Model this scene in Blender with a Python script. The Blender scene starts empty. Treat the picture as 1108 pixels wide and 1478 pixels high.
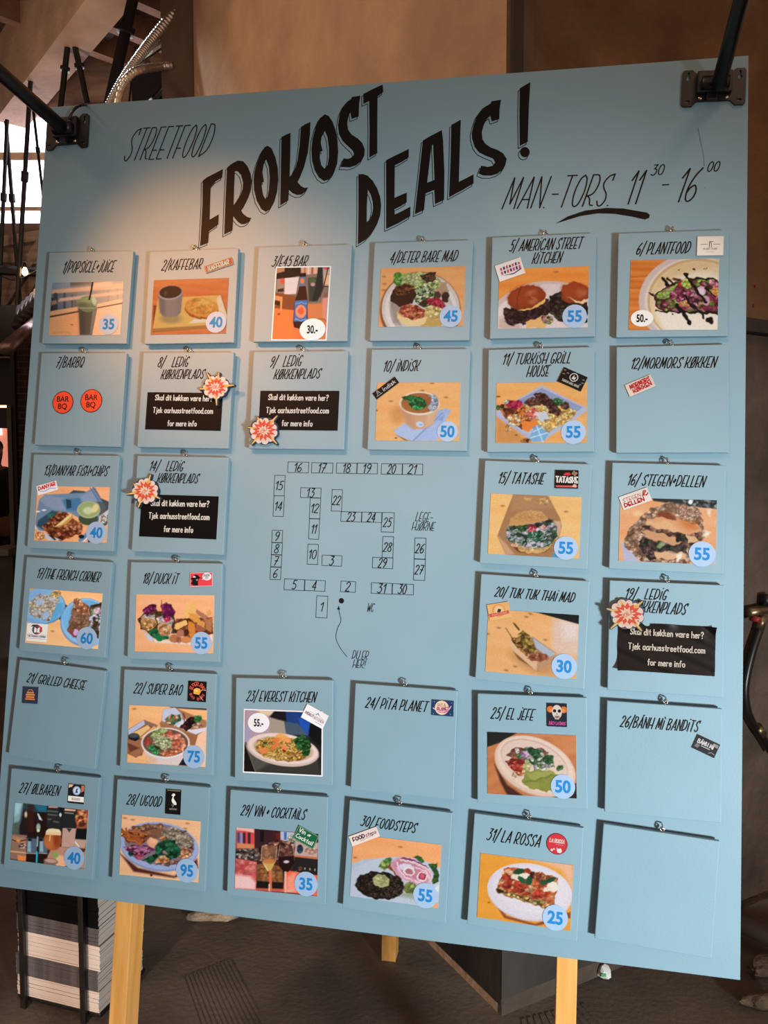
import bpy, bmesh, math, random
import numpy as np
from mathutils import Vector, Matrix
from mathutils.geometry import tessellate_polygon

random.seed(7)
C = bpy.context.scene.collection
scene = bpy.context.scene

# ------------------------------------------------------------------ camera
IW, IH, F = 1108.0, 1478.0, 1157.0
PITCH = math.radians(3.5)
CAM_H = 1.5
cam_data = bpy.data.cameras.new('camera')
cam_data.sensor_fit = 'VERTICAL'
cam_data.sensor_height = 36.0
cam_data.lens = F * 36.0 / IH
cam_data.clip_start = 0.05
cam_data.clip_end = 200
cam = bpy.data.objects.new('camera', cam_data)
cam.location = (0, 0, CAM_H)
cam.rotation_euler = (math.pi / 2 - PITCH, 0, 0)
C.objects.link(cam)
scene.camera = cam

# ------------------------------------------------------------------ world, lights, exposure
scene.view_settings.view_transform = 'Standard'
scene.view_settings.look = 'None'
scene.view_settings.gamma = 1.0
scene.view_settings.use_curve_mapping = False
scene.view_settings.exposure = 0.0
world = bpy.data.worlds.new('world')
scene.world = world
world.use_nodes = True
wb = world.node_tree.nodes['Background']
wb.inputs[0].default_value = (1.0, 0.64, 0.46, 1)
wb.inputs[1].default_value = 0.40


def aim(o, target):
    d = Vector(target) - o.location
    o.rotation_euler = d.to_track_quat('-Z', 'Y').to_euler()


def area(name, loc, target, sx, sy, power, col):
    l = bpy.data.lights.new(name, 'AREA')
    l.shape = 'RECTANGLE'
    l.size, l.size_y, l.energy, l.color = sx, sy, power, col
    o = bpy.data.objects.new(name, l)
    o.location = loc
    C.objects.link(o)
    aim(o, target)
    return o


def spot(name, loc, target, power, col, angle, blend, radius):
    l = bpy.data.lights.new(name, 'SPOT')
    l.energy, l.color = power, col
    l.spot_size, l.spot_blend, l.shadow_soft_size = math.radians(angle), blend, radius
    o = bpy.data.objects.new(name, l)
    o.location = loc
    C.objects.link(o)
    aim(o, target)
    return o


# daylight through the open gate low behind the photographer, to the right
spot('daylight_gate', (1.75, -1.7, 0.75), (0.34, 1.64, 0.87), 790, (0.90, 0.97, 0.985), 48, 1.0, 0.22)
# warm hall lamp hanging high in front of the board
spot('hall_lamp_front', (-0.75, -0.35, 2.95), (-0.30, 1.75, 1.55), 150, (1.0, 0.52, 0.34), 30, 1.0, 0.06)
# its twin further right, washing the upper right rows
spot('hall_lamp_front_right', (-0.45, -0.35, 2.95), (0.46, 1.70, 1.62), 66, (1.0, 0.44, 0.20), 26, 1.0, 0.06)
# small warm spotlight close to the board's upper left
spot('spotlight_board', (-0.97, 0.93, 2.36), (-0.41, 1.83, 1.86), 76, (1.0, 0.31, 0.08), 37, 1.0, 0.03)
# warm lamps under the roof
spot('hall_lamp_pillar', (-2.6, 2.2, 4.2), (0.0, 3.0, 2.9), 110, (1.0, 0.66, 0.40), 100, 1.0, 0.2)
spot('hall_lamp_right', (1.2, 0.4, 3.9), (0.95, 2.4, 2.0), 26, (1.0, 0.62, 0.36), 80, 1.0, 0.2)
# added cool spot to brighten the ducts, no roof light is known there
spot('roof_light', (-2.7, 5.3, 5.3), (-1.42, 4.6, 3.55), 150, (0.95, 0.97, 1.0), 26, 0.8, 0.1)
spot('hall_lamp_roof', (-3.4, 5.4, 2.9), (-2.4, 7.0, 5.2), 190, (1.0, 0.72, 0.52), 130, 1.0, 0.3)
spot('floor_lamp_low', (-1.25, 0.55, 0.34), (-0.75, 2.10, 0.13), 100, (1.0, 0.77, 0.62), 31, 0.7, 0.05)  # added unseen warm spot, brightens the magazine stack and the left leg


# ------------------------------------------------------------------ projection helpers
SP, CP = math.sin(PITCH), math.cos(PITCH)


def ray(px, py):
    x, y = px - IW / 2, py - IH / 2
    return Vector((x, F * CP - y * SP, -F * SP - y * CP))


CAMV = Vector((0, 0, CAM_H))


def at_y(px, py, Y):
    d = ray(px, py)
    return CAMV + d * (Y / d.y)


def at_z(px, py, z):
    d = ray(px, py)
    return CAMV + d * ((z - CAM_H) / d.z)


def on_plane(px, py, p0, n):
    d = ray(px, py)
    return CAMV + d * ((p0 - CAMV).dot(n) / d.dot(n))


def proj_np(P):
    x = P[:, 0]
    y = P[:, 1]
    z = P[:, 2] - CAM_H
    depth = y * CP - z * SP
    down = -y * SP - z * CP
    return np.stack([IW / 2 + F * x / depth, IH / 2 + F * down / depth], 1)


# zoom windows used while measuring: origin x, origin y, scale
CR = {
 'A': (40, 340, 3.4625), 'B': (340, 340, 3.0778), 'C': (690, 320, 2.9158), 'D': (40, 490, 3.4625),
 'E': (340, 490, 3.0778), 'F': (690, 490, 2.9158), 'G': (30, 640, 3.4625), 'H': (680, 640, 2.841),
 'I': (20, 795, 3.4625), 'J': (670, 810, 2.77), 'K': (0, 940, 3.2588), 'L': (320, 960, 3.1657),
 'M': (670, 980, 2.77), 'N': (0, 1090, 3.4625), 'O': (310, 1120, 3.1657), 'P': (660, 1160, 2.7024),
 'Q': (360, 650, 3.6933), 'px': (0, 0, 1.0),
 'T1': (280, 230, 7.9143), 'T2': (350, 160, 7.9143), 'T3': (430, 110, 7.9143), 'T4': (505, 215, 7.9143),
 'T5': (590, 160, 7.9143), 'T6': (660, 110, 7.9143), 'T7': (170, 170, 6.925), 'T8': (715, 225, 3.2588),
 'p1': (60, 370, 7.9143), 'p2': (205, 360, 7.9143), 'p3': (375, 370, 9.2333), 'p4': (535, 375, 7.6414),
 'p5': (705, 365, 6.925), 'p6': (895, 335, 6.925), 'p10': (530, 535, 7.3867), 'p11': (705, 525, 6.925),
 'p13': (40, 690, 8.523), 'p15': (695, 670, 7.1484), 'p16': (885, 700, 6.925), 'p17': (30, 840, 8.523),
 'p18': (185, 820, 7.9143), 'p20': (690, 865, 6.925), 'p19': (870, 860, 6.3314), 'p22': (170, 975, 7.6414),
 'p23': (340, 1010, 7.6414), 'p25': (690, 1010, 7.1484), 'p27': (0, 1125, 7.9143), 'p28': (160, 1135, 7.6414),
 'p29': (330, 1185, 7.6414), 'p30': (495, 1185, 7.1484), 'p31': (680, 1195, 6.925), 'p24': (615, 1005, 22.16),
 'p26': (990, 1050, 18.4667), 'p12': (885, 525, 14.773),
}


def px(c, x, y):
    ox, oy, s = CR[c]
    return ox + x / s, oy + y / s


# ------------------------------------------------------------------ object helpers
def tag(o, label=None, cat=None, group=None, kind=None):
    if label: o['label'] = label
    if cat: o['category'] = cat
    if group: o['group'] = group
    if kind: o['kind'] = kind
    return o


def empty(name, mat, label, cat, group=None):
    o = bpy.data.objects.new(name, None)
    o.empty_display_size = 0.05
    o.matrix_world = mat
    C.objects.link(o)
    return tag(o, label, cat, group)


def link(name, me, material=None, parent=None):
    o = bpy.data.objects.new(name, me)
    C.objects.link(o)
    if material is not None and len(me.materials) == 0:
        me.materials.append(material)
    if parent is not None:
        o.parent = parent
    return o


def obj(name, bm, material, parent=None, smooth=False):
    me = bpy.data.meshes.new(name)
    bmesh.ops.recalc_face_normals(bm, faces=bm.faces)
    bm.to_mesh(me)
    bm.free()
    if smooth:
        for p in me.polygons: p.use_smooth = True
    return link(name, me, material, parent)


def box(bm, lo, hi, mat=None, bevel=0.0):
    vs = [bm.verts.new((x, y, z)) for z in (lo[2], hi[2]) for y in (lo[1], hi[1]) for x in (lo[0], hi[0])]
    fs = [(0, 2, 3, 1), (4, 5, 7, 6), (0, 1, 5, 4), (2, 6, 7, 3), (0, 4, 6, 2), (1, 3, 7, 5)]
    faces = [bm.faces.new([vs[i] for i in f]) for f in fs]
    if bevel > 0:
        es = list({e for f in faces for e in f.edges})
        r = bmesh.ops.bevel(bm, geom=es, offset=bevel, segments=2, affect='EDGES', profile=0.6)
        vs = list({v for f in r['faces'] for v in f.verts} | {v for v in vs if v.is_valid})
    if mat is not None:
        bmesh.ops.transform(bm, matrix=mat, verts=[v for v in vs if v.is_valid])


def prism(bm, outer, holes, z0, z1, mat=None):
    """extruded outline with holes (local x,y), from z0 to z1"""
    loops = [[Vector((p[0], p[1], 0)) for p in outer]] + [[Vector((p[0], p[1], 0)) for p in h] for h in holes]
    tris = tessellate_polygon(loops)
    flat = [v for l in loops for v in l]
    T = mat or Matrix()
    a = [bm.verts.new(T @ Vector((v.x, v.y, z0))) for v in flat]
    b = [bm.verts.new(T @ Vector((v.x, v.y, z1))) for v in flat]
    for t in tris:
        for arr in (a, b):
            try: bm.faces.new([arr[i] for i in t])
            except ValueError: pass
    k = 0
    for l in loops:
        n = len(l)
        for i in range(n):
            j = (i + 1) % n
            try: bm.faces.new([a[k + i], a[k + j], b[k + j], b[k + i]])
            except ValueError: pass
        k += n


def catmull(pts, seg=6, closed=False):
    pts = [Vector(p) for p in pts]
    n = len(pts)
    out = []
    rng = n if closed else n - 1
    for i in range(rng):
        p1, p2 = pts[i], pts[(i + 1) % n]
        p0 = pts[i - 1] if (closed or i > 0) else p1 * 2 - p2
        p3 = pts[(i + 2) % n] if (closed or i + 2 < n) else p2 * 2 - p1
        for k in range(seg):
            t = k / seg
            out.append(0.5 * ((2 * p1) + (p2 - p0) * t + (2 * p0 - 5 * p1 + 4 * p2 - p3) * t * t + (3 * p1 - p0 - 3 * p2 + p3) * t ** 3))
    if not closed: out.append(pts[-1])
    return out


def tube(bm, pts, r, n=10, caps=True, mat=None):
    pts = [Vector(p) for p in pts]
    rs = r if isinstance(r, (list, tuple)) else [r] * len(pts)
    rings = []
    prev = None
    for i, p in enumerate(pts):
        t = (pts[min(i + 1, len(pts) - 1)] - pts[max(i - 1, 0)]).normalized()
        if prev is None:
            u = t.orthogonal().normalized()
        else:
            u = (prev - t * prev.dot(t)).normalized()
        prev = u
        w = t.cross(u)
        ring = []
        for k in range(n):
            a = 2 * math.pi * k / n
            q = p + (u * math.cos(a) + w * math.sin(a)) * rs[i]
            ring.append(bm.verts.new(mat @ q if mat else q))
        rings.append(ring)
    for a, b in zip(rings, rings[1:]):
        for k in range(n):
            bm.faces.new([a[k], a[(k + 1) % n], b[(k + 1) % n], b[k]])
    if caps:
        bm.faces.new(rings[0][::-1])
        bm.faces.new(rings[-1])


def lathe(bm, prof, n=16, mat=None):
    """prof: list of (radius, z)"""
    rings = []
    for r, z in prof:
        ring = []
        for k in range(n):
            a = 2 * math.pi * k / n
            q = Vector((r * math.cos(a), r * math.sin(a), z))
            ring.append(bm.verts.new(mat @ q if mat else q))
        rings.append(ring)
    for a, b in zip(rings, rings[1:]):
        for k in range(n):
            bm.faces.new([a[k], a[(k + 1) % n], b[(k + 1) % n], b[k]])
    bm.faces.new(rings[0][::-1])
    bm.faces.new(rings[-1])


# ------------------------------------------------------------------ materials
def lin(c):
    c = np.asarray(c, float) / 255.0
    return np.where(c <= 0.04045, c / 12.92, ((c + 0.055) / 1.055) ** 2.4)


def hx(s):
    s = s.lstrip('#')
    return np.array([int(s[i:i + 2], 16) for i in (0, 2, 4)], float)


def mat(name, c1, c2=None, rough=0.6, scale=6.0, detail=6.0, bump=0.0, stretch=(1, 1, 1), metal=0.0, spec=0.5,
        lo=0.35, hi=0.65, coord='Object', bscale=None):
    """procedural noise-mixed principled material, colours given as sRGB hex"""
    m = bpy.data.materials.new(name)
    m.use_nodes = True
    nt = m.node_tree
    b = nt.nodes['Principled BSDF']
    b.inputs['Roughness'].default_value = rough
    b.inputs['Metallic'].default_value = metal
    b.inputs['Specular IOR Level'].default_value = spec
    tc = nt.nodes.new('ShaderNodeTexCoord')
    mp = nt.nodes.new('ShaderNodeMapping')
    mp.inputs['Scale'].default_value = stretch
    nt.links.new(tc.outputs[coord], mp.inputs[0])
    nz = nt.nodes.new('ShaderNodeTexNoise')
    nz.inputs['Scale'].default_value = scale
    nz.inputs['Detail'].default_value = detail
    nt.links.new(mp.outputs[0], nz.inputs['Vector'])
    cr = nt.nodes.new('ShaderNodeValToRGB')
    cr.color_ramp.elements[0].position = lo
    cr.color_ramp.elements[1].position = hi
    cr.color_ramp.elements[0].color = (*lin(hx(c1)), 1)
    cr.color_ramp.elements[1].color = (*lin(hx(c2 or c1)), 1)
    nt.links.new(nz.outputs['Fac'], cr.inputs[0])
    nt.links.new(cr.outputs[0], b.inputs['Base Color'])
    if bump > 0:
        nb = nt.nodes.new('ShaderNodeTexNoise')
        nb.inputs['Scale'].default_value = bscale or scale * 3
        nb.inputs['Detail'].default_value = 8
        nt.links.new(mp.outputs[0], nb.inputs['Vector'])
        bp = nt.nodes.new('ShaderNodeBump')
        bp.inputs['Strength'].default_value = bump
        bp.inputs['Distance'].default_value = 0.02
        nt.links.new(nb.outputs['Fac'], bp.inputs['Height'])
        nt.links.new(bp.outputs[0], b.inputs['Normal'])
    return m


def emit(name, col, strength):
    m = bpy.data.materials.new(name)
    m.use_nodes = True
    b = m.node_tree.nodes['Principled BSDF']
    b.inputs['Base Color'].default_value = (*lin(hx(col)), 1)
    b.inputs['Emission Color'].default_value = (*lin(hx(col)), 1)
    b.inputs['Emission Strength'].default_value = strength
    return m


def attr_mat(name, rough, spec):
    m = bpy.data.materials.new(name)
    m.use_nodes = True
    nt = m.node_tree
    b = nt.nodes['Principled BSDF']
    b.inputs['Roughness'].default_value = rough
    b.inputs['Specular IOR Level'].default_value = spec
    a = nt.nodes.new('ShaderNodeAttribute')
    a.attribute_name = 'ink'
    nt.links.new(a.outputs['Color'], b.inputs['Base Color'])
    return m


BLUE = hx('#7c9cab')
M_BLUE = mat('blue_paint', '#7a9aa9', '#7e9ead', rough=0.5, scale=5, detail=8, bump=0.03, bscale=220, spec=0.35)
M_PRINT = attr_mat('printed_paper', 0.5, 0.12)
M_INK = mat('black_paint', '#14110f', '#1b1714', rough=0.45, scale=30, spec=0.4)
M_BLACKMETAL = mat('black_metal', '#0f0e0e', '#191716', rough=0.38, scale=40, spec=0.5)
M_STEEL = mat('steel', '#b9b5ac', '#d5d1c8', rough=0.25, metal=1.0, scale=60)
M_PINE = mat('pine', '#dc9b4a', '#e9b066', rough=0.5, scale=6, stretch=(9, 0.7, 9), bump=0.05)
M_FLOOR = mat('floor_concrete', '#453d36', '#7d7063', rough=0.85, scale=2.6, detail=15, bump=0.12, bscale=60, lo=0.28, hi=0.74)
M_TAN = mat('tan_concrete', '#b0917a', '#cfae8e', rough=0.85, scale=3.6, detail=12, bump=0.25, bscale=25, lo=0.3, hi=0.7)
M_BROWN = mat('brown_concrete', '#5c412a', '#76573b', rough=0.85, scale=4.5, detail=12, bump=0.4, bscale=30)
M_BEAM = mat('beam_concrete', '#8d7460', '#a88d76', rough=0.85, scale=2.0, detail=12, bump=0.3, bscale=18)
M_DWOOD = mat('dark_roof_wood', '#2c201a', '#4a3527', rough=0.8, scale=3, detail=10, stretch=(0.6, 6, 1), bump=0.2)
M_RAFTER = mat('rafter_wood', '#6b4e3a', '#8a6a52', rough=0.8, scale=4, detail=10, stretch=(1, 1, 1), bump=0.2)
# ------------------------------------------------------------------ the board's frame, solved from its four corners
def camdir(x, y):
    v = ray(x + IW / 2, y + IH / 2)
    return v.normalized()


RIGHT = -camdir(-6128, -165)
UP = camdir(672, -16829)
UP = (UP - RIGHT * UP.dot(RIGHT)).normalized()
NRM = RIGHT.cross(UP)
BW = 1.55
Q = [(69, 155), (1080, 80), (1068, 1414.6), (-11, 1278.5)]      # TL TR BR BL
uu = [ray(*q) / ray(*q).dot(NRM) for q in Q]
k = 0.5 * ((uu[1] - uu[0]).length + (uu[2] - uu[3]).length)
dd = -BW / k
PC = [CAMV + u * dd for u in uu]
BH = 0.5 * ((PC[0] - PC[3]).length + (PC[1] - PC[2]).length)
ORG = PC[3]
cen = sum(PC, Vector()) / 4
ORG = cen - RIGHT * BW / 2 - UP * BH / 2
MB = Matrix(((RIGHT.x, UP.x, NRM.x, ORG.x), (RIGHT.y, UP.y, NRM.y, ORG.y), (RIGHT.z, UP.z, NRM.z, ORG.z), (0, 0, 0, 1)))
MBI = MB.inverted()
print('board', BW, BH, [tuple(round(a, 3) for a in p) for p in PC], tuple(NRM), ORG)


def loc2(m, x, y, z=0.0):
    """pixel -> local xy on plane local z of matrix m"""
    n = m.to_3x3().col[2].normalized()
    p0 = m @ Vector((0, 0, z))
    p = m.inverted() @ on_plane(x, y, p0, n)
    return Vector((p.x, p.y))


# ------------------------------------------------------------------ art: flat printed / painted shapes with one colour per vertex
class Art:
    def __init__(s, m, app=None):
        s.m, s.V, s.Fc, s.Cl = m, [], [], []
        s.gain = lin(BLUE) / lin(app) if app is not None else np.ones(3)
        s.n = 0

    def col(s, c):
        if isinstance(c, str): c = hx(c)
        v = np.clip(lin(np.clip(c, 0, 255)) * s.gain, 0.004, 9)
        return np.minimum(v * min(1.0, 0.92 / v.max()) ** 0.5, 0.92)

    def add(s, verts, faces, col):
        b = s.n
        s.V.append(np.asarray(verts, float).reshape(-1, 3))
        n = len(s.V[-1])
        s.Fc.extend([tuple(i + b for i in f) for f in faces])
        c = np.asarray(col, float)
        s.Cl.append(np.tile(c, (n, 1)) if c.ndim == 1 else c)
        s.n += n

    def loc(s, c, x, y, z=0.0):
        return loc2(s.m, *px(c, x, y), z)

    def poly(s, pts, z, col, holes=()):
        loops = [[Vector((p[0], p[1], 0)) for p in pts]] + [[Vector((p[0], p[1], 0)) for p in h] for h in holes]
        flat = [v for l in loops for v in l]
        tris = tessellate_polygon(loops)
        out = []
        for t in tris:
            a, b, c = (flat[i] for i in t)
            out.append(tuple(t) if (b - a).cross(c - a).z > 0 else tuple(reversed(t)))
        s.add([(v.x, v.y, z) for v in flat], out, s.col(col))

    def disc(s, cx, cy, r, z, col, ry=None, n=40):
        ry = ry or r
        s.poly([(cx + r * math.cos(2 * math.pi * i / n), cy + ry * math.sin(2 * math.pi * i / n)) for i in range(n)], z, col)

    def ribbon(s, pts, w, z, col, cap=True):
        pts = [Vector((p[0], p[1])) for p in pts]
        q = [pts[0]]
        for p in pts[1:]:
            if (p - q[-1]).length > 1e-6: q.append(p)
        pts = q
        if len(pts) < 2: return
        for i in range(1, len(pts) - 1):
            if (pts[i] - pts[i - 1]).angle(pts[i + 1] - pts[i]) > 0.85:
                s.ribbon(pts[:i + 1], w, z, col, True)
                s.ribbon(pts[i:], w, z, col, True)
                return
        h = w / 2
        L, R = [], []
        n = len(pts)
        for i in range(n):
            d1 = (pts[i] - pts[i - 1]).normalized() if i > 0 else None
            d2 = (pts[i + 1] - pts[i]).normalized() if i < n - 1 else None
            d1 = d1 or d2
            d2 = d2 or d1
            n1, n2 = Vector((-d1.y, d1.x)), Vector((-d2.y, d2.x))
            mm = n1 + n2
            if mm.length < 0.3:
                mm = n1
                kk = 1
            else:
                mm.normalize()
                kk = min(1 / max(mm.dot(n1), 0.4), 2.0)
            L.append(pts[i] + mm * h * kk)
            R.append(pts[i] - mm * h * kk)
        cc = s.col(col)
        vs = [(v.x, v.y, z) for v in L] + [(v.x, v.y, z) for v in R]
        s.add(vs, [(i, n + i, n + i + 1, i + 1) for i in range(n - 1)], cc)
        if cap:
            for e, p in ((pts[0] - pts[1], pts[0]), (pts[-1] - pts[-2], pts[-1])):
                a0 = math.atan2(e.y, e.x)
                fan = [(p.x + h * math.cos(a0 + t), p.y + h * math.sin(a0 + t), z) for t in np.linspace(-math.pi / 2, math.pi / 2, 6)]
                s.add(fan, [tuple(range(6))], cc)

    def grid(s, lx0, ly0, lx1, ly1, z, fn, crop, nx, ny, T=None):
        """painted print on a fine grid; fn(painter) paints in zoom-window pixels"""
        gx, gy = np.meshgrid(np.linspace(lx0, lx1, nx), np.linspace(ly0, ly1, ny))
        P = np.stack([gx.ravel(), gy.ravel(), np.full(gx.size, z)], 1)
        if T is not None:
            A = np.array(T)
            P = P @ A[:3, :3].T + A[:3, 3]
        A = np.array(s.m)
        W = P @ A[:3, :3].T + A[:3, 3]
        pp = proj_np(W)
        ox, oy, sc = CR[crop]
        pt = Painter((pp[:, 0] - ox) * sc, (pp[:, 1] - oy) * sc, sc)
        fn(pt)
        pt.C = pt.C * pt.rng.normal(1.0, 0.022, (len(pt.C), 1))
        cols = np.clip(lin(np.clip(pt.C, 0, 255)) * s.gain, 0.003, 9)
        cols = np.minimum(cols * np.sqrt(np.minimum(1.0, 0.92 / cols.max(1)))[:, None], 0.92)
        idx = np.arange(nx * ny).reshape(ny, nx)
        f = np.stack([idx[:-1, :-1], idx[:-1, 1:], idx[1:, 1:], idx[1:, :-1]], -1).reshape(-1, 4)
        s.add(P, [tuple(int(i) for i in r) for r in f], cols)
        # paper edge down to the surface
        e = 0.0009
        c4 = P[[0, nx - 1, nx * ny - 1, nx * (ny - 1)]]
        lo = c4.copy()
        lo[:, 2] -= e
        s.add(np.vstack([c4, lo]), [(i, 4 + i, 4 + (i + 1) % 4, (i + 1) % 4) for i in range(4)], np.array([.6, .58, .55]))

    def build(s, name, parent, material=None):
        me = bpy.data.meshes.new(name)
        V = np.vstack(s.V)
        me.from_pydata(V.tolist(), [], s.Fc)
        ca = me.color_attributes.new('ink', 'FLOAT_COLOR', 'POINT')
        c = np.ones((len(V), 4), np.float32)
        c[:, :3] = np.vstack(s.Cl)
        ca.data.foreach_set('color', c.ravel())
        me.update()
        return link(name, me, material or M_PRINT, parent)


class Painter:
    def __init__(s, X, Y, sc):
        s.X, s.Y, s.sc = X, Y, sc
        s.C = np.zeros((len(X), 3)) + 200
        s.soft = 1.3 * sc
        s.wb = 0
        s.rng = np.random.RandomState(3)

    def xy(s):
        if s.wb:
            a, w = s.wb * .75, 0.40 / s.wb
            return (s.X + a * np.sin(s.Y * w + 1.3 * np.sin(s.X * w * 0.7)) + a * .4 * np.sin(s.Y * w * 2.7 + s.X * w), s.Y + a * np.sin(s.X * w * 1.1 + 2.0 + 1.2 * np.sin(s.Y * w * 0.8)) + a * .4 * np.sin(s.X * w * 2.5 - s.Y * w * 1.3))
        return s.X, s.Y

    def mix(s, m, c, a=1.0):
        c = hx(c) if isinstance(c, str) else c
        m = (m * a)[:, None]
        s.C = s.C * (1 - m) + c * m

    def me(s, cx, cy, rx, ry, rot=0, soft=None):
        X, Y = s.xy()
        t = math.radians(rot)
        x, y = X - cx, Y - cy
        x, y = x * math.cos(t) + y * math.sin(t), -x * math.sin(t) + y * math.cos(t)
        d = (np.sqrt((x / rx) ** 2 + (y / ry) ** 2) - 1) * min(rx, ry)
        return np.clip(0.5 - d / (soft or s.soft), 0, 1)

    def mp(s, pts, soft=None):
        X, Y = s.xy()
        inside = np.zeros(len(X), bool)
        dist = np.full(len(X), 1e9)
        n = len(pts)
        for i in range(n):
            (x1, y1), (x2, y2) = pts[i], pts[(i + 1) % n]
            if y1 != y2:
                c = (y1 > Y) != (y2 > Y)
                inside ^= c & (X < (x2 - x1) * (Y - y1) / (y2 - y1) + x1)
            l2 = (x2 - x1) ** 2 + (y2 - y1) ** 2 + 1e-9
            t = np.clip(((X - x1) * (x2 - x1) + (Y - y1) * (y2 - y1)) / l2, 0, 1)
            dist = np.minimum(dist, np.hypot(X - x1 - t * (x2 - x1), Y - y1 - t * (y2 - y1)))
        d = np.where(inside, -dist, dist)
        return np.clip(0.5 - d / (soft or s.soft), 0, 1)

    def ml(s, pts, w, soft=None):
        X, Y = s.xy()
        dist = np.full(len(X), 1e9)
        for (x1, y1), (x2, y2) in zip(pts, pts[1:]):
            l2 = (x2 - x1) ** 2 + (y2 - y1) ** 2 + 1e-9
            t = np.clip(((X - x1) * (x2 - x1) + (Y - y1) * (y2 - y1)) / l2, 0, 1)
            dist = np.minimum(dist, np.hypot(X - x1 - t * (x2 - x1), Y - y1 - t * (y2 - y1)))
        return np.clip(0.5 - (dist - w / 2) / (soft or s.soft), 0, 1)

    def bg(s, c): s.C[:] = hx(c)
    def e(s, cx, cy, rx, ry, c, rot=0, a=1, soft=None): s.mix(s.me(cx, cy, rx, ry, rot, soft), c, a)
    def p(s, pts, c, a=1, soft=None): s.mix(s.mp(pts, soft), c, a)
    def l(s, pts, w, c, a=1, soft=None): s.mix(s.ml(pts, w, soft), c, a)

    def vor(s, m, pal, cell, a=1.0):
        k = m > 0.01
        if not k.any(): return
        x, y = s.X[k], s.Y[k]
        n = int(min(420, max(6, (x.max() - x.min()) * (y.max() - y.min()) / cell ** 2)))
        sx = s.rng.uniform(x.min(), x.max(), n)
        sy = s.rng.uniform(y.min(), y.max(), n)
        cols = np.array([hx(c) for c in pal])[s.rng.randint(len(pal), size=n)] * s.rng.uniform(0.84, 1.12, (n, 1))
        d = (x[:, None] - sx) ** 2 + ((y[:, None] - sy) * 1.25) ** 2
        dmin = d.min(1)
        wgt = np.exp(-(d - dmin[:, None]) / (0.11 * cell ** 2))
        wgt /= wgt.sum(1, keepdims=True)
        dm = np.sqrt(dmin) / cell
        n2 = int(min(900, n * 4))
        fx, fy = s.rng.uniform(x.min(), x.max(), n2), s.rng.uniform(y.min(), y.max(), n2)
        fb = s.rng.uniform(0.86, 1.13, n2)
        i2 = ((x[:, None] - fx) ** 2 + (y[:, None] - fy) ** 2).argmin(1)
        c = np.clip((wgt @ cols) * ((1.08 - 0.34 * np.clip(dm, 0, 1)) * fb[i2] * s.rng.normal(1, 0.05, len(x)))[:, None], 0, 255)
        mm = (m[k] * a)[:, None]
        s.C[k] = s.C[k] * (1 - mm) + c * mm

    def ve(s, cx, cy, rx, ry, pal, cell, rot=0, a=1): s.vor(s.me(cx, cy, rx, ry, rot), pal, cell, a)
    def vp(s, pts, pal, cell, a=1): s.vor(s.mp(pts), pal, cell, a)

    def wood(s, c1, c2, ang=0, period=40, knots=()):
        t = math.radians(ang)
        u = s.X * math.cos(t) + s.Y * math.sin(t)
        v = -s.X * math.sin(t) + s.Y * math.cos(t)
        f = 0.5 + 0.25 * np.sin(v / period * 6.28 + 1.2 * np.sin(u / 190)) + 0.25 * np.sin(v / period * 2.3 + 1 + 0.9 * np.sin(u / 130 + 2))
        s.C = hx(c1) * (1 - f[:, None]) + hx(c2) * f[:, None]
        for (x, y) in knots:
            s.e(x, y, 20, 9, '#8a5a34', rot=ang, a=0.7, soft=14)

    def shade(s, x1, y1, x2, y2, c, a):
        t = np.clip(((s.X - x1) * (x2 - x1) + (s.Y - y1) * (y2 - y1)) / ((x2 - x1) ** 2 + (y2 - y1) ** 2), 0, 1)
        s.mix(t, c, a)

    def strands(s, m, pal, n, ln, w, x0, x1, y0, y1, a=0.9):
        for _ in range(n):
            x, y = s.rng.uniform(x0, x1), s.rng.uniform(y0, y1)
            t = s.rng.uniform(0, 6.28)
            b = s.rng.uniform(-1, 1)
            pts = [(x + ln * q * math.cos(t + b * q), y + 0.7 * ln * q * math.sin(t + b * q)) for q in (0, .35, .7, 1)]
            s.mix(s.ml(pts, w) * m, pal[s.rng.randint(len(pal))], a)


# ------------------------------------------------------------------ hand lettering
GL = {}


def _g(spec):
    for line in spec.strip().splitlines():
        ch, adv, st = line.split(None, 2)
        strokes = []
        for q in st.split(';'):
            q = q.strip()
            pts = [tuple(float(a) for a in t.split(',')) for t in q[1:].split()]
            if q[0] == 'c':
                pts = [(v.x, v.y) for v in catmull([(a, b, 0) for a, b in pts], 5)]
            strokes.append(pts)
        GL[ch] = (float(adv), strokes)


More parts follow.
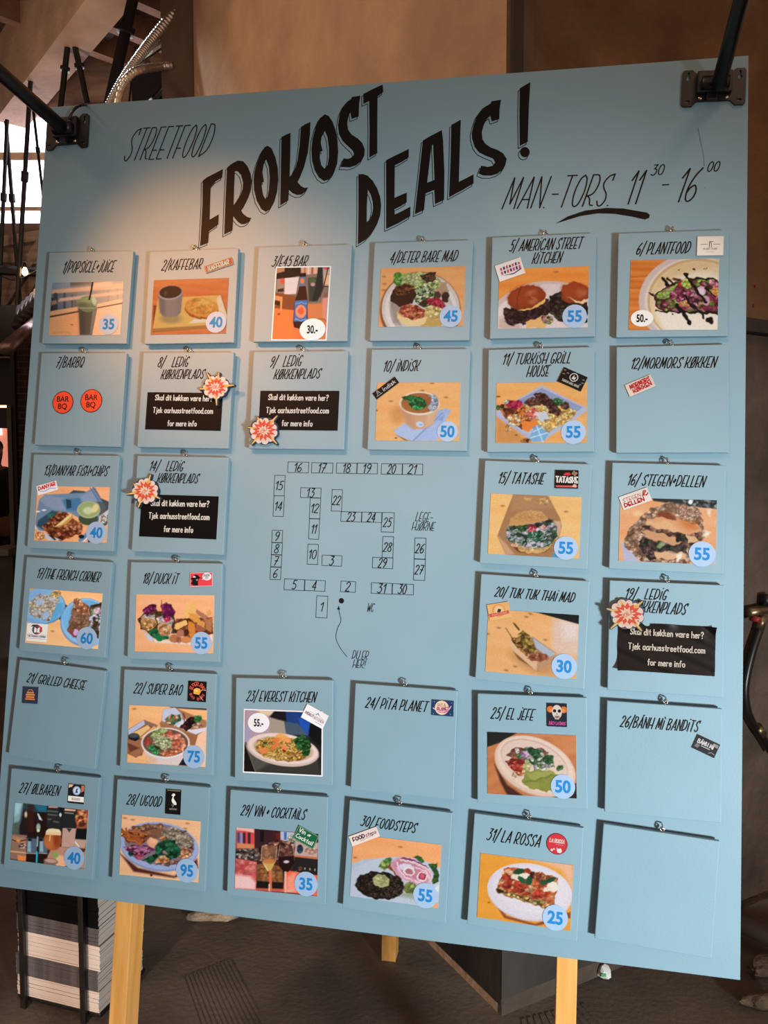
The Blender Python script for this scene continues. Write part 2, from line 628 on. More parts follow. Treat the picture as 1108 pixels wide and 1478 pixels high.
_g('''
A .40 l0,0 .23,1 .40,0;l.09,.28 .36,.28
B .35 l0,0 0,1;c0,1 .24,.97 .31,.8 .22,.6 0,.48;c0,.48 .26,.46 .35,.24 .24,.03 0,0
C .34 c.34,.86 .26,.99 .1,.9 .01,.6 .02,.25 .12,.01 .26,.03 .34,.16
D .38 l0,0 0,1;c0,1 .22,.95 .37,.6 .3,.2 0,0
E .28 l.26,1 0,1 0,0 .27,0;l0,.28 .23,.28
F .28 l.28,1 0,1 0,0;l0,.3 .22,.3
G .37 c.34,.86 .24,1 .08,.88 .01,.5 .06,.12 .18,0 .3,.06 .34,.34;l.34,.34 .2,.34
H .38 l0,0 0,1;l.38,0 .38,1;l0,.32 .38,.32
I .05 l.02,0 .02,.8;l.02,1.08 .03,1.11
J .2 l.18,.8 .18,.22;c.18,.22 .15,.04 .06,0 0,.09;l.18,1.08 .19,1.11
K .36 l0,0 0,1;c.34,1 .28,.6 .14,.42 0,.35;c.08,.42 .2,.3 .26,.07 .38,.02
L .27 l0,1 0,0 .27,0
M .48 l0,0 .07,1 .25,.15 .42,1 .48,0
N .37 l0,0 0,1 .35,0 .37,1
O .37 c.19,1 .06,.86 0,.5 .06,.12 .19,0 .31,.12 .37,.5 .31,.86 .19,1
P .33 l0,0 0,1;c0,1 .24,.97 .33,.72 .26,.42 0,.3
Q .37 c.19,1 .06,.86 0,.5 .06,.12 .19,0 .31,.12 .37,.5 .31,.86 .19,1;l.2,.22 .36,-.04
R .36 l0,0 0,1;c0,1 .24,.97 .33,.72 .25,.42 0,.3;c.06,.34 .18,.22 .25,.05 .37,.02
S .33 l.33,.8 .33,1;c.33,1 .14,.92 .03,.72 .1,.55 .25,.38 .3,.18 .2,.01 .08,.02 0,.15
T .36 l0,1 .36,1;l.18,1 .18,0
U .37 c0,1 0,.4 .06,.07 .18,0 .31,.07 .37,.4 .37,1
V .37 l0,1 .19,0 .37,1
W .5 l0,1 .13,0 .26,.7 .38,0 .5,1
Y .36 l0,1 .18,.5;l.38,1 .1,0
Z .34 l0,1 .34,1 0,0 .34,0
Ø .37 c.19,1 .06,.86 0,.5 .06,.12 .19,0 .31,.12 .37,.5 .31,.86 .19,1;l.0,-.03 .37,1.03
Á .40 l0,0 .23,1 .40,0;l.09,.28 .36,.28;l.2,1.1 .3,1.2
Ì .05 l.02,0 .02,.8;l.04,1.0 -.06,1.15
& .22 l.11,.3 .11,.66;l.01,.48 .21,.48;l.03,.36 .19,.6
/ .2 l0,-.16 .2,1.16
0 .36 c.19,1 .06,.86 0,.5 .06,.12 .19,0 .31,.12 .36,.5 .31,.86 .19,1
1 .17 l0,.72 .16,1 .16,0
2 .33 c.0,.78 .08,.97 .2,1 .32,.84 .27,.58 .14,.28 0,0;l0,0 .33,0
3 .33 l.04,1 .31,1 .13,.6;c.13,.6 .29,.56 .33,.3 .23,.04 .1,0 0,.1
4 .36 l.26,0 .26,1 0,.3 .36,.3
5 .33 l.33,1 .09,1 .05,.58;c.05,.58 .21,.62 .32,.4 .27,.1 .12,0 0,.08
6 .34 c.3,1 .12,.75 .01,.4 .04,.1 .16,0 .3,.1 .34,.3 .24,.48 .1,.42 .02,.28
7 .33 l0,1 .33,1 .1,0;l.05,.5 .3,.5
8 .34 c.18,.54 .05,.68 .05,.88 .18,1 .31,.88 .3,.68 .18,.54 .02,.34 .03,.1 .18,0 .33,.1 .33,.34 .18,.54
9 .34 c.33,.72 .26,.54 .1,.54 .02,.74 .1,.96 .24,1 .34,.84 .31,.4 .13,0
- .22 l0,.42 .22,.42
. .04 l0,0 .02,.0
! .05 l.03,1 .02,.3;l.02,0 .03,0
? .28 c0,.85 .1,1 .25,.92 .26,.72 .12,.5 .12,.32;l.12,0 .13,0
a .3 c.28,.45 .16,.6 .03,.48 .0,.2 .1,.0 .22,.08 .28,.3;l.29,.6 .29,0
b .3 l0,1 0,0;c0,.4 .14,.58 .28,.46 .28,.14 .14,0 0,.12
c .26 c.26,.5 .14,.6 .02,.45 .02,.14 .14,0 .26,.1
d .3 c.28,.45 .16,.58 .03,.48 .0,.2 .1,.0 .22,.06 .29,.25;l.29,1 .29,0
e .28 c.02,.3 .27,.36 .22,.56 .08,.56 .0,.3 .06,.04 .18,0 .28,.1
f .22 c.22,.95 .13,1 .1,.85 .1,.4 .09,0;l0,.58 .2,.58
h .28 l0,1 0,0;c0,.35 .12,.58 .24,.5 .27,.3 .27,0
i .05 l.02,.58 .02,0;l.02,.82 .03,.84
j .12 l.1,.58 .1,.0;c.1,0 .08,-.22 0,-.22;l.1,.82 .11,.84
k .28 l0,1 0,0;l.25,.58 0,.25;l.1,.34 .28,0
l .05 l.02,1 .02,0
m .44 l0,.6 0,0;c0,.35 .1,.58 .2,.45 .21,0;c.21,.35 .32,.58 .42,.45 .43,0
n .28 l0,.6 0,0;c0,.35 .12,.58 .24,.5 .27,.3 .27,0
o .3 c.15,.6 .02,.48 .02,.14 .15,0 .28,.14 .28,.48 .15,.6
p .3 l0,.58 0,-.3;c0,.4 .14,.58 .28,.46 .28,.14 .14,0 0,.12
r .2 l0,.6 0,0;c0,.35 .08,.56 .2,.55
s .24 c.23,.5 .12,.6 .02,.5 .06,.36 .2,.26 .22,.1 .1,0 0,.08
t .2 l.1,.9 .1,.08 .18,0;l0,.6 .2,.6
u .28 c0,.58 0,.2 .1,0 .22,.08 .27,.3;l.28,.6 .28,0
v .26 l0,.58 .13,0 .26,.58
w .4 l0,.58 .1,0 .2,.45 .3,0 .4,.58
y .26 l0,.58 .14,.1;l.28,.58 .06,-.3
ø .3 c.15,.6 .02,.48 .02,.14 .15,0 .28,.14 .28,.48 .15,.6;l.02,-.05 .28,.65
æ .46 c.26,.45 .14,.6 .03,.48 .0,.2 .1,.0 .22,.1 .25,.3;c.25,.3 .45,.36 .42,.56 .3,.58 .25,.3 .28,.04 .38,0 .46,.1
''')


def text_strokes(txt, gap=0.13, space=0.24):
    x, out = 0.0, []
    for ch in txt:
        if ch == ' ':
            x += space
            continue
        adv, st = GL[ch]
        out += [[(x + a, b) for a, b in q] for q in st]
        x += adv + gap
    return out, x - gap


def write(art, txt, p0, p1, h, z, col, w, slant=19, gap=0.13, space=0.24, jit=0.0):
    """letter txt along local baseline p0 -> p1 with cap height h"""
    st, W = text_strokes(txt, gap, space)
    p0, p1 = Vector(p0), Vector(p1)
    ex = (p1 - p0)
    L = ex.length
    ex.normalize()
    ey = Vector((-ex.y, ex.x))
    sx = L / W
    sh = math.tan(math.radians(slant))
    for q in st:
        pts = [p0 + ex * (a * sx + b * h * sh) + ey * (b * h) for a, b in q]
        if len(pts) == 2 and (pts[0] - pts[1]).length < w * 0.3:
            art.disc(pts[0].x, pts[0].y, w * 0.62, z, col, n=10)
        else:
            art.ribbon(pts, w, z, col)


_fc = {}


def bold(art, txt, cx, cy, h, z, col, rot=0, sx=1.0, off=0.028, gap=1.0):
    """heavy type from Blender's built-in face, centred; h = cap height"""
    key = (txt, off, gap)
    if key not in _fc:
        cu = bpy.data.curves.new('t', 'FONT')
        cu.body = txt
        cu.offset = off
        cu.space_character = gap
        cu.resolution_u = 4
        o = bpy.data.objects.new('t', cu)
        C.objects.link(o)
        dg = bpy.context.evaluated_depsgraph_get()
        me = bpy.data.meshes.new_from_object(o.evaluated_get(dg))
        v = np.array([x.co[:2] for x in me.vertices])
        f = [tuple(p.vertices) for p in me.polygons]
        _fc[key] = (v, f)
        bpy.data.objects.remove(o)
        bpy.data.curves.remove(cu)
        bpy.data.meshes.remove(me)
    v, f = _fc[key]
    lo, hi = v.min(0), v.max(0)
    q = (v - (lo + hi) / 2) * h / 0.73
    q[:, 0] *= sx
    t = math.radians(rot)
    x = cx + q[:, 0] * math.cos(t) - q[:, 1] * math.sin(t)
    y = cy + q[:, 0] * math.sin(t) + q[:, 1] * math.cos(t)
    ff = []
    for g in f:
        a, b, c = (np.array([x[i], y[i]]) for i in g[:3])
        cr = (b - a)[0] * (c - a)[1] - (b - a)[1] * (c - a)[0]
        ff.append(g if cr >= 0 else tuple(reversed(g)))
    art.add(np.stack([x, y, np.full(len(x), z)], 1), ff, art.col(col))


# ------------------------------------------------------------------ setting
def struct(name, bm, m, smooth=False):
    o = obj(name, bm, m, None, smooth)
    o['kind'] = 'structure'
    return o


bm = bmesh.new()
box(bm, (-12, -6, -0.2), (8, 18, 0.0))
struct('floor', bm, M_FLOOR)

# ribbed imprint of an old tile bed in the floor
for k_, (qa, qb, qc, qd, nr) in enumerate((((262, 1412), (334, 1384), (392, 1492), (292, 1500), 13), ((752, 1472), (846, 1448), (900, 1500), (760, 1520), 11))):
    ca, cb_, cc_, cd_ = (at_z(*q, 0.0) for q in (qa, qb, qc, qd))
    bm = bmesh.new()
    for i in range(nr):
        t0, t1 = i / nr, (i + 0.62) / nr
        p = [ca.lerp(cb_, t0), ca.lerp(cb_, t1), cd_.lerp(cc_, t1), cd_.lerp(cc_, t0)]
        prism(bm, [(q.x, q.y) for q in p], [], -0.002, 0.002)
    struct('trim_%d' % (41 + k_), bm, M_FLOOR)

# big concrete pier behind the board: near edge at px 728/716, left face recedes to px 288
A0 = at_z(718, 1461, 0.0)
dl = (at_z(617, 1360.7, 0.0) - A0)
dl.z = 0
dl.normalize()
dr = Vector((-dl.y, dl.x, 0)) * -1
if dr.x < 0: dr = -dr
# length of left face so that its far edge falls at px 288
tx = (288 - IW / 2) / F
LL = None
for i in range(2000):
    p = A0 + dl * (i * 0.005)
    if p.x / (p.y * CP) <= tx:
        LL = i * 0.005
        break
LL = LL or 4.0
print('pier', A0, dl, dr, LL)
TOP = 6.4
B0_ = A0 + dl * LL
Cc = A0 + dr * 2.6
D0 = B0_ + dr * 2.6
bm = bmesh.new()
prism(bm, [(p.x, p.y) for p in (A0, Cc, D0, B0_)], [], -0.02, TOP)
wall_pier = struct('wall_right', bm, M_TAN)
# brown cladding over the right face (full height), with two edge strips, a ledge and a lower dark zone
out = -dl


def facebox(bm, s0, s1, z0, z1, t, t0=0.0):
    a, b = A0 + dr * s0 - dl * t0, A0 + dr * s1 - dl * t0
    prism(bm, [(q.x, q.y) for q in (a, b, b - dl * t, a - dl * t)], [], z0, z1)


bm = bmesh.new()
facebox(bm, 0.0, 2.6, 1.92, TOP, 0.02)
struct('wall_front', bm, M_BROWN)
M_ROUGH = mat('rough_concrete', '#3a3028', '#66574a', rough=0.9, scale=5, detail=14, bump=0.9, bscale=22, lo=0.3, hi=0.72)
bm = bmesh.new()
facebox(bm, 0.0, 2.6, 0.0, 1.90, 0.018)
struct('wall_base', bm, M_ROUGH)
M_STRIP = mat('dark_strip', '#2f2620', '#3a2e26', rough=0.8, scale=8)
M_STRIP2 = mat('brown_strip', '#54402f', '#5e4936', rough=0.8, scale=8)
bm = bmesh.new()
facebox(bm, -0.003, 0.03, 1.3, TOP, 0.012, 0.02)
struct('trim_1', bm, M_STRIP)
bm = bmesh.new()
facebox(bm, 0.03, 0.066, 1.3, TOP, 0.008, 0.02)
struct('trim_2', bm, M_STRIP2)
bm = bmesh.new()
facebox(bm, 0.7, 2.6, 1.905, 1.945, 0.05)
struct('trim_3', bm, M_STRIP)
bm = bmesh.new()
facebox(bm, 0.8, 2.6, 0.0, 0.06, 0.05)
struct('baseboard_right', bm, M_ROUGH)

# dark painted foot around the pier's near corner
M_FOOT = mat('dark_painted_foot', '#2b2622', '#3d3731', rough=0.7, scale=7, detail=10, stretch=(1, 1, 0.4), bump=0.2)
bm = bmesh.new()
facebox(bm, -0.004, 0.62, 0.05, 1.25, 0.004, 0.018)
a_, b_ = A0 - dr * 0.004 - dl * 0.02, A0 - dr * 0.004 + dl * 2.2
prism(bm, [(q.x, q.y) for q in (a_, b_, b_ + dr * 0.01, a_ + dr * 0.01)], [], 0.03, 1.25)
struct('trim_40', bm, M_FOOT)

# dark post beyond the far edge of the pier
M_POST = mat('dark_post', '#6c5a4b', '#7f6b5a', rough=0.85, scale=3, stretch=(1, 1, 0.3), bump=0.2)
yb = B0_.y + 0.05
xa = (243 - IW / 2) / F * yb
xb = (292 - IW / 2) / F * yb
bm = bmesh.new()
box(bm, (xa, yb, 0), (xb, yb + 0.3, TOP))
struct('trim_4', bm, M_POST)

# ceiling of dark boards, concrete roof beam, rafters
ZC = 5.75
M_CEIL = mat('ceiling_boards', '#241a15', '#4f3829', rough=0.85, scale=2.2, detail=10, stretch=(1.4, 5, 1), bump=0.3)
bm = bmesh.new()
box(bm, (-12, 1, ZC), (8, 18, ZC + 0.1))
struct('ceiling', bm, M_CEIL)
ZB = 5.0
e1, e2 = at_z(123, 0, ZB), at_z(0, 165, ZB)
bd = (e2 - e1)
bd.normalize()
bn = Vector((bd.y, -bd.x, 0))
if bn.x < 0: bn = -bn
s0, s1 = e1 - bd * 3.0, e1 + bd * 2.75
bm = bmesh.new()
w_ = 0.30
prism(bm, [(q.x, q.y) for q in (s0, s1, s1 + bn * w_, s0 + bn * w_)], [], ZB, ZC)
struct('trim_5', bm, M_BEAM)
# rafters across the beam direction
for i, t in enumerate([-2.0, -1.5, -0.95, -0.4, 0.15, 0.7, 1.25, 1.8]):
    c0 = e1 + bd * t
    ax = (bn + bd * 0.12).normalized()
    a, b = c0 - ax * 3.0, c0 + ax * 2.2
    bm = bmesh.new()
    h_ = bd * 0.055
    prism(bm, [(q.x, q.y) for q in (a - h_, b - h_, b + h_, a + h_)], [], ZC - 0.2, ZC)
    struct('trim_%d' % (6 + i), bm, M_RAFTER)
for i, t in enumerate([-2.6, -1.6, -0.7, 0.7, 1.5, 2.4]):
    c0 = e1 + bn * t
    bm = bmesh.new()
    h_ = bn * 0.16
    prism(bm, [(q.x, q.y) for q in (c0 - bd * 4 - h_, c0 + bd * 2.2 - h_, c0 + bd * 2.2 + h_, c0 - bd * 4 + h_)], [], ZC - 0.05, ZC)
    struct('trim_%d' % (14 + i), bm, M_DWOOD if i % 2 else M_RAFTER)

# far left end wall with the bright window
YW = 8.6
M_FARW = mat('far_wall', '#6b5a50', '#a08a7a', rough=0.9, scale=1.5, bump=0.2, stretch=(1, 1, 5))
w0, w1 = at_y(-60, 162, YW), at_y(64, 322, YW)
bm = bmesh.new()
xl, xr, zt, zb = -12.0, 8.0, w0.z, w1.z
for lo_, hi_ in (((xl, YW, 0), (xr, YW + 0.2, zb)), ((xl, YW, zt), (xr, YW + 0.2, ZC + 0.1)), ((xl, YW, zb), (w0.x, YW + 0.2, zt)), ((w1.x + 1.5, YW, zb), (xr, YW + 0.2, zt))):
    box(bm, lo_, hi_)
struct('wall_back', bm, M_FARW)
M_FRAME = mat('window_frame_wood', '#d9bfa4', '#e2cbb2', rough=0.7, scale=5)
win = empty('window_1', Matrix.Translation((w0.x, YW + 0.1, zb)), None, None)
win['kind'] = 'structure'


def wchild(name, lo, hi, m):
    bm = bmesh.new()
    box(bm, lo, hi)
    o = obj(name, bm, m, win)
    return o


ww, wh = w1.x + 1.5 - w0.x, zt - zb
wchild('pane', (0, 0.04, 0), (ww, 0.06, wh), emit('bright_daylight_glass', '#f4ecff', 5.0))
zm = at_y(40, 221, YW).z - zb
wchild('window_frame', (0, -0.03, zm - 0.045), (ww, 0.03, zm + 0.035), M_FRAME)
zm2 = at_y(40, 299, YW).z - zb
wchild('window_frame', (0, -0.05, zm2 - 0.02), (ww, 0.03, zm2 + 0.02), M_FRAME)
# dark steel roof hangers (pairs of rods with couplers)
HANG = [((9, 203), (0, 400), 8.0), ((11, 205), (26, 400), 8.05), ((42, 152), (27, 400), 7.6), ((48, 158), (64, 300), 7.65),
        ((98, 62), (88, 153), 7.0), ((106, 57), (126, 150), 7.0), ((196, -20), (161, 135), 6.0), ((194, 78), (186, 150), 6.4)]
RR = [0.02, 0.02, 0.022, 0.014, 0.026, 0.026, 0.042, 0.008]
for i, ((a, b, Y), r) in enumerate(zip(HANG, RR)):
    p, q = at_y(*a, Y), at_y(*b, Y)
    d = (q - p)
    bm = bmesh.new()
    tube(bm, [p - d * 0.15, p + d * 0.38, p + d * 0.385, p + d * 0.44, p + d * 0.445, q + d * 0.3], [r, r, r * 1.6, r * 1.6, r, r], 8)
    struct('trim_%d' % (20 + i), bm, M_BLACKMETAL)
# horizontal steel tie and sloped timber struts under the window
YT = 7.9
bm = bmesh.new()
p, q = at_y(-40, 388, YT), at_y(58, 393, YT)
tube(bm, [p, q + (q - p) * 0.5], 0.045, 6)
struct('trim_28', bm, M_BLACKMETAL)
M_GREYW = mat('grey_timber', '#7a6a5e', '#a08c7c', rough=0.85, scale=4, stretch=(1, 1, 4), bump=0.2)
for i, (a, b) in enumerate([((14, 428), (66, 345)), ((36, 428), (70, 375)), ((-6, 372), (66, 376)), ((-6, 352), (66, 340))]):
    p, q = at_y(*a, 8.3), at_y(*b, 8.3)
    d = (q - p).normalized()
    bm = bmesh.new()
    tube(bm, [p - d * 0.3, q + d * 0.3], 0.07, 4)
    struct('trim_%d' % (29 + i), bm, M_GREYW)

# silver flexible ducts and the dark air unit in front of the post
M_FOIL = mat('foil', '#d8d3ca', '#f4eee4', rough=0.3, metal=0.85, scale=30)


def ducts(label, pts, Y, r, nrib, taper=1.0):
    P = catmull([tuple(at_y(*q, Y + dz)) for q, dz in pts], 14)
    rs = [r * (1 + 0.13 * math.sin(i / len(P) * nrib * 6.283)) for i in range(len(P))]
    P2, R2 = [], []
    n = nrib * 6
    for i in range(n + 1):
        t = i / n * (len(P) - 1)
        j = min(int(t), len(P) - 2)
        P2.append(P[j].lerp(P[j + 1], t - j))
        R2.append(r * (taper + (1 - taper) * i / n) * (1 + 0.045 * math.cos(i * math.pi / 3)))
    bm = bmesh.new()
    tube(bm, P2, R2, 12)
    o = obj('flexible_duct', bm, M_FOIL, None, True)
    tag(o, label, 'duct', 'silver ducts by the pillar')


ducts('long ribbed silver duct rising diagonally to the dark post', [((146, 170), 0), ((172, 122), 0), ((196, 88), 0), ((222, 55), 0.05), ((262, 8), 0.1)], 4.6, 0.034, 52, 0.5)
ducts('short silver duct curving below the longer ribbed duct', [((165, 165), 0.0), ((174, 128), 0.0), ((188, 108), 0.0), ((204, 100), 0.05), ((226, 97), 0.3), ((247, 95), yb - 4.3)], 4.3, 0.022, 20)
M_DARKU = mat('dark_unit', '#0d0b0b', '#171313', rough=0.4, scale=12)
hub = at_y(226, 132, 5.0)
t = empty('air_unit', Matrix.Translation(hub), 'black ceiling air unit with pipes beside the dark post', 'air unit')
bm = bmesh.new()
box(bm, (-0.16, 0, -0.42), (0.2, 0.3, 0.14), bevel=0.03)
obj('housing', bm, M_DARKU, t)
for (a, b, r) in (((-0.17, -0.02, 0.12), (0.1, -0.02, 0.3), 0.02), ((-0.12, -0.04, -0.2), (0.12, -0.05, 0.04), 0.03), ((-0.02, -0.05, -0.3), (0.16, -0.05, -0.02), 0.018)):
    bm = bmesh.new()
    tube(bm, [a, b], r, 8)
    obj('pipe', bm, M_DARKU if r > 0.02 else M_FOIL, t)

# string of warm bulbs, one in view
bpz = at_y(36, 391, 7.6)
t = empty('bulb_string', Matrix.Translation(bpz), 'small warm glowing bulb on a black wire at left', 'string light')
bm = bmesh.new()
lathe(bm, [(0.002, -0.045), (0.02, -0.036), (0.028, -0.014), (0.022, 0.01), (0.012, 0.03)], 14)
obj('bulb', bm, emit('lit_bulb', '#ffc890', 14.0), t, True)
bm = bmesh.new()
lathe(bm, [(0.014, 0.03), (0.016, 0.04), (0.016, 0.075), (0.006, 0.085)], 12)
obj('socket', bm, M_BLACKMETAL, t, True)
bm = bmesh.new()
wp = [at_y(-30, 388, 7.6), at_y(0, 398, 7.6), at_y(18, 404, 7.6), at_y(36, 399, 7.6), at_y(70, 380, 7.6)]
tube(bm, [p - bpz for p in catmull(wp, 6)], 0.006, 6)
obj('wire', bm, M_BLACKMETAL, t)

# dark food stall at the far left: fascia, brick pier, tin gutter, counter, lit shelf
M_STALL = mat('stall_black', '#0d0e12', '#15161b', rough=0.6, scale=4)
M_BRICK = bpy.data.materials.new('dark_brick')
M_BRICK.use_nodes = True
nt = M_BRICK.node_tree
bk = nt.nodes.new('ShaderNodeTexBrick')
bk.inputs['Color1'].default_value = (*lin(hx('#3a2320')), 1)
bk.inputs['Color2'].default_value = (*lin(hx('#2c1b19')), 1)
bk.inputs['Mortar'].default_value = (*lin(hx('#4d3f3a')), 1)
bk.inputs['Scale'].default_value = 5.0
tc = nt.nodes.new('ShaderNodeTexCoord')
mpp = nt.nodes.new('ShaderNodeMapping')
mpp.inputs['Rotation'].default_value = (math.pi / 2, 0, 0)
nt.links.new(tc.outputs['Object'], mpp.inputs[0])
nt.links.new(mpp.outputs[0], bk.inputs['Vector'])
nt.links.new(bk.outputs[0], nt.nodes['Principled BSDF'].inputs['Base Color'])
nt.nodes['Principled BSDF'].inputs['Roughness'].default_value = 0.85
YS = 6.4
b0 = at_y(22, 700, YS)
t = empty('food_stall', Matrix.Translation((b0.x, YS, 0)), 'black food stall with brick pier and metal gutter at the left edge', 'stall')


def sbox(name, x0, x1, z0, z1, y0, y1, m, bev=0.0):
    bm = bmesh.new()
    box(bm, (x0, y0, z0), (x1, y1, z1), bevel=bev)
    return obj(name, bm, m, t)


def zpx(y, Y=YS): return at_y(20, y, Y).z
def xpx(x, Y=YS): return at_y(x, 600, Y).x - b0.x


sbox('brick_pier', xpx(24), xpx(24) + 1.6, 0, zpx(492), 0, 0.3, M_BRICK)
sbox('fascia', xpx(-160), xpx(120), zpx(500), zpx(424), 0.45, 0.6, M_STALL)
sbox('back_panel', xpx(-160), xpx(30), zpx(612), zpx(500), 0.7, 0.8, M_STALL)
sbox('corner_post', xpx(19), xpx(25), 0, zpx(505), -0.03, 0.1, M_STALL)
sbox('metal_post', xpx(14), xpx(20), 0, zpx(585), -0.05, 0.05, mat('grey_post', '#3c3833', '#57524b', rough=0.5, scale=6))
sbox('menu_panel', xpx(9), xpx(19), zpx(548), zpx(517), 0.5, 0.52, mat('beige_panel', '#6d6458', '#85796b', rough=0.7))
sbox('counter', xpx(5), xpx(36), zpx(795), zpx(786), -0.35, 0.0, mat('counter_top', '#6e655c', '#857b70', rough=0.4))
sbox('counter_front', xpx(9), xpx(36), 0, zpx(795), -0.28, 0.0, mat('counter_front', '#3a322c', '#4a423b', rough=0.6))
bm = bmesh.new()
g0, g1 = at_y(9, 503, YS - 0.9), at_y(64, 455, YS + 0.2)
org = Vector((b0.x, YS, 0))
tube(bm, [g0 - org, g1 - org], 0.05, 12)
obj('gutter', bm, mat('tin_gutter', '#a5908a', '#c4aca4', rough=0.3, metal=0.7, scale=20), t, True)
bm = bmesh.new()
for i in range(7):
    a, b = at_y(24 + i * 6, 470 - i * 6, YS - 0.4 + i * 0.1), at_y(30 + i * 6, 445 - i * 6, YS + 0.4 + i * 0.1)
    tube(bm, [a - org, b - org], 0.035, 8)
obj('corrugated_roof', bm, mat('tin_roof', '#4a4240', '#6a5f5c', rough=0.4, metal=0.6, scale=20), t, True)
sbox('lit_shelf', -1.6, -0.61, zpx(690, YS + 1.2), zpx(606, YS + 1.2), 1.2, 1.3, emit('lit_shelf', '#e8907a', 0.8))
sbox('shelf_lamp', -1.6, -0.66, zpx(628, YS + 1.2), zpx(606, YS + 1.2), 1.17, 1.2, emit('shelf_lamp', '#f8d8cc', 1.6))
sbox('light_strip', xpx(-40), xpx(15), zpx(584), zpx(581), 0.3, 0.34, emit('led_strip', '#ffdca8', 3.0))

# person standing at the stall, seen at the left edge
M_SKIN = mat('skin', '#8a5a48', '#97654f', rough=0.6, scale=10)
M_SHIRT = mat('black_shirt', '#0d0d10', '#141418', rough=0.85, scale=20)
M_HAIR = mat('dark_hair', '#1c1310', '#2b1d17', rough=0.7, scale=60, stretch=(1, 1, 0.2))


def skin_mesh(pts, edges, radii, sub=2):
    me = bpy.data.meshes.new('body')
    me.from_pydata(pts, edges, [])
    o = bpy.data.objects.new('tmp', me)
    C.objects.link(o)
    sk = o.modifiers.new('s', 'SKIN')
    sk.use_smooth_shade = True
    for i, r in enumerate(radii):
        me.skin_vertices[0].data[i].radius = r if isinstance(r, tuple) else (r, r)
    me.skin_vertices[0].data[0].use_root = True
    ss = o.modifiers.new('u', 'SUBSURF')
    ss.levels = sub
    dg = bpy.context.evaluated_depsgraph_get()
    out = bpy.data.meshes.new_from_object(o.evaluated_get(dg))
    bpy.data.objects.remove(o)
    for p in out.polygons: p.use_smooth = True
    return out


PY = 7.3
pp_ = at_y(-3, 700, PY)
H = 1.70
t = empty('person', Matrix.Translation((pp_.x - 0.03, PY, 0)) @ Matrix.Rotation(math.radians(60), 4, 'Z'), 'person in a black t-shirt and dark shorts standing at the left edge', 'person')
pts, edges, rad = [], [], []


def V_(p, r, par=None):
    pts.append(p)
    rad.append(r)
    if par is not None: edges.append((par, len(pts) - 1))
    return len(pts) - 1


pel = V_((0, 0, 0.94), (0.15, 0.11))
wst = V_((0, 0.0, 1.10), (0.135, 0.10), pel)
che = V_((0, 0.0, 1.30), (0.16, 0.11), wst)
shl = V_((0, 0.01, 1.41), (0.12, 0.08), che)
nk = V_((0, 0.0, 1.48), 0.052, shl)
hd0 = V_((0, -0.015, 1.56), (0.066, 0.08), nk)
hd1 = V_((0, -0.015, 1.64), (0.068, 0.086), hd0)
hd2 = V_((0, 0.0, 1.69), (0.04, 0.05), hd1)
for sgn in (-1, 1):
    hp = V_((0.09 * sgn, 0, 0.86), 0.092, pel)
    kn = V_((0.10 * sgn, -0.02, 0.48), 0.058, hp)
    cf = V_((0.10 * sgn, 0.01, 0.33), 0.055, kn)
    an = V_((0.10 * sgn, 0.02, 0.08), 0.038, cf)
    ft = V_((0.11 * sgn, -0.06, 0.04), (0.042, 0.035), an)
    V_((0.12 * sgn, -0.16, 0.03), (0.04, 0.025), ft)
    sh = V_((0.19 * sgn, 0.01, 1.38), 0.056, shl)
    el = V_((0.24 * sgn, 0.02, 1.11), 0.042, sh)
    wr = V_((0.2 * sgn, -0.16, 0.95), 0.028, el)
    pa = V_((0.19 * sgn, -0.21, 0.92), (0.036, 0.02), wr)
    for f_, (dx, ln) in enumerate(((-0.024, .075), (-0.008, .085), (0.009, .08), (0.025, .065))):
        k1 = V_((0.19 * sgn + dx, -0.245, 0.905), 0.009, pa)
        k2 = V_((0.19 * sgn + dx, -0.245 - ln * 0.45, 0.875), 0.008, k1)
        V_((0.19 * sgn + dx, -0.245 - ln * 0.6, 0.875 - ln * 0.4), 0.007, k2)
    th = V_((0.19 * sgn - 0.032 * sgn, -0.2, 0.90), 0.01, wr)
    V_((0.19 * sgn - 0.045 * sgn, -0.235, 0.88), 0.008, th)
body = skin_mesh(pts, edges, rad)
link('body', body, M_SKIN, t)
# face: nose, brow, ears on the same head
bm = bmesh.new()
for (c, r, sc) in (((0, -0.105, 1.60), 0.016, (0.8, 1.2, 1.5)), ((-0.072, 0, 1.60), 0.022, (0.4, 0.8, 1.3)), ((0.072, 0, 1.60), 0.022, (0.4, 0.8, 1.3)), ((0, -0.09, 1.55), 0.018, (1.3, 0.5, 0.4))):
    bmesh.ops.create_icosphere(bm, subdivisions=2, radius=r, matrix=Matrix.Translation(c) @ Matrix.Diagonal((*sc, 1)))
obj('facial_features', bm, M_SKIN, t, True)
bm = bmesh.new()
bmesh.ops.create_icosphere(bm, subdivisions=3, radius=0.092, matrix=Matrix.Translation((0, 0.012, 1.645)) @ Matrix.Diagonal((0.9, 1.08, 0.92, 1)))
bmesh.ops.delete(bm, geom=[v for v in bm.verts if v.co.y < -0.05 and v.co.z < 1.665], context='VERTS')
obj('hair', bm, M_HAIR, t, True)
sp, se, sr = [], [], []
pts, edges, rad = sp, se, sr
a = V_((0, 0, 0.95), (0.165, 0.125))
b = V_((0, 0, 1.12), (0.15, 0.115), a)
c = V_((0, 0, 1.30), (0.175, 0.125), b)
d = V_((0, 0.01, 1.42), (0.11, 0.085), c)
for sgn in (-1, 1):
    e = V_((0.19 * sgn, 0.01, 1.385), 0.07, d)
    V_((0.225 * sgn, 0.015, 1.22), 0.062, e)
link('t_shirt', skin_mesh(sp, se, sr), M_SHIRT, t)
sp, se, sr = [], [], []
pts, edges, rad = sp, se, sr
a = V_((0, 0, 0.95), (0.165, 0.125))
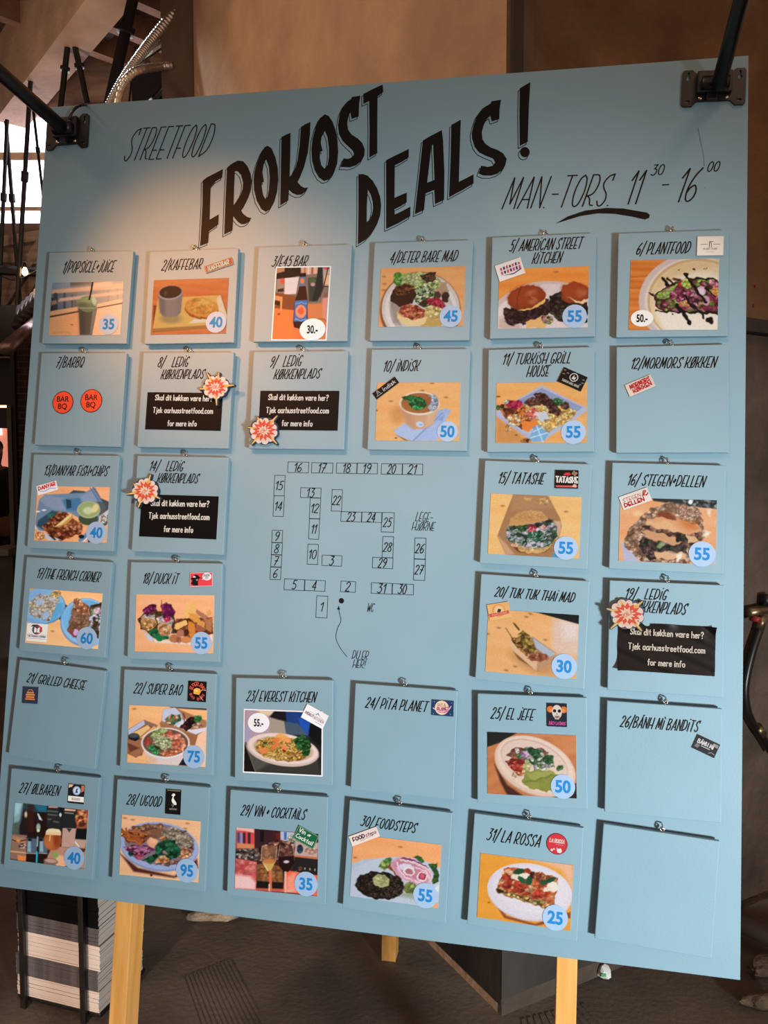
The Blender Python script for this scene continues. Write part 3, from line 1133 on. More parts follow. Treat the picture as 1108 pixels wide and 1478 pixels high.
for sgn in (-1, 1):
    e = V_((0.092 * sgn, 0, 0.84), 0.108, a)
    V_((0.105 * sgn, -0.015, 0.55), 0.088, e)
link('shorts', skin_mesh(sp, se, sr), M_SHIRT, t)
bm = bmesh.new()
for sgn in (-1, 1):
    box(bm, (0.11 * sgn - 0.05, -0.2, 0), (0.11 * sgn + 0.05, 0.07, 0.09), bevel=0.03)
obj('shoes', bm, M_SHIRT, t, True)

# wire rack with bundled magazines
c0 = at_z(118, 1462, 0.02)        # near right foot of the stack
t_ = math.radians(-14)
corner = at_z(145, 1461, 0.03)
ex = Vector((math.cos(t_), math.sin(t_), 0))        # along the front, rightward
ey = Vector((-math.sin(t_), math.cos(t_), 0))
lp = at_z(26, 1432, 0.03)
ex = (corner - lp)
wfront = ex.length
ex.normalize()
ey = Vector((-ex.y, ex.x, 0))
MR = Matrix(((ex.x, ey.x, 0, lp.x), (ex.y, ey.y, 0, lp.y), (0, 0, 1, 0), (0, 0, 0, 1)))
print('rack', lp, corner, wfront)
DEP = 0.205
rack = empty('magazine_rack', MR, 'black metal rack holding bundled magazines, left of the pine leg', 'magazine rack')
bm = bmesh.new()
box(bm, (0.0, 0.0, 0.012), (wfront, DEP, 0.026), bevel=0.004)
obj('base_plate', bm, M_BLACKMETAL, rack)
for (x, y) in ((wfront * 0.115, -0.012), (wfront * 0.84, -0.012), (wfront * 0.115, DEP + 0.012), (wfront * 0.84, DEP + 0.012)):
    bm = bmesh.new()
    box(bm, (x - 0.008, y - 0.006, 0.0), (x + 0.008, y + 0.006, 0.62), bevel=0.001)
    obj('upright', bm, M_BLACKMETAL, rack)
for y in (-0.012, DEP + 0.012):
    bm = bmesh.new()
    box(bm, (wfront * 0.10, y - 0.005, 0.608), (wfront * 0.80, y + 0.005, 0.62))
    obj('crossbar', bm, M_BLACKMETAL, rack)
M_PAGE = mat('page_edges', '#b3a79e', '#bdb1a8', rough=0.8, scale=60, stretch=(0.3, 0.3, 30))
M_SPINE = mat('grey_spine', '#3c393b', '#5a5658', rough=0.35, scale=5, stretch=(6, 1, 0.3))
M_COVER = mat('pale_cover', '#6d625a', '#80746b', rough=0.35, scale=6)
M_BLK = mat('black_spine', '#020202', '#050505', rough=0.9, spec=0.1, scale=6)


def magazine(name, spine):
    """one magazine with its spine facing the front, or its page edges"""
    th = 0.0052
    w, d = wfront * 0.985, DEP * 0.97
    me_t = []
    root = bpy.data.objects.new(name, None)
    root.empty_display_size = 0.02
    bm = bmesh.new()
    box(bm, (0, 0.0012, 0.00012), (w, d, th - 0.00012))
    a = bpy.data.meshes.new('pages')
    bmesh.ops.recalc_face_normals(bm, faces=bm.faces)
    bm.to_mesh(a)
    bm.free()
    a.materials.append(M_PAGE)
    bm = bmesh.new()
    if spine:
        box(bm, (0, 0, 0), (w, d + 0.001, 0.00012))
        box(bm, (0, 0, th - 0.00012), (w, d + 0.001, th))
        box(bm, (-0.0002, 0, 0), (w + 0.0002, 0.0012, th))
    else:
        box(bm, (0, 0.0014, 0), (w, d + 0.001, 0.00012))
        box(bm, (0, 0.0014, th - 0.00012), (w, d + 0.001, th))
        box(bm, (-0.0002, d, 0), (w + 0.0002, d + 0.0012, th))
    b = bpy.data.meshes.new('cover')
    bmesh.ops.recalc_face_normals(bm, faces=bm.faces)
    bm.to_mesh(b)
    bm.free()
    return a, b


pa_, cv_s = magazine('magazine', True)
pb_, cv_p = magazine('magazine', False)
cv_s.materials.append(M_SPINE)
cv_p.materials.append(M_COVER)
cv_b = cv_s.copy()
cv_b.materials.clear()
cv_b.materials.append(M_BLK)
BUN = [('p', 11, 'lowest pale page-edged bundle of the magazine stack', 'lowest pale bundle of magazines'),
       ('s', 11, 'lower grey-spined bundle of the magazine stack', 'lower grey bundle of magazines'),
       ('p', 13, 'middle pale page-edged bundle of the magazine stack', 'middle pale bundle of magazines'),
       ('s', 9, 'upper grey-spined bundle of the magazine stack', 'upper grey bundle of magazines'),
       ('b', 18, 'black-spined bundle on top of the magazine stack', 'black bundle of magazines')]
z = 0.0265
for kind_, n, lab, grp in BUN:
    offx, offy = random.uniform(-0.006, 0.006), random.uniform(-0.003, 0.004)
    for i in range(n):
        r = empty('magazine', MR @ Matrix.Translation((0.002 + offx + random.uniform(-.0015, .0015), offy + random.uniform(0, .0015), z)), 'magazine in the ' + lab, 'magazine', grp)
        link('pages', pa_ if kind_ != 'p' else pb_, None, r)
        link('cover', {'s': cv_s, 'p': cv_p, 'b': cv_b}[kind_], None, r)
        z += 0.00525

# scraps on the floor
M_PAPER = mat('white_paper', '#dfe4e0', '#eef2ee', rough=0.7, scale=20)
c = at_z(872, 1402, 0.02)
bm = bmesh.new()
bmesh.ops.create_icosphere(bm, subdivisions=2, radius=0.021, matrix=Matrix.Translation(c))
rnd = np.random.RandomState(5)
for v in bm.verts:
    v.co = c + (v.co - c) * rnd.uniform(0.75, 1.15)
    v.co.z = max(v.co.z, 0.001)
paper = obj('crumpled_paper', bm, M_PAPER)
tag(paper, 'crumpled white paper scrap on the floor near the right pine leg', 'paper')
bm = bmesh.new()
box(bm, (c.x - 0.015, c.y - 0.0215, 0.018), (c.x - 0.001, c.y - 0.014, 0.026))
obj('green_print', bm, mat('green_print', '#4f9a5c', '#5fae6c', rough=0.7), paper)


def rock(name, label, cat, p, r, sc, m, seed, rot=0.0):
    rn = np.random.RandomState(seed)
    bm = bmesh.new()
    bmesh.ops.create_icosphere(bm, subdivisions=3, radius=r)
    for v in bm.verts:
        v.co *= 1 + 0.25 * math.sin(v.co.x * 3.1 / r + seed) * math.sin(v.co.y * 2.7 / r) + rn.uniform(-.08, .08)
        v.co.x *= sc[0]
        v.co.y *= sc[1]
        v.co.z *= sc[2]
    bmesh.ops.rotate(bm, verts=bm.verts, cent=(0, 0, 0), matrix=Matrix.Rotation(rot, 3, 'Z'))
    zmin = min(v.co.z for v in bm.verts)
    for v in bm.verts: v.co += Vector((p.x, p.y, -zmin - 0.002))
    o = obj(name, bm, m)
    tag(o, label, cat)


M_STONE = mat('pale_rubble', '#6f6050', '#a08e7a', rough=0.9, scale=14, detail=10, bump=0.6, bscale=40)
M_STONE2 = mat('brown_rubble', '#4d4033', '#76634f', rough=0.9, scale=14, detail=10, bump=0.6, bscale=40)
rock('broken_stone', 'pale broken stone on the dark floor right of the left pine leg', 'stone', at_z(306, 1324, 0.01), 0.06, (1.35, 0.6, 0.35), M_STONE, 2, 0.1)
rock('concrete_chunk', 'brown rubble chunk on the floor under the board right corner', 'rubble', at_z(1098, 1446, 0.01), 0.035, (1.6, 0.8, 0.5), M_STONE2, 5, 0.3)
rock('rubble_pile', 'low brown rubble heap against the wall at the right edge', 'rubble', at_z(1118, 1400, 0.01), 0.05, (1.7, 0.8, 0.5), M_STONE2, 9, 0.4)
bm = bmesh.new()
p, q = at_z(1040, 1318, 0.07), at_z(1150, 1372, 0.07)
tube(bm, [p - (q - p) * 1.2, q + (q - p)], 0.03, 10)
tag(obj('floor_pipe', bm, mat('dark_pipe', '#3a2e28', '#4a3c34', rough=0.6), None, True), 'dark brown pipe lying along the wall foot at the right edge', 'pipe')

# hose and valve on the right wall
wp0 = A0 - dl * 0.045
hz = lambda x, y: on_plane(x, y, wp0, -dl)
cpt = hz(1098, 892)
t = empty('wall_hose', Matrix.Translation(cpt), 'black rubber hose looped from a brass valve on the right wall', 'hose')
bm = bmesh.new()
hp_ = [hz(1097, 905), hz(1084, 945), hz(1075, 990), hz(1078, 1025), hz(1090, 1050), hz(1101, 1066), hz(1112, 1085)]
tube(bm, [q - cpt for q in catmull(hp_, 6)], 0.013, 10)
obj('hose', bm, mat('rubber', '#141210', '#1e1a17', rough=0.35), t, True)
M_BRASS = mat('old_brass', '#6b5a42', '#8c795c', rough=0.35, metal=0.8, scale=30)
for (a, b, r) in ((hz(1080, 884), hz(1112, 878), 0.016), (hz(1101, 888), hz(1096, 908), 0.014), (hz(1092, 1049), hz(1099, 1060), 0.017)):
    bm = bmesh.new()
    tube(bm, [a - cpt, b - cpt], r, 10)
    obj('brass_fitting', bm, M_BRASS, t, True)
bm = bmesh.new()
tube(bm, [hz(1106, 858) - cpt, hz(1105, 874) - cpt], 0.02, 10)
obj('valve_handle', bm, M_BLACKMETAL, t, True)
bm = bmesh.new()
q = hz(1083, 892) - cpt
tube(bm, [q - dl * 0.0, q - dl * 0.03], 0.009, 10)
obj('red_cap', bm, mat('red_plastic', '#8a2020', '#9c2828', rough=0.5), t, True)
for (x, y) in ((1089, 413), (1087, 441)):
    bm = bmesh.new()
    q = on_plane(x, y, A0 - dl * 0.02, -dl)
    tube(bm, [q + dl * 0.01, q - dl * 0.004], 0.005, 8)
    tag(obj('wall_plug', bm, mat('red_plug', '#7a1f1c', '#8c2824', rough=0.5)), ('upper' if y < 430 else 'lower') + ' red wall plug beside the board right edge', 'wall plug', 'red wall plugs')
# ------------------------------------------------------------------ the big board
board = empty('sign_board', MB, 'large leaning blue painted food-hall sign board on pine legs', 'sign board')
BT = 0.018
bm = bmesh.new()
box(bm, (0, 0, -BT), (BW, BH, 0), bevel=0.001)
obj('panel', bm, M_BLUE, board)


# legs: two long pine battens flush behind the board, a strut standing behind it
def leg_box(u0, u1, vtop, d):
    bm = bmesh.new()
    box(bm, (u0, -0.9, -BT - d), (u1, vtop, -BT - 0.0005), bevel=0.002)
    # cut level with the floor
    bmesh.ops.transform(bm, matrix=MB, verts=bm.verts)
    g = bmesh.ops.bisect_plane(bm, geom=bm.verts[:] + bm.edges[:] + bm.faces[:], plane_co=(0, 0, 0.001), plane_no=(0, 0, -1), clear_outer=True)
    es = [e for e in g['geom_cut'] if isinstance(e, bmesh.types.BMEdge)]
    bmesh.ops.edgeloop_fill(bm, edges=es)
    bmesh.ops.transform(bm, matrix=MBI, verts=bm.verts)
    return bm


ul0 = loc2(MB, 167, 1302, -BT).x
ul1 = loc2(MB, 190.5, 1305, -BT).x
obj('leg', leg_box(ul0, ul1, 1.2, 0.062), M_PINE, board)
ur0 = loc2(MB, 803, 1400, -BT).x
ur1 = loc2(MB, 833, 1400, -BT).x
obj('leg', leg_box(ur0, ur1, 1.2, 0.045), M_PINE, board)
# rear strut from the upper back of the board down to the floor
f0, f1 = at_z(550.5, 1386.5, 0.0), at_z(570.5, 1389, 0.0)
fw = (f1 - f0).length
fx = (f1 - f0).normalized()
top = MB @ Vector((loc2(MB, 560, 700, 0).x, BH * 0.78, -BT - 0.03))
base = (f0 + f1) / 2
axis = (top - base)
ln = axis.length
axis.normalize()
fy = axis.cross(fx).normalized()
fx2 = fy.cross(axis)
MS = Matrix(((fx2.x, fy.x, axis.x, base.x), (fx2.y, fy.y, axis.y, base.y), (fx2.z, fy.z, axis.z, base.z), (0, 0, 0, 1)))
bm = bmesh.new()
dep_ = 0.05 if fy.y > 0 else -0.05
box(bm, (-fw / 2, min(0, dep_), -0.1), (fw / 2, max(0, dep_), ln), mat=MS)
g = bmesh.ops.bisect_plane(bm, geom=bm.verts[:] + bm.edges[:] + bm.faces[:], plane_co=(0, 0, 0.001), plane_no=(0, 0, -1), clear_outer=True)
bmesh.ops.edgeloop_fill(bm, edges=[e for e in g['geom_cut'] if isinstance(e, bmesh.types.BMEdge)])
bmesh.ops.transform(bm, matrix=MBI, verts=bm.verts)
obj('leg', bm, M_PINE, board)

# --- painted title, traced letter by letter
ZI = 0.0006
TITLE = [
 ('T1', [(100, 245), (150, 205), (230, 165), (330, 112), (322, 208), (250, 250), (190, 318), (186, 430), (178, 690), (283, 630), (278, 745), (172, 822), (162, 955), (70, 990), (80, 820), (97, 520)], []),
 ('T1', [(378, 95), (430, 52), (500, 15), (560, 22), (610, 78), (645, 160), (660, 250), (650, 350), (620, 440), (580, 520), (535, 580), (560, 622), (605, 658), (655, 672), (625, 715), (590, 738), (545, 743), (505, 720), (472, 682), (448, 650), (440, 812), (345, 860), (358, 500)],
  [[(466, 135), (500, 137), (538, 182), (560, 262), (556, 340), (533, 410), (490, 475), (452, 530), (458, 330)]]),
 ('px', [(386, 210.5), (391.7, 214), (397.4, 227), (400.8, 242), (401.7, 258.6), (399.9, 276.5), (396.2, 290.7), (389.9, 302), (383.6, 306), (377.3, 302), (370.3, 289.4), (366.6, 274.2), (366, 259), (367, 249), (370.8, 235.8), (377, 220.5), (381.6, 213)],
  [[(384.2, 230.2), (388, 240.5), (389.2, 256), (388.2, 273.7), (386, 284), (383.1, 287.4), (379.6, 281.3), (377.6, 269.9), (377.6, 263.4), (380.9, 262.6), (378.7, 248.5), (380.8, 236)]]),
 ('T2', [(445, 300), (490, 276), (548, 252), (545, 500), (538, 755), (575, 715), (605, 650), (630, 560), (650, 420), (668, 185), (715, 155), (775, 128), (770, 270), (745, 480), (700, 650), (660, 750), (628, 815), (665, 858), (710, 882), (750, 875), (722, 920), (675, 957), (622, 962), (570, 940), (530, 903), (522, 1025), (430, 1082)], []),
 ('T2', [(940, 40), (985, 60), (1030, 130), (1065, 230), (1085, 340), (1092, 470), (1080, 610), (1040, 720), (985, 785), (930, 802), (872, 762), (825, 682), (795, 570), (787, 450), (800, 320), (835, 190), (880, 90)],
  [[(940, 230), (970, 300), (986, 420), (986, 530), (972, 620), (935, 662), (900, 622), (882, 540), (884, 465), (915, 460), (893, 370), (905, 290)]]),
 ('T3', [(612, 240), (712, 222), (698, 320), (693, 460), (612, 490), (598, 412), (575, 460), (562, 540), (572, 612), (612, 668), (680, 710), (732, 762), (762, 835), (758, 905), (725, 970), (660, 1020), (590, 1042), (485, 1038), (520, 940), (575, 945), (622, 925), (640, 888), (625, 850), (570, 800), (510, 740), (468, 660), (457, 560), (475, 440), (520, 340), (568, 287), (610, 265)], []),
 ('T3', [(745, 205), (850, 150), (965, 97), (975, 180), (908, 232), (905, 560), (905, 880), (815, 930), (818, 600), (812, 285), (748, 318)], []),
 ('T4', [(97, 290), (150, 288), (200, 305), (260, 365), (310, 450), (345, 550), (357, 650), (345, 760), (310, 860), (255, 950), (180, 1035), (90, 1092), (97, 700)],
  [[(204, 465), (236, 520), (259, 600), (264, 680), (252, 750), (226, 812), (191, 835), (192, 650)]]),
 ('T4', [(412, 130), (520, 75), (590, 42), (672, 0), (670, 97), (590, 150), (512, 188), (510, 400), (508, 560), (580, 528), (648, 500), (648, 610), (580, 655), (508, 690), (512, 750), (600, 708), (690, 660), (688, 770), (560, 845), (413, 915), (413, 600)], []),
 ('px', [(610.2, 203), (622, 196), (637.4, 188), (639.3, 203), (641.2, 248.5), (640.8, 288.6), (627.7, 294.8), (626.6, 274.2), (614, 279.4), (611.8, 303.5), (598.5, 309.2), (603.5, 265)],
  [[(625, 208), (627, 259.8), (616.3, 264), (622.4, 212)]]),
 ('T5', [(485, 162), (592, 103), (582, 400), (570, 812), (660, 768), (738, 727), (738, 830), (600, 912), (458, 988), (475, 600)], []),
 ('px', [(708.6, 146.6), (722.9, 143.9), (720.7, 158), (720.4, 171.9), (709.5, 175.5), (707.4, 167.5), (702.3, 171.9), (697.9, 180.8), (695.1, 190.9), (696, 201), (700.4, 207.9), (708, 213), (716.9, 216.1), (725.7, 221.2), (731, 229.4), (729, 239), (724.5, 246), (717.5, 251), (708.8, 253.6), (697.4, 253.5), (690.4, 250.5), (694.2, 239.4), (703.7, 241), (711.3, 239.4), (714.6, 234.5), (711.3, 228.9), (701.2, 225.1), (691.1, 220), (684.8, 211.8), (681, 199.2), (680.8, 192), (683.4, 180.8), (687.8, 168.1), (696, 156.8), (703, 152.3), (708.3, 150.4)], []),
 ('T6', [(712, 140), (770, 105), (832, 70), (815, 350), (803, 750), (712, 797), (708, 450)], []),
 ('T6', [(770 + 55 * math.cos(a), 868 + 58 * math.sin(a)) for a in np.linspace(0, 6.283, 22)[:-1]], []),
]
art = Art(MB)
for c, outer, holes in TITLE:
    o = [art.loc(c, *p) for p in outer]
    hh = [[art.loc(c, *p) for p in h] for h in holes]
    art.poly(o, ZI, '#120f0d', hh)
    # thin drop-line to the lower left
    k = o[0].x * 0
    for lp_ in [o] + hh:
        sh = [Vector((p.x - 0.0034, p.y - 0.0055)) for p in lp_]
        art.ribbon(sh + [sh[0]], 0.0015, ZI - 0.0002, '#17130f', cap=False)
art.build('title_lettering', board)

art = Art(MB)
write(art, 'STREETFOOD', art.loc('T7', 52, 432), art.loc('T7', 880, 385), 0.075, ZI, '#1a1714', 0.0025, slant=19, gap=0.12)
art.build('subtitle_lettering', board)
art = Art(MB)
write(art, 'MAN.-TORS.', art.loc('T8', 30, 250), art.loc('T8', 530, 234), 0.066, ZI, '#1a1714', 0.0027, slant=17, gap=0.13)
write(art, '11', art.loc('T8', 606, 228), art.loc('T8', 660, 225), 0.068, ZI, '#1a1714', 0.0029, slant=17, gap=0.16)
write(art, '30', art.loc('T8', 730, 92), art.loc('T8', 784, 88), 0.021, ZI, '#1d1a17', 0.0021, slant=17, gap=0.14)
write(art, '-', art.loc('T8', 786, 160), art.loc('T8', 814, 158), 0.024, ZI, '#1d1a17', 0.0026, slant=0)
write(art, '16', art.loc('T8', 840, 217), art.loc('T8', 925, 214), 0.068, ZI, '#1a1714', 0.0029, slant=17, gap=0.16)
write(art, '00', art.loc('T8', 992, 74), art.loc('T8', 1044, 72), 0.020, ZI, '#1d1a17', 0.0021, slant=17, gap=0.14)
sw = [(282, 319), (340, 285), (420, 258), (520, 245), (600, 248), (680, 262), (712, 267), (725, 278), (722, 292), (702, 300), (640, 286), (560, 273), (480, 271), (400, 283), (340, 301)]
art.poly([art.loc('T8', *p) for p in sw], ZI, '#17120f')
art.build('hours_lettering', board)

# --- stall map
art = Art(MB)
MAP = {16: (206, 62, 314, 120), 17: (333, 66, 443, 122), 18: (465, 67, 573, 124), 19: (573, 68, 681, 126), 20: (704, 71, 815, 129), 21: (815, 72, 922, 131),
       15: (135, 133, 185, 243), 14: (131, 242, 181, 353), 13: (274, 199, 380, 254), 12: (324, 254, 375, 365), 11: (320, 365, 369, 474), 22: (441, 209, 491, 325),
       23: (489, 327, 598, 382), 24: (598, 329, 706, 385), 25: (706, 331, 768, 437), 28: (711, 459, 764, 573), 29: (657, 570, 763, 631), 10: (312, 500, 363, 609),
       3: (388, 558, 491, 618), 9: (122, 425, 174, 492), 8: (120, 492, 173, 557), 7: (117, 557, 170, 622), 6: (113, 622, 166, 690), 5: (187, 685, 294, 748),
       4: (294, 690, 402, 752), 2: (488, 697, 564, 757), 31: (651, 705, 761, 767), 30: (761, 710, 873, 771), 26: (882, 467, 937, 580), 27: (878, 580, 934, 694), 1: (359, 775, 413, 894)}
art_map = None
for n, (x0, y0, x1, y1) in MAP.items():
    art = Art(MB)
    a, b = art.loc('Q', x0, y0), art.loc('Q', x1, y1)
    sk = (b.y - a.y) * 0.0
    art.ribbon([(a.x, a.y), (b.x, a.y), (b.x, b.y), (a.x, b.y), (a.x, a.y)], 0.0011, ZI, '#2a2c2e')
    c = (a + b) / 2
    h = 0.0185
    wd = 0.0155 if n > 9 else 0.008
    if str(n) == '1': wd = 0.005
    if n == 11: wd = 0.010
    write(art, str(n), (c.x - wd / 2 - 0.002, c.y - h / 2), (c.x + wd / 2 - 0.002, c.y - h / 2), h, ZI, '#1a1a1a', 0.0019, slant=11, gap=0.14)
    art.build('stall_outline', board)
for s_, p0, p1, h in (('LEGE-', (884, 376), (970, 380), 0.0185), ('HJØRNE', (865, 425), (982, 428), 0.017), ('WC', (625, 859), (658, 860), 0.017), ('DU ER', (546, 1110), (628, 1115), 0.017), ('HER!', (550, 1157), (612, 1160), 0.016)):
    art = Art(MB)
    write(art, s_, art.loc('Q', *p0), art.loc('Q', *p1), h, ZI, '#202020', 0.0013, slant=13)
    art.build('map_caption', board)
art = Art(MB)
d = art.loc('Q', 490, 802)
art.disc(d.x, d.y, 0.0056, ZI, '#141414')
P = catmull([(p.x, p.y, 0) for p in (art.loc('Q', *q) for q in ((519, 1100), (482, 1050), (461, 1000), (469, 950), (487, 910), (480, 870), (475, 845)))], 8)
art.ribbon([(v.x, v.y) for v in P], 0.0012, ZI, '#1c1c1c')
art.poly([art.loc('Q', *q) for q in ((476, 828), (467, 848), (483, 850))], ZI, '#161616')
art.build('position_marker', board)

# --- small marks on the paint
art = Art(MB)
P = catmull([(p.x, p.y, 0) for p in (art.loc('px', *q) for q in ((1007, 185), (1011, 205), (1015, 225), (1016, 240)))], 5)
art.ribbon([(v.x, v.y) for v in P], 0.001, ZI, '#5f7a86')
for (x, y) in ((983, 291), (1017, 271)):
    q = art.loc('px', x, y)
    art.disc(q.x, q.y, 0.001, ZI, '#5a6d75', n=10)
art.build('scuff_marks', board)


# ------------------------------------------------------------------ wall-mount brackets with arms
def rr(x0, y0, x1, y1, r, n=4):
    out = []
    for cx_, cy_, a0 in ((x1 - r, y1 - r, 0), (x0 + r, y1 - r, 90), (x0 + r, y0 + r, 180), (x1 - r, y0 + r, 270)):
        for i in range(n + 1):
            a = math.radians(a0 + 90 * i / n)
            out.append((cx_ + r * math.cos(a), cy_ + r * math.sin(a)))
    return out


def bracket(cx, cy, w, h, label, arm_pts, armr, rot):
    c = loc2(MB, cx, cy)
    MT = MB @ Matrix.Translation((c.x, c.y, 0.0008)) @ Matrix.Rotation(math.radians(rot), 4, 'Z')
    t = empty('support_arm', MT, label, 'support arm')
    W, Hh, e, ry = w / 2, h / 2, w * 0.19, h * 0.37
    outl = [(-W + .004, Hh), (-W + e - .004, Hh), (-W + e, Hh - .004), (-W + e + .006, ry), (W - e - .006, ry), (W - e, Hh - .004), (W - e + .004, Hh), (W - .004, Hh), (W, Hh - .004),
            (W, -Hh + .004), (W - .004, -Hh), (W - e + .004, -Hh), (W - e, -Hh + .004), (W - e - .006, -ry), (-W + e + .006, -ry), (-W + e, -Hh + .004), (-W + e - .004, -Hh), (-W + .004, -Hh), (-W, -Hh + .004), (-W, Hh - .004)]
    holes = []
    for sx in (-1, 1):
        x = sx * (W - e * 0.5)
        y = Hh * 0.62
        key = [(x - .0022, y + .008), (x - .0022, y + .001), (x - .0045, y - .003), (x - .003, y - .007), (x, y - .0085), (x + .003, y - .007), (x + .0045, y - .003), (x + .0022, y + .001), (x + .0022, y + .008), (x, y + .0105)]
        holes.append(key)
        yy = -Hh * 0.74
        holes.append([(x - .0042, yy - .0022), (x + .0042, yy - .0022), (x + .0042, yy + .0015), (x + .0018, yy + .0026), (x - .0042, yy + .002)])
    bm = bmesh.new()
    prism(bm, outl, holes, 0.0, 0.0045)
    obj('mount_plate', bm, M_BLACKMETAL, t)
    bm = bmesh.new()
    box(bm, (-W + e + .004, -ry * 0.55, 0.0045), (W - e - .004, ry * 1.05, 0.016), bevel=0.003)
    obj('joint_block', bm, M_BLACKMETAL, t)
    bm = bmesh.new()
    box(bm, (-W * 0.24, -ry * 1.1, 0.0045), (W * 0.1, -ry * 0.5, 0.014), bevel=0.002)
    obj('latch', bm, M_BLACKMETAL, t)
    bm = bmesh.new()
    tube(bm, [(-W * 0.42, -0.001, 0.022), (W * 0.42, -0.001, 0.022)], 0.013, 14)
    obj('pivot', bm, M_BLACKMETAL, t, True)
    for sx in (-1, 1):
        for sy in (-1, 1):
            bm = bmesh.new()
            lathe(bm, [(0.0042, 0.0045), (0.0042, 0.006), (0.0028, 0.0078), (0.0006, 0.008)], 12, Matrix.Translation((sx * (W - e) * 0.66, sy * ry * 0.8, 0)))
            obj('screw', bm, M_STEEL, t, True)
    inv = MT.inverted()
    bm = bmesh.new()
    pts_ = [inv @ Vector(p) for p in arm_pts]
    pts_[0] = Vector(pts_[0])
    tube(bm, pts_, armr, 16)
    obj('arm_tube', bm, M_BLACKMETAL, t, True)
    return t, MT


jr = MB @ Vector((*loc2(MB, 1037, 122, 0.03), 0.03))
e_ = at_y(1073, -12, jr.y - 0.16)
br, _ = bracket(1029, 128, 0.121, 0.0755, 'black metal bracket and arm rising at the board top right corner', [jr, e_, e_ + (e_ - jr) * 3.2], 0.0145, -1.5)
jl = MB @ Vector((*loc2(MB, 90, 184, 0.03), 0.03))
e_ = at_y(-6, 100, jl.y - 0.18)
bl, MTL = bracket(98.5, 192, 0.108, 0.081, 'black metal bracket and arm at the board top left corner', [jl, e_, e_ + (e_ - jl) * 3.4], 0.0155, 1.0)
bm = bmesh.new()
cb = [MB @ Vector((*loc2(MB, 100, 172, 0.02), 0.02)), MB @ Vector((*loc2(MB, 104, 162, 0.022), 0.022)), MB @ Vector((*loc2(MB, 112, 154, 0.012), 0.012)), MB @ Vector((*loc2(MB, 124, 151, 0.0), 0.0)), at_y(150, 149, jl.y + 0.35)]
tube(bm, [MTL.inverted() @ v for v in catmull(cb, 6)], 0.0032, 8)
obj('cable', bm, M_BLACKMETAL, bl, True)

# ------------------------------------------------------------------ hooks and tiles
ZF, ZBK = 0.019, 0.007
bm = bmesh.new()
hkp = [(0, 0, 0), (0, 0, 0.011), (0.0, -0.0015, 0.015), (0.0, -0.006, 0.0175), (0, -0.0095, 0.015), (0, -0.009, 0.0115), (0, -0.006, 0.0105)]
tube(bm, catmull(hkp, 4), 0.0013, 7)
hook_me = bpy.data.meshes.new('hook')
bm.to_mesh(hook_me)
bm.free()
hook_me.materials.append(M_STEEL)
for p in hook_me.polygons: p.use_smooth = True
bm = bmesh.new()
ring = [(0.0038 * math.cos(a), 0.0 + 0.0038 * math.sin(a) + 0.0052, 0) for a in np.linspace(-math.pi / 2 + 0.2, math.pi * 1.5, 16)]
tube(bm, [(0, -0.012, 0), (0, 0.0012, 0)] + ring, 0.0011, 6)
eye_me = bpy.data.meshes.new('screw_eye')
bm.to_mesh(eye_me)
bm.free()
eye_me.materials.append(M_STEEL)
for p in eye_me.polygons: p.use_smooth = True


class Tile:
    pass


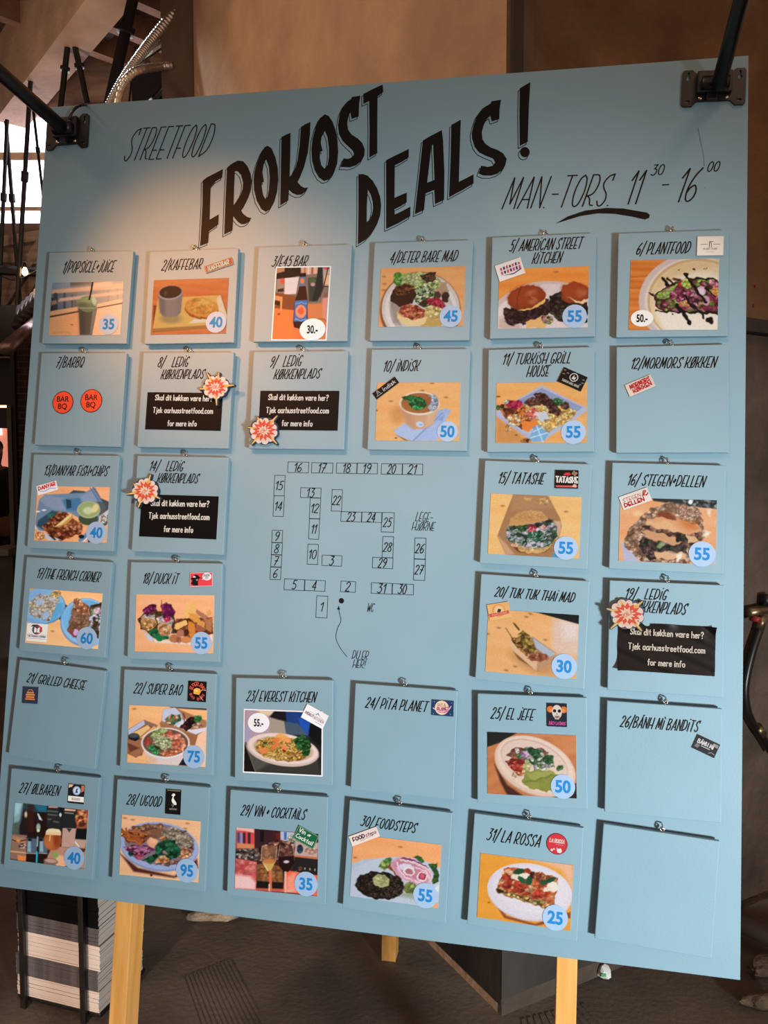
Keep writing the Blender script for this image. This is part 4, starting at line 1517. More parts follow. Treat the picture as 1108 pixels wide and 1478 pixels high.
TQ = {
 1: ((70.3, 363.7), (192.2, 363.1), (182.4, 496), (60.8, 496)), 2: ((215.3, 363.7), (343.2, 357.9), (338, 496), (208.7, 495.1)),
 3: ((372.5, 356.2), (507.3, 353), (501.5, 493.3), (366, 492.7)), 4: ((539.8, 350.4), (682.8, 345.8), (676.9, 492), (534, 491.4)),
 5: ((710.6, 343.3), (859.8, 335.4), (859, 486.3), (706.1, 488)), 6: ((892.3, 337.1), (1051.8, 331), (1050.1, 485.3), (888.9, 486.3)),
 7: ((59.6, 509.6), (183, 509.6), (172.9, 645.4), (49.5, 642.2)), 8: ((206.1, 508.8), (337.5, 508.8), (329.4, 648), (198.3, 645.1)),
 9: ((365, 507.9), (503.4, 506.2), (495.3, 649.2), (359.5, 647.2)), 10: ((535.9, 504.6), (679.5, 503), (673, 650.8), (530, 649.2)),
 11: ((705.4, 505.4), (858, 499.6), (857, 651.9), (702, 652.5)), 12: ((889.6, 501.3), (1051.8, 496.2), (1051.8, 653.2), (888.9, 653.6)),
 13: ((48.8, 655.9), (172.1, 657.9), (163.4, 796), (38.7, 790.8)), 14: ((197.5, 657.3), (330.4, 660.8), (321.7, 800.9), (190.3, 796)),
 15: ((699.4, 664.6), (854.2, 669.9), (847.2, 822), (692.3, 812.5)), 16: ((884.2, 667.5), (1047.8, 671.7), (1044.3, 828), (877.8, 821.3)),
 17: ((38.2, 803.7), (162.4, 811.5), (151.4, 950.1), (27.2, 939.4)), 18: ((188.4, 810.9), (321.8, 813.8), (316, 955.3), (183.8, 951.5)),
 20: ((693.5, 828.1), (850.5, 838.9), (843.3, 996), (686.2, 979.7)), 19: ((879.4, 837.8), (1046.2, 844.3), (1042.6, 1006.8), (876.5, 996)),
 21: ((28.2, 952.3), (153.4, 968.2), (136.5, 1110.3), (11.7, 1091.3)), 22: ((178.9, 967), (313.6, 972.2), (306, 1120), (172.8, 1110.3)),
 23: ((340.5, 979), (481.1, 981.2), (479.5, 1133.7), (338.3, 1126.5)), 24: ((512.7, 986.2), (660.5, 997.3), (654.3, 1154.1), (505.7, 1140)),
 25: ((688.8, 1000.9), (846.9, 1007.1), (847.6, 1168.8), (689, 1158.7)), 26: ((875.8, 1011.8), (1042.6, 1022.6), (1040, 1188.7), (872.2, 1172.1)),
 27: ((15.9, 1109.6), (145, 1122.3), (132, 1270.5), (4.9, 1253.8)), 28: ((169, 1125.2), (304.1, 1136.2), (294.6, 1287), (160.9, 1272.5)),
 29: ((332.1, 1140.5), (474.2, 1150), (468.9, 1306.4), (327.4, 1292.1)), 30: ((504.3, 1155.4), (653.3, 1173), (642.5, 1333), (494.1, 1310.5)),
 31: ((684.1, 1173.7), (842.1, 1195.2), (832.8, 1360.6), (674.1, 1333.9)), 32: ((870.2, 1187.8), (1038.2, 1215.5), (1027.1, 1384.6), (858.7, 1355)),
}
APP = {1: (162, 156, 147), 2: (213, 187, 165), 3: (168, 165, 156), 4: (159, 171, 173), 5: (151, 170, 171), 6: (145, 166, 172), 7: (135, 150, 154), 8: (172, 176, 171), 9: (165, 179, 179), 10: (165, 182, 187), 11: (160, 183, 190), 12: (156, 183, 193), 13: (131, 150, 156), 14: (150, 168, 175), 15: (159, 187, 199), 16: (162, 195, 209), 17: (123, 146, 155), 18: (141, 165, 175), 20: (156, 191, 206), 19: (168, 204, 219), 21: (115, 141, 151), 22: (131, 158, 170), 23: (140, 171, 185), 24: (146, 182, 197), 25: (155, 193, 209), 26: (165, 204, 220), 27: (113, 139, 149), 28: (124, 154, 166), 29: (135, 169, 182), 30: (144, 180, 195), 31: (153, 192, 208), 32: (164, 204, 221)}
LAB = {
 1: 'blue hanging tile numbered 1 with photo of a green smoothie cup', 2: 'blue hanging tile numbered 2 with photo of a coffee cup beside a cookie',
 3: 'blue hanging tile numbered 3 with upright photo of a beer bottle', 4: 'blue hanging tile numbered 4 with photo of meatballs and salad',
 5: 'blue hanging tile numbered 5 with photo of two glossy burgers', 6: 'blue hanging tile numbered 6 with photo of topped open sandwich on plate',
 7: 'blue hanging tile numbered 7 with two round orange stickers', 8: 'blue hanging tile numbered 8, starburst at the right of a black notice',
 9: 'blue hanging tile numbered 9, starburst at the lower left of a black notice', 10: 'blue hanging tile numbered 10 with photo of curry in a paper bowl',
 11: 'blue hanging tile numbered 11 with photo of grilled meat tray', 12: 'blue hanging tile numbered 12, no photo, only tilted red lettered label',
 13: 'blue hanging tile numbered 13 with photo of fried fish and lemon', 14: 'blue hanging tile numbered 14, starburst on the upper left of a black notice',
 15: 'blue hanging tile numbered 15 with photo of filled bun in paper bag', 16: 'blue hanging tile numbered 16 with close photo of large wrapped burger',
 17: 'blue hanging tile numbered 17 with photo of crepes on blue plates', 18: 'blue hanging tile numbered 18 with photo of small buns and fries',
 19: 'blue hanging tile numbered 19, starburst over a creased glossy black notice', 20: 'blue hanging tile numbered 20 with photo of skewers in paper tray',
 21: 'blue hanging tile numbered 21, no photo, small dark square sticker', 22: 'blue hanging tile numbered 22 with photo of rice bowl and boxes',
 23: 'blue hanging tile numbered 23 with white framed photo of noodles', 24: 'blue hanging tile numbered 24, no photo, small pink planet card',
 25: 'blue hanging tile numbered 25 with photo of oval plate with guacamole', 26: 'blue hanging tile numbered 26, no photo, crumpled dark silver card',
 27: 'blue hanging tile numbered 27 with photo of beer glass and bottles', 28: 'blue hanging tile numbered 28 with photo of mixed buffet plate',
 29: 'blue hanging tile numbered 29 with photo of two wine glasses', 30: 'blue hanging tile numbered 30 with photo of dark patty and onion rings',
 31: 'blue hanging tile numbered 31 with photo of pizza slice on plate', 32: 'blank blue hanging tile at the bottom right corner of the board'}
TX = {
 1: [('A', '1/POPSICLE&JUICE', (172, 186), (425, 181), 54)], 2: [('A', '2/KAFFEBAR', (668, 174), (864, 166), 50)],
 3: [('B', '3/E45 BAR', (160, 138), (312, 134), 44)], 4: [('B', '4/DETER BARE MAD', (683, 122), (978, 114), 47)],
 5: [('C', '5/ AMERICAN STREET', (130, 125), (430, 112), 46), ('C', 'KITCHEN', (226, 177), (344, 172), 45)],
 6: [('C', '6/ PLANTFOOD', (663, 138), (884, 132), 47)], 7: [('D', '7/BARBQ', (140, 140), (272, 138), 50)],
 8: [('D', '8/', (648, 137), (676, 137), 48), ('D', 'LEDIG', (720, 137), (797, 135), 48), ('D', 'KØKKENPLADS', (665, 197), (874, 195), 45)],
 9: [('E', '9/', (150, 122), (175, 122), 45), ('E', 'LEDIG', (210, 120), (288, 117), 46), ('E', 'KØKKENPLADS', (169, 176), (370, 172), 42)],
 10: [('E', '10/ INDISK', (653, 142), (808, 139), 46)], 11: [('F', '11/ TURKISH GRILL', (100, 105), (384, 99), 44), ('F', 'HOUSE', (203, 157), (293, 154), 45)],
 12: [('F', '12/MORMORS KØKKEN', (640, 123), (994, 117), 44)], 13: [('G', '13/DANYAR FISH&CHIPS', (115, 158), (428, 163), 48)],
 14: [('G', '14/', (640, 136), (684, 137), 48), ('G', 'LEDIG', (725, 137), (806, 139), 48), ('G', 'KØKKENPLADS', (680, 195), (880, 199), 46)],
 15: [('H', '15/ TATASHE', (108, 163), (292, 167), 44)], 16: [('H', '16/ STEGEN&DELLEN', (638, 170), (950, 179), 44)],
 17: [('I', '17/THE FRENCH CORNER', (113, 135), (424, 156), 48)], 18: [('I', '18/ DUCK IT', (642, 162), (814, 165), 50)],
 20: [('J', '20/ TUK TUK THAI MAD', (120, 140), (434, 165), 38)], 19: [('J', '19/', (640, 148), (682, 150), 40), ('J', 'LEDIG', (720, 151), (804, 155), 41), ('J', 'KØKKENPLADS', (668, 200), (880, 214), 44)],
 21: [('K', '21/ GRILLED CHEESE', (125, 143), (394, 181), 42)], 22: [('K', '22/ SUPER BAO', (628, 196), (850, 206), 47)],
 23: [('L', '23/ EVEREST KITCHEN', (112, 163), (424, 169), 45)], 24: [('L', '24/ PITA PLANET', (655, 193), (932, 213), 46)],
 25: [('M', '25/ EL JEFE', (105, 157), (272, 165), 43)], 26: [('M', '26/BÁNH MÌ BANDITS', (622, 190), (930, 211), 43)],
 27: [('N', '27/ ØLBAREN', (95, 186), (290, 203), 49)], 28: [('N', '28/ UGOOD', (632, 244), (800, 258), 50)],
 29: [('O', '29/ VIN & COCKTAILS', (118, 178), (408, 199), 46)], 30: [('O', '30/ FOODSTEPS', (665, 226), (912, 260), 45)],
 31: [('P', '31/ LA ROSSA', (113, 140), (317, 169), 45)], 32: []}

TILES = {}
GRP = 'blue tiles hanging on the board'
for n, q in TQ.items():
    T = Tile()
    c = [loc2(MB, *p, ZF) for p in q]
    ctr = (c[0] + c[1] + c[2] + c[3]) / 4
    vx = (c[1] - c[0]) + (c[2] - c[3])
    vy = (c[0] - c[3]) + (c[1] - c[2])
    ang = 0.5 * (math.atan2(vx.y, vx.x) + math.atan2(-vy.x, vy.y))
    w, h = vx.length / 2, vy.length / 2
    M = MB @ Matrix.Translation((ctr.x, ctr.y, ZF)) @ Matrix.Rotation(ang, 4, 'Z')
    T.M, T.w, T.h, T.n = M, w, h, n
    T.app = APP[n]
    T.root = empty('hanging_tile', M, LAB[n], 'sign tile', GRP)
    bm = bmesh.new()
    box(bm, (-w / 2, -h / 2, -(ZF - ZBK)), (w / 2, h / 2, 0), bevel=0.0016)
    obj('tile_board', bm, M_BLUE, T.root)
    hx_ = {1: 0, 2: 0}.get(n, 0.0)
    dxk = random.uniform(-0.004, 0.004)
    o = link('screw_eye', eye_me, None, T.root)
    o.location = (dxk, h / 2, -0.006)
    hp = ctr + Matrix.Rotation(ang, 2) @ Vector((dxk, h / 2 + 0.0075))
    o = link('hook', hook_me, None, board)
    o.location = (hp.x, hp.y + 0.0055, 0)
    o.rotation_euler = (0, 0, random.uniform(-0.5, 0.5))
    if TX[n]:
        a = Art(M)
        for cr, s_, p0, p1, hh in TX[n]:
            sc = CR[cr][2]
            A_, B_ = a.loc(cr, *p0), a.loc(cr, *p1)
            up = a.loc(cr, p0[0], p0[1] - hh)
            write(a, s_, A_, B_, (up - A_).length, 0.0005, '#15120f', 0.0021, slant=17, gap=0.17, space=0.27)
        a.build('lettering', T.root)
    TILES[n] = T
# ------------------------------------------------------------------ stickers and cards
def price(n, crop, cx, cy, rx, txt, col='#99b4d3', tcol='#1e7ec3', oval=None, hgt=0.0235, parent=None, cond=False):
    T = TILES[n]
    a = Art(T.M, T.app if cond else None)
    z = 0.0022
    c = a.loc(crop, cx, cy)
    r = (a.loc(crop, cx + rx, cy) - c).length
    ry = r if oval is None else r * oval
    a.disc(c.x, c.y, r, z, col, ry)
    if cond:
        bold(a, txt, c.x, c.y, hgt, z + 0.0004, '#1c1614', sx=0.66, off=0.03)
    else:
        bold(a, txt, c.x, c.y, hgt, z + 0.0004, tcol, sx=0.92, off=0.03)
    a.build('price_sticker', parent)


def quad_rect(a, crop, quad):
    """best upright rectangle (local) through four picked corners"""
    c = [a.loc(crop, *p) for p in quad]
    ctr = (c[0] + c[1] + c[2] + c[3]) / 4
    vx = (c[1] - c[0]) + (c[2] - c[3])
    vy = (c[0] - c[3]) + (c[1] - c[2])
    ang = 0.5 * (math.atan2(vx.y, vx.x) + math.atan2(-vy.x, vy.y))
    return ctr, vx.length / 2, vy.length / 2, ang


def photo(n, crop, quad, fn, frame=None):
    T = TILES[n]
    a = Art(T.M, T.app)
    ctr, w, h, ang = quad_rect(a, crop, quad)
    R = Matrix.Translation((ctr.x, ctr.y, 0)) @ Matrix.Rotation(ang, 4, 'Z')
    z = 0.0011
    if frame:
        def pf(p):
            p.bg(frame)
        a.grid(-w / 2, -h / 2, w / 2, h / 2, z, pf, crop, 2, 2, R)
        m_ = 0.0028
        a.grid(-w / 2 + m_, -h / 2 + m_, w / 2 - m_, h / 2 - m_, z + 0.0004, fn, crop, 150, int(150 * h / w), R)
    else:
        a.grid(-w / 2, -h / 2, w / 2, h / 2, z, fn, crop, 150, int(150 * h / w), R)
    return a.build('photo_print', T.root)


def card(n, crop, quad, col, draw=None, paint=None, z=0.0028, name='logo_card', label=None):
    """small card; draw(a, L, w, h) adds shapes in card coordinates -0.5..0.5"""
    T = TILES[n]
    a = Art(T.M, T.app)
    ctr, w, h, ang = quad_rect(a, crop, quad)
    R = Matrix.Translation((ctr.x, ctr.y, 0)) @ Matrix.Rotation(ang, 4, 'Z')

    def flat(p):
        p.bg(col)
        if paint: paint(p)
    nn = 44 if paint else 2
    a.grid(-w / 2, -h / 2, w / 2, h / 2, z, flat, crop, nn, nn, R)

    def L(x, y):
        v = R @ Vector((x * w, y * h, 0))
        return Vector((v.x, v.y))
    if draw: draw(a, L, w, h, z + 0.0003, math.degrees(ang))
    o = a.build(name, T.root)
    if label: o['label'] = label
    return o


def notice(n, crop, quad, lines, col='#0a0707'):
    T = TILES[n]
    a = Art(T.M, T.app)
    ctr, w, h, ang = quad_rect(a, crop, quad)
    R = Matrix.Translation((ctr.x, ctr.y, 0)) @ Matrix.Rotation(ang, 4, 'Z')
    if n == 19:
        # curled, creased foil-like sheet: real ripples catch the light
        nx, ny = 90, 50
        gx, gy = np.meshgrid(np.linspace(-w / 2, w / 2, nx), np.linspace(-h / 2, h / 2, ny))
        zz = 0.0016 + 0.0012 * np.sin(gx * 95 + 2.0) * np.exp(-((gy - h / 2) / 0.02) ** 2) + 0.0007 * np.sin(gx * 60 + gy * 150)
        zz += 0.012 * np.clip((gx + gy - (w / 2 + h / 2 - 0.026)) / 0.026, 0, 1) ** 2 + 0.012 * np.clip((-gx - gy - (w / 2 + h / 2 - 0.024)) / 0.024, 0, 1) ** 2
        P = np.stack([gx.ravel(), gy.ravel(), zz.ravel()], 1)
        A_ = np.array(R)
        P = P @ A_[:3, :3].T + A_[:3, 3]
        idx = np.arange(nx * ny).reshape(ny, nx)
        f = np.stack([idx[:-1, :-1], idx[:-1, 1:], idx[1:, 1:], idx[1:, :-1]], -1).reshape(-1, 4)
        a.add(P, [tuple(int(i) for i in r) for r in f], a.col(col))
        zt = 0.0042
    else:
        a.grid(-w / 2, -h / 2, w / 2, h / 2, 0.0011, lambda p: p.bg(col), crop, 2, 2, R)
        zt = 0.0015
    for s_, p0, p1, hh in lines:
        A_, B_ = a.loc(crop, *p0), a.loc(crop, *p1)
        up = a.loc(crop, p0[0], p0[1] - hh)
        write(a, s_, A_, B_, (up - A_).length, zt, '#fbe6d4', 0.0018, slant=1, gap=0.15, space=0.26)
    o = a.build('black_notice', T.root, M_GLOSS if n == 19 else None)
    if n == 19:
        for p in o.data.polygons: p.use_smooth = True


M_GLOSS = attr_mat('glossy_black_foil', 0.16, 0.6)


def starburst(n, crop, cx, cy, tips, r):
    """pop-art explosion sticker on thick foam board; tips = bolt end points"""
    T = TILES[n]
    a = Art(T.M, T.app)
    c = a.loc(crop, cx, cy)
    R_ = (a.loc(crop, cx + r, cy) - c).length * 1.12
    tp = [a.loc(crop, *t) for t in tips]
    rng = np.random.RandomState(n)
    # foam body: lobed outline plus bolts
    body = bmesh.new()
    z0, z1 = 0.0003, 0.010
    N = 44
    lob = []
    for i in range(N):
        t_ = 2 * math.pi * i / N
        rr_ = R_ * (0.96 + 0.08 * abs(math.sin(t_ * 4.5 + n)))
        lob.append((c.x + rr_ * math.cos(t_), c.y + 0.9 * rr_ * math.sin(t_)))
    prism(body, lob, [], z0, z1)
    for t in tp:
        d = (t - c)
        nn = Vector((-d.y, d.x)).normalized()
        prism(body, [c + nn * R_ * .22, c - nn * R_ * .22, t - nn * R_ * .075 + d.normalized() * 0.001, t + nn * R_ * .075 + d.normalized() * 0.001], [], z0, z1 - 0.0006)
    o = obj('starburst_sticker', body, mat('navy_foam', '#1d2a3c', '#24344a', rough=0.6), T.root)
    z = z1 + 0.0002
    # clouds
    for i in range(11):
        t_ = 2 * math.pi * i / 11 + 0.3
        rr_ = R_ * rng.uniform(0.7, 0.8)
        a.disc(c.x + rr_ * math.cos(t_), c.y + 0.9 * rr_ * math.sin(t_), R_ * rng.uniform(.2, .27), z, '#fbd9c4', n=18)
    a.disc(c.x, c.y, R_ * 0.72, z + 0.0001, '#f9cdb6', n=30)
    # bolts
    for t in tp:
        d = (t - c)
        nn = Vector((-d.y, d.x)).normalized()
        a.poly([c + nn * R_ * .17, c - nn * R_ * .17, t - nn * R_ * .03, t + nn * R_ * .03], z + 0.0002, '#f4b04c')
        m_ = c + d * 0.62
        a.poly([m_ + nn * R_ * .06, m_ - nn * R_ * .01, t, t + nn * R_ * .02], z + 0.0003, '#f8d69a')
    # red spiky flash
    K = 26
    pts = []
    for i in range(K):
        t_ = 2 * math.pi * i / K + 0.1
        rr_ = R_ * (rng.uniform(0.74, 0.94) if i % 2 == 0 else rng.uniform(0.5, 0.58))
        pts.append((c.x + rr_ * math.cos(t_), c.y + 0.88 * rr_ * math.sin(t_)))
    a.poly(pts, z + 0.0004, '#f0593f')
    pts = []
    for i in range(22):
        t_ = 2 * math.pi * i / 22 + 0.2
        rr_ = R_ * (rng.uniform(0.48, 0.6) if i % 2 == 0 else rng.uniform(0.26, 0.34))
        pts.append((c.x + rr_ * math.cos(t_), c.y + 0.8 * rr_ * math.sin(t_)))
    a.poly(pts, z + 0.0006, '#fcd3b4')
    th = math.radians({8: 4, 9: 42, 14: 48, 19: 35}[n])
    ex_ = Vector((math.cos(th), math.sin(th)))
    ey_ = Vector((-ex_.y, ex_.x))
    write(a, 'VOILA', c - ex_ * R_ * 0.36 - ey_ * R_ * 0.11, c + ex_ * R_ * 0.34 - ey_ * R_ * 0.11, R_ * 0.24, z + 0.0008, '#e8694f', 0.0011, slant=4)
    a.build('flash_print', o)


# ---- pictures; every painter works in its own zoom window
def f1(p):
    p.bg('#e9a27a')
    p.p([(60, 280), (960, 270), (960, 545), (640, 590), (420, 620), (60, 700)], '#50535c')
    p.p([(120, 300), (330, 290), (330, 370), (110, 400)], '#6d7688', soft=30)
    p.p([(330, 285), (700, 285), (690, 310), (330, 335)], '#241a1c', soft=20)
    p.p([(90, 385), (950, 305), (950, 362), (90, 430)], '#e0946c', soft=18)
    p.p([(590, 300), (800, 285), (800, 330), (590, 370)], '#f0a886', soft=25)
    for (x, y, w_) in ((160, 510, 46), (262, 500, 26), (350, 520, 24), (385, 520, 14), (760, 470, 20), (865, 450, 22), (120, 560, 40)):
        p.l([(x, y - 70), (x, y + 90)], w_, '#22242a', soft=16)
    p.p([(200, 480), (950, 390), (950, 425), (190, 520)], '#d99b80', soft=18)
    p.p([(110, 510), (170, 500), (180, 540), (110, 560)], '#a06a50', soft=20)
    p.p([(620, 545), (950, 480), (950, 525), (620, 585)], '#eda068', soft=12)
    p.p([(80, 630), (425, 572), (425, 625), (80, 685)], '#e6945f', soft=12)
    p.p([(60, 705), (430, 635), (940, 545), (960, 545), (960, 920), (60, 920)], '#f2a06c', soft=10)
    p.shade(200, 900, 900, 600, '#fac4a0', 0.75)
    p.l([(70, 697), (425, 630)], 16, '#3b2117', soft=12)
    p.l([(640, 588), (950, 530)], 10, '#6a3a28', soft=10)
    p.p([(60, 715), (425, 640), (440, 900), (60, 920)], '#f0935a', a=0.7, soft=30)
    p.e(345, 780, 14, 8, '#a8653c')
    p.l([(130, 880), (260, 860), (330, 885)], 10, '#d8894f', soft=14)
    p.p([(422, 575), (635, 585), (575, 900), (438, 897)], '#5c4c3e')
    p.p([(422, 575), (500, 580), (500, 900), (438, 897)], '#4a3d33', a=.8, soft=50)
    p.p([(585, 600), (630, 600), (572, 890), (552, 890)], '#97806c', a=.7, soft=20)
    p.e(525, 545, 108, 92, '#75744c')
    p.e(520, 500, 85, 45, '#9a9860', a=.8, soft=40)
    p.e(600, 510, 26, 52, '#c9c8a2', a=.9, rot=-20, soft=20)
    p.e(470, 555, 60, 28, '#5b5a38', a=.7, soft=30)
    p.l([(425, 590), (635, 592)], 12, '#a79f86', a=.7)
    p.l([(582, 300), (566, 400), (545, 490)], 17, '#1d1210', soft=9)


def f2(p):
    p.wood('#f07a40', '#e46b35', 3, 90)
    p.p([(110, 330), (1000, 320), (1000, 360), (110, 420)], '#f58a4c', a=.6, soft=40)
    p.p([(130, 640), (900, 515), (985, 760), (965, 880), (120, 945)], '#8a3d1c', soft=14)
    p.p([(180, 560), (895, 520), (975, 770), (960, 860), (118, 925), (125, 880)], '#f2aa58')
    p.p([(118, 905), (962, 850), (960, 885), (120, 940)], '#b8743c')
    p.p([(850, 560), (895, 520), (975, 770), (950, 840), (880, 700)], '#fbc9a0', soft=20)
    p.p([(600, 795), (760, 790), (740, 830), (530, 845)], '#fbd2b0', soft=14)
    p.e(330, 790, 120, 55, '#9a7c52', a=.75, soft=40)
    p.p([(188, 520), (462, 500), (440, 720), (400, 760), (320, 775), (235, 760), (205, 720)], '#96796c')
    p.p([(188, 540), (260, 570), (265, 765), (205, 720)], '#6f5a55', a=.7, soft=40)
    p.p([(395, 560), (458, 520), (440, 720), (390, 760)], '#8a7068', a=.8, soft=30)
    p.e(323, 495, 138, 80, '#b39a90', rot=-7)
    p.e(324, 487, 127, 70, '#2d1c15', rot=-7)
    p.e(268, 505, 14, 26, '#6b5240', a=.7)
    p.wb = 6
    p.e(678, 678, 190, 118, '#a5501c', rot=6)
    p.e(680, 660, 188, 112, '#ec8c3a', rot=6)
    p.ve(680, 650, 165, 88, ['#ef9340', '#f5a04c', '#ea8836', '#f9ad58'], 42, rot=6, a=.6)
    p.e(735, 610, 60, 35, '#f9b866', a=.6, soft=40)


def f3(p):
    p.bg('#f0763c')
    p.p([(190, 100), (960, 100), (960, 640), (190, 640)], '#8a6a58', soft=20)
    p.p([(220, 150), (330, 150), (330, 240), (215, 250)], '#b97e58', soft=18)
    p.p([(215, 230), (330, 200), (330, 130), (545, 140), (535, 255), (400, 285), (215, 305)], '#17100f', soft=12)
    p.p([(545, 130), (780, 130), (770, 230), (560, 250)], '#dba184', soft=14)
    for x, c in ((600, '#b5694e'), (650, '#edc3ac'), (700, '#8f4b3c'), (740, '#f3a493')): p.l([(x, 130), (x - 5, 225)], 22, c, soft=16)
    p.p([(330, 290), (520, 275), (480, 500), (320, 510)], '#e9c8c0', soft=10)
    p.p([(230, 300), (330, 295), (330, 480), (215, 490)], '#a5806c', soft=14)
    p.e(298, 330, 26, 38, '#e9483a', soft=14)
    p.p([(235, 440), (315, 425), (315, 470), (235, 475)], '#2a1c18', soft=14)
    p.p([(200, 480), (480, 530), (470, 720), (300, 700), (200, 690)], '#8c4624', soft=14)
    p.p([(195, 520), (300, 540), (300, 600), (195, 580)], '#eb8c50', soft=10)
    p.p([(195, 590), (270, 605), (265, 660), (195, 640)], '#2e1a14', soft=10)
    p.p([(270, 540), (300, 540), (290, 760), (270, 760)], '#f0924f', soft=8)
    p.p([(640, 290), (760, 280), (760, 600), (650, 600)], '#35382f', soft=25)
    p.e(700, 330, 50, 40, '#4e5a36', soft=20)
    p.e(705, 375, 30, 25, '#c98c8c', soft=12)
    p.p([(775, 140), (832, 135), (840, 420), (770, 590), (690, 600), (740, 420)], '#0f2220', soft=12)
    p.p([(840, 130), (930, 130), (925, 400), (850, 400)], '#c79a86', soft=16)
    p.p([(860, 260), (935, 250), (930, 380), (855, 370)], '#f0b080', soft=14)
    p.e(890, 150, 45, 28, '#d4474a', soft=14)
    p.l([(910, 140), (850, 400), (800, 540)], 14, '#4a2a22', soft=8)
    p.l([(850, 400), (930, 400)], 14, '#3a2c28', soft=8)
    p.e(890, 530, 40, 50, '#8c5448', soft=24)
    p.p([(830, 560), (935, 540), (915, 850), (830, 830)], '#e58b70', soft=30)
    p.p([(640, 640), (830, 620), (830, 850), (650, 850)], '#e07a44', soft=30)
    p.p([(150, 720), (440, 740), (440, 1120), (140, 1110)], '#f27a3a', soft=30)
    p.e(250, 770, 18, 12, '#8a3d1c')
    p.l([(700, 840), (850, 835), (900, 880)], 14, '#8f3f22', a=.6, soft=14)
    # bottle
    p.p([(530, 225), (612, 225), (610, 400), (632, 560), (635, 860), (620, 950), (530, 965), (455, 945), (442, 880), (462, 600), (505, 480), (525, 400)], '#33150f')
    p.p([(525, 230), (612, 222), (612, 265), (525, 265)], '#120a0a')
    p.p([(525, 275), (612, 270), (612, 395), (518, 400)], '#6a6f80')
    p.e(562, 328, 28, 36, '#ee7a4a')
    p.p([(466, 590), (630, 580), (622, 870), (450, 868)], '#4a6a9c')
    p.e(545, 735, 72, 88, '#f78c62')
    p.wb = 5
    p.e(545, 725, 40, 48, '#e8502a', a=.8)
    p.l([(478, 635), (545, 615), (620, 632)], 14, '#86a5cc', a=.8)
    p.l([(470, 835), (545, 858), (615, 835)], 16, '#9ab4d8', a=.7)


def f4(p):
    p.wood('#f2a768', '#ef9a5a', 2, 110, ((145, 185), (150, 335), (150, 265)))
    p.e(545, 560, 445, 425, '#5a2a1a', a=.7, soft=20)
    p.e(550, 540, 430, 395, '#d9bfb4')
    p.e(550, 545, 395, 355, '#e6d2c8')
    p.e(560, 560, 350, 305, '#c4ada4')
    p.e(560, 570, 325, 290, '#d3bfb6')
    p.p([(205, 470), (330, 420), (330, 730), (250, 690)], '#8d7568', a=.7, soft=40)
    p.wb = 9
    p.p([(660, 260), (830, 240), (860, 340), (800, 400), (700, 380)], '#b68a6c')
    p.ve(520, 250, 250, 110, ['#c3c07a', '#9aa356', '#d9cf96', '#7d8a40', '#b9b070'], 30)
    p.ve(600, 400, 120, 120, ['#8d9a66', '#c8c9a0', '#4a5a3a', '#a7b080', '#2c3826'], 26)
    p.ve(302, 210, 55, 75, ['#5f9630', '#4a7a24', '#6da83c'], 30, rot=20)
    p.strands(p.me(500, 280, 260, 140), ['#e2dba8', '#a8b060', '#f0eac4'], 60, 60, 6, 270, 720, 160, 420, .8)
    p.p([(545, 170), (715, 130), (720, 220), (610, 260)], '#3d241a')
    p.ve(640, 190, 70, 35, ['#5c3a2a', '#2c1812', '#6e4a36'], 16)
    p.e(355, 400, 140, 112, '#341810', rot=-12)
    p.ve(370, 330, 115, 62, ['#7a3f22', '#5a2814', '#94552c', '#3a170d'], 22, rot=-8)
    p.e(820, 410, 45, 60, '#3c1e18')
    p.e(730, 390, 40, 45, '#4a3228')
    p.ve(715, 478, 105, 55, ['#b8243a', '#8f1428', '#d4384e', '#a01c30'], 22, rot=18)
    p.e(590, 470, 40, 30, '#3a1c18')
    p.ve(680, 610, 120, 105, ['#dcb264', '#e8c27a', '#c89c50', '#f0d090'], 34)
    p.p([(560, 660), (780, 640), (780, 740), (540, 740)], '#c99a58', soft=30)
    p.p([(300, 560), (605, 590), (600, 690), (500, 735), (350, 715), (290, 650)], '#efc58c')
    p.p([(300, 560), (605, 590), (600, 620), (400, 620), (300, 600)], '#d8a468', a=.6, soft=20)
    p.ve(455, 575, 148, 82, ['#c8583a', '#a8402a', '#dc7250', '#8e3020', '#e08860'], 22, rot=10)


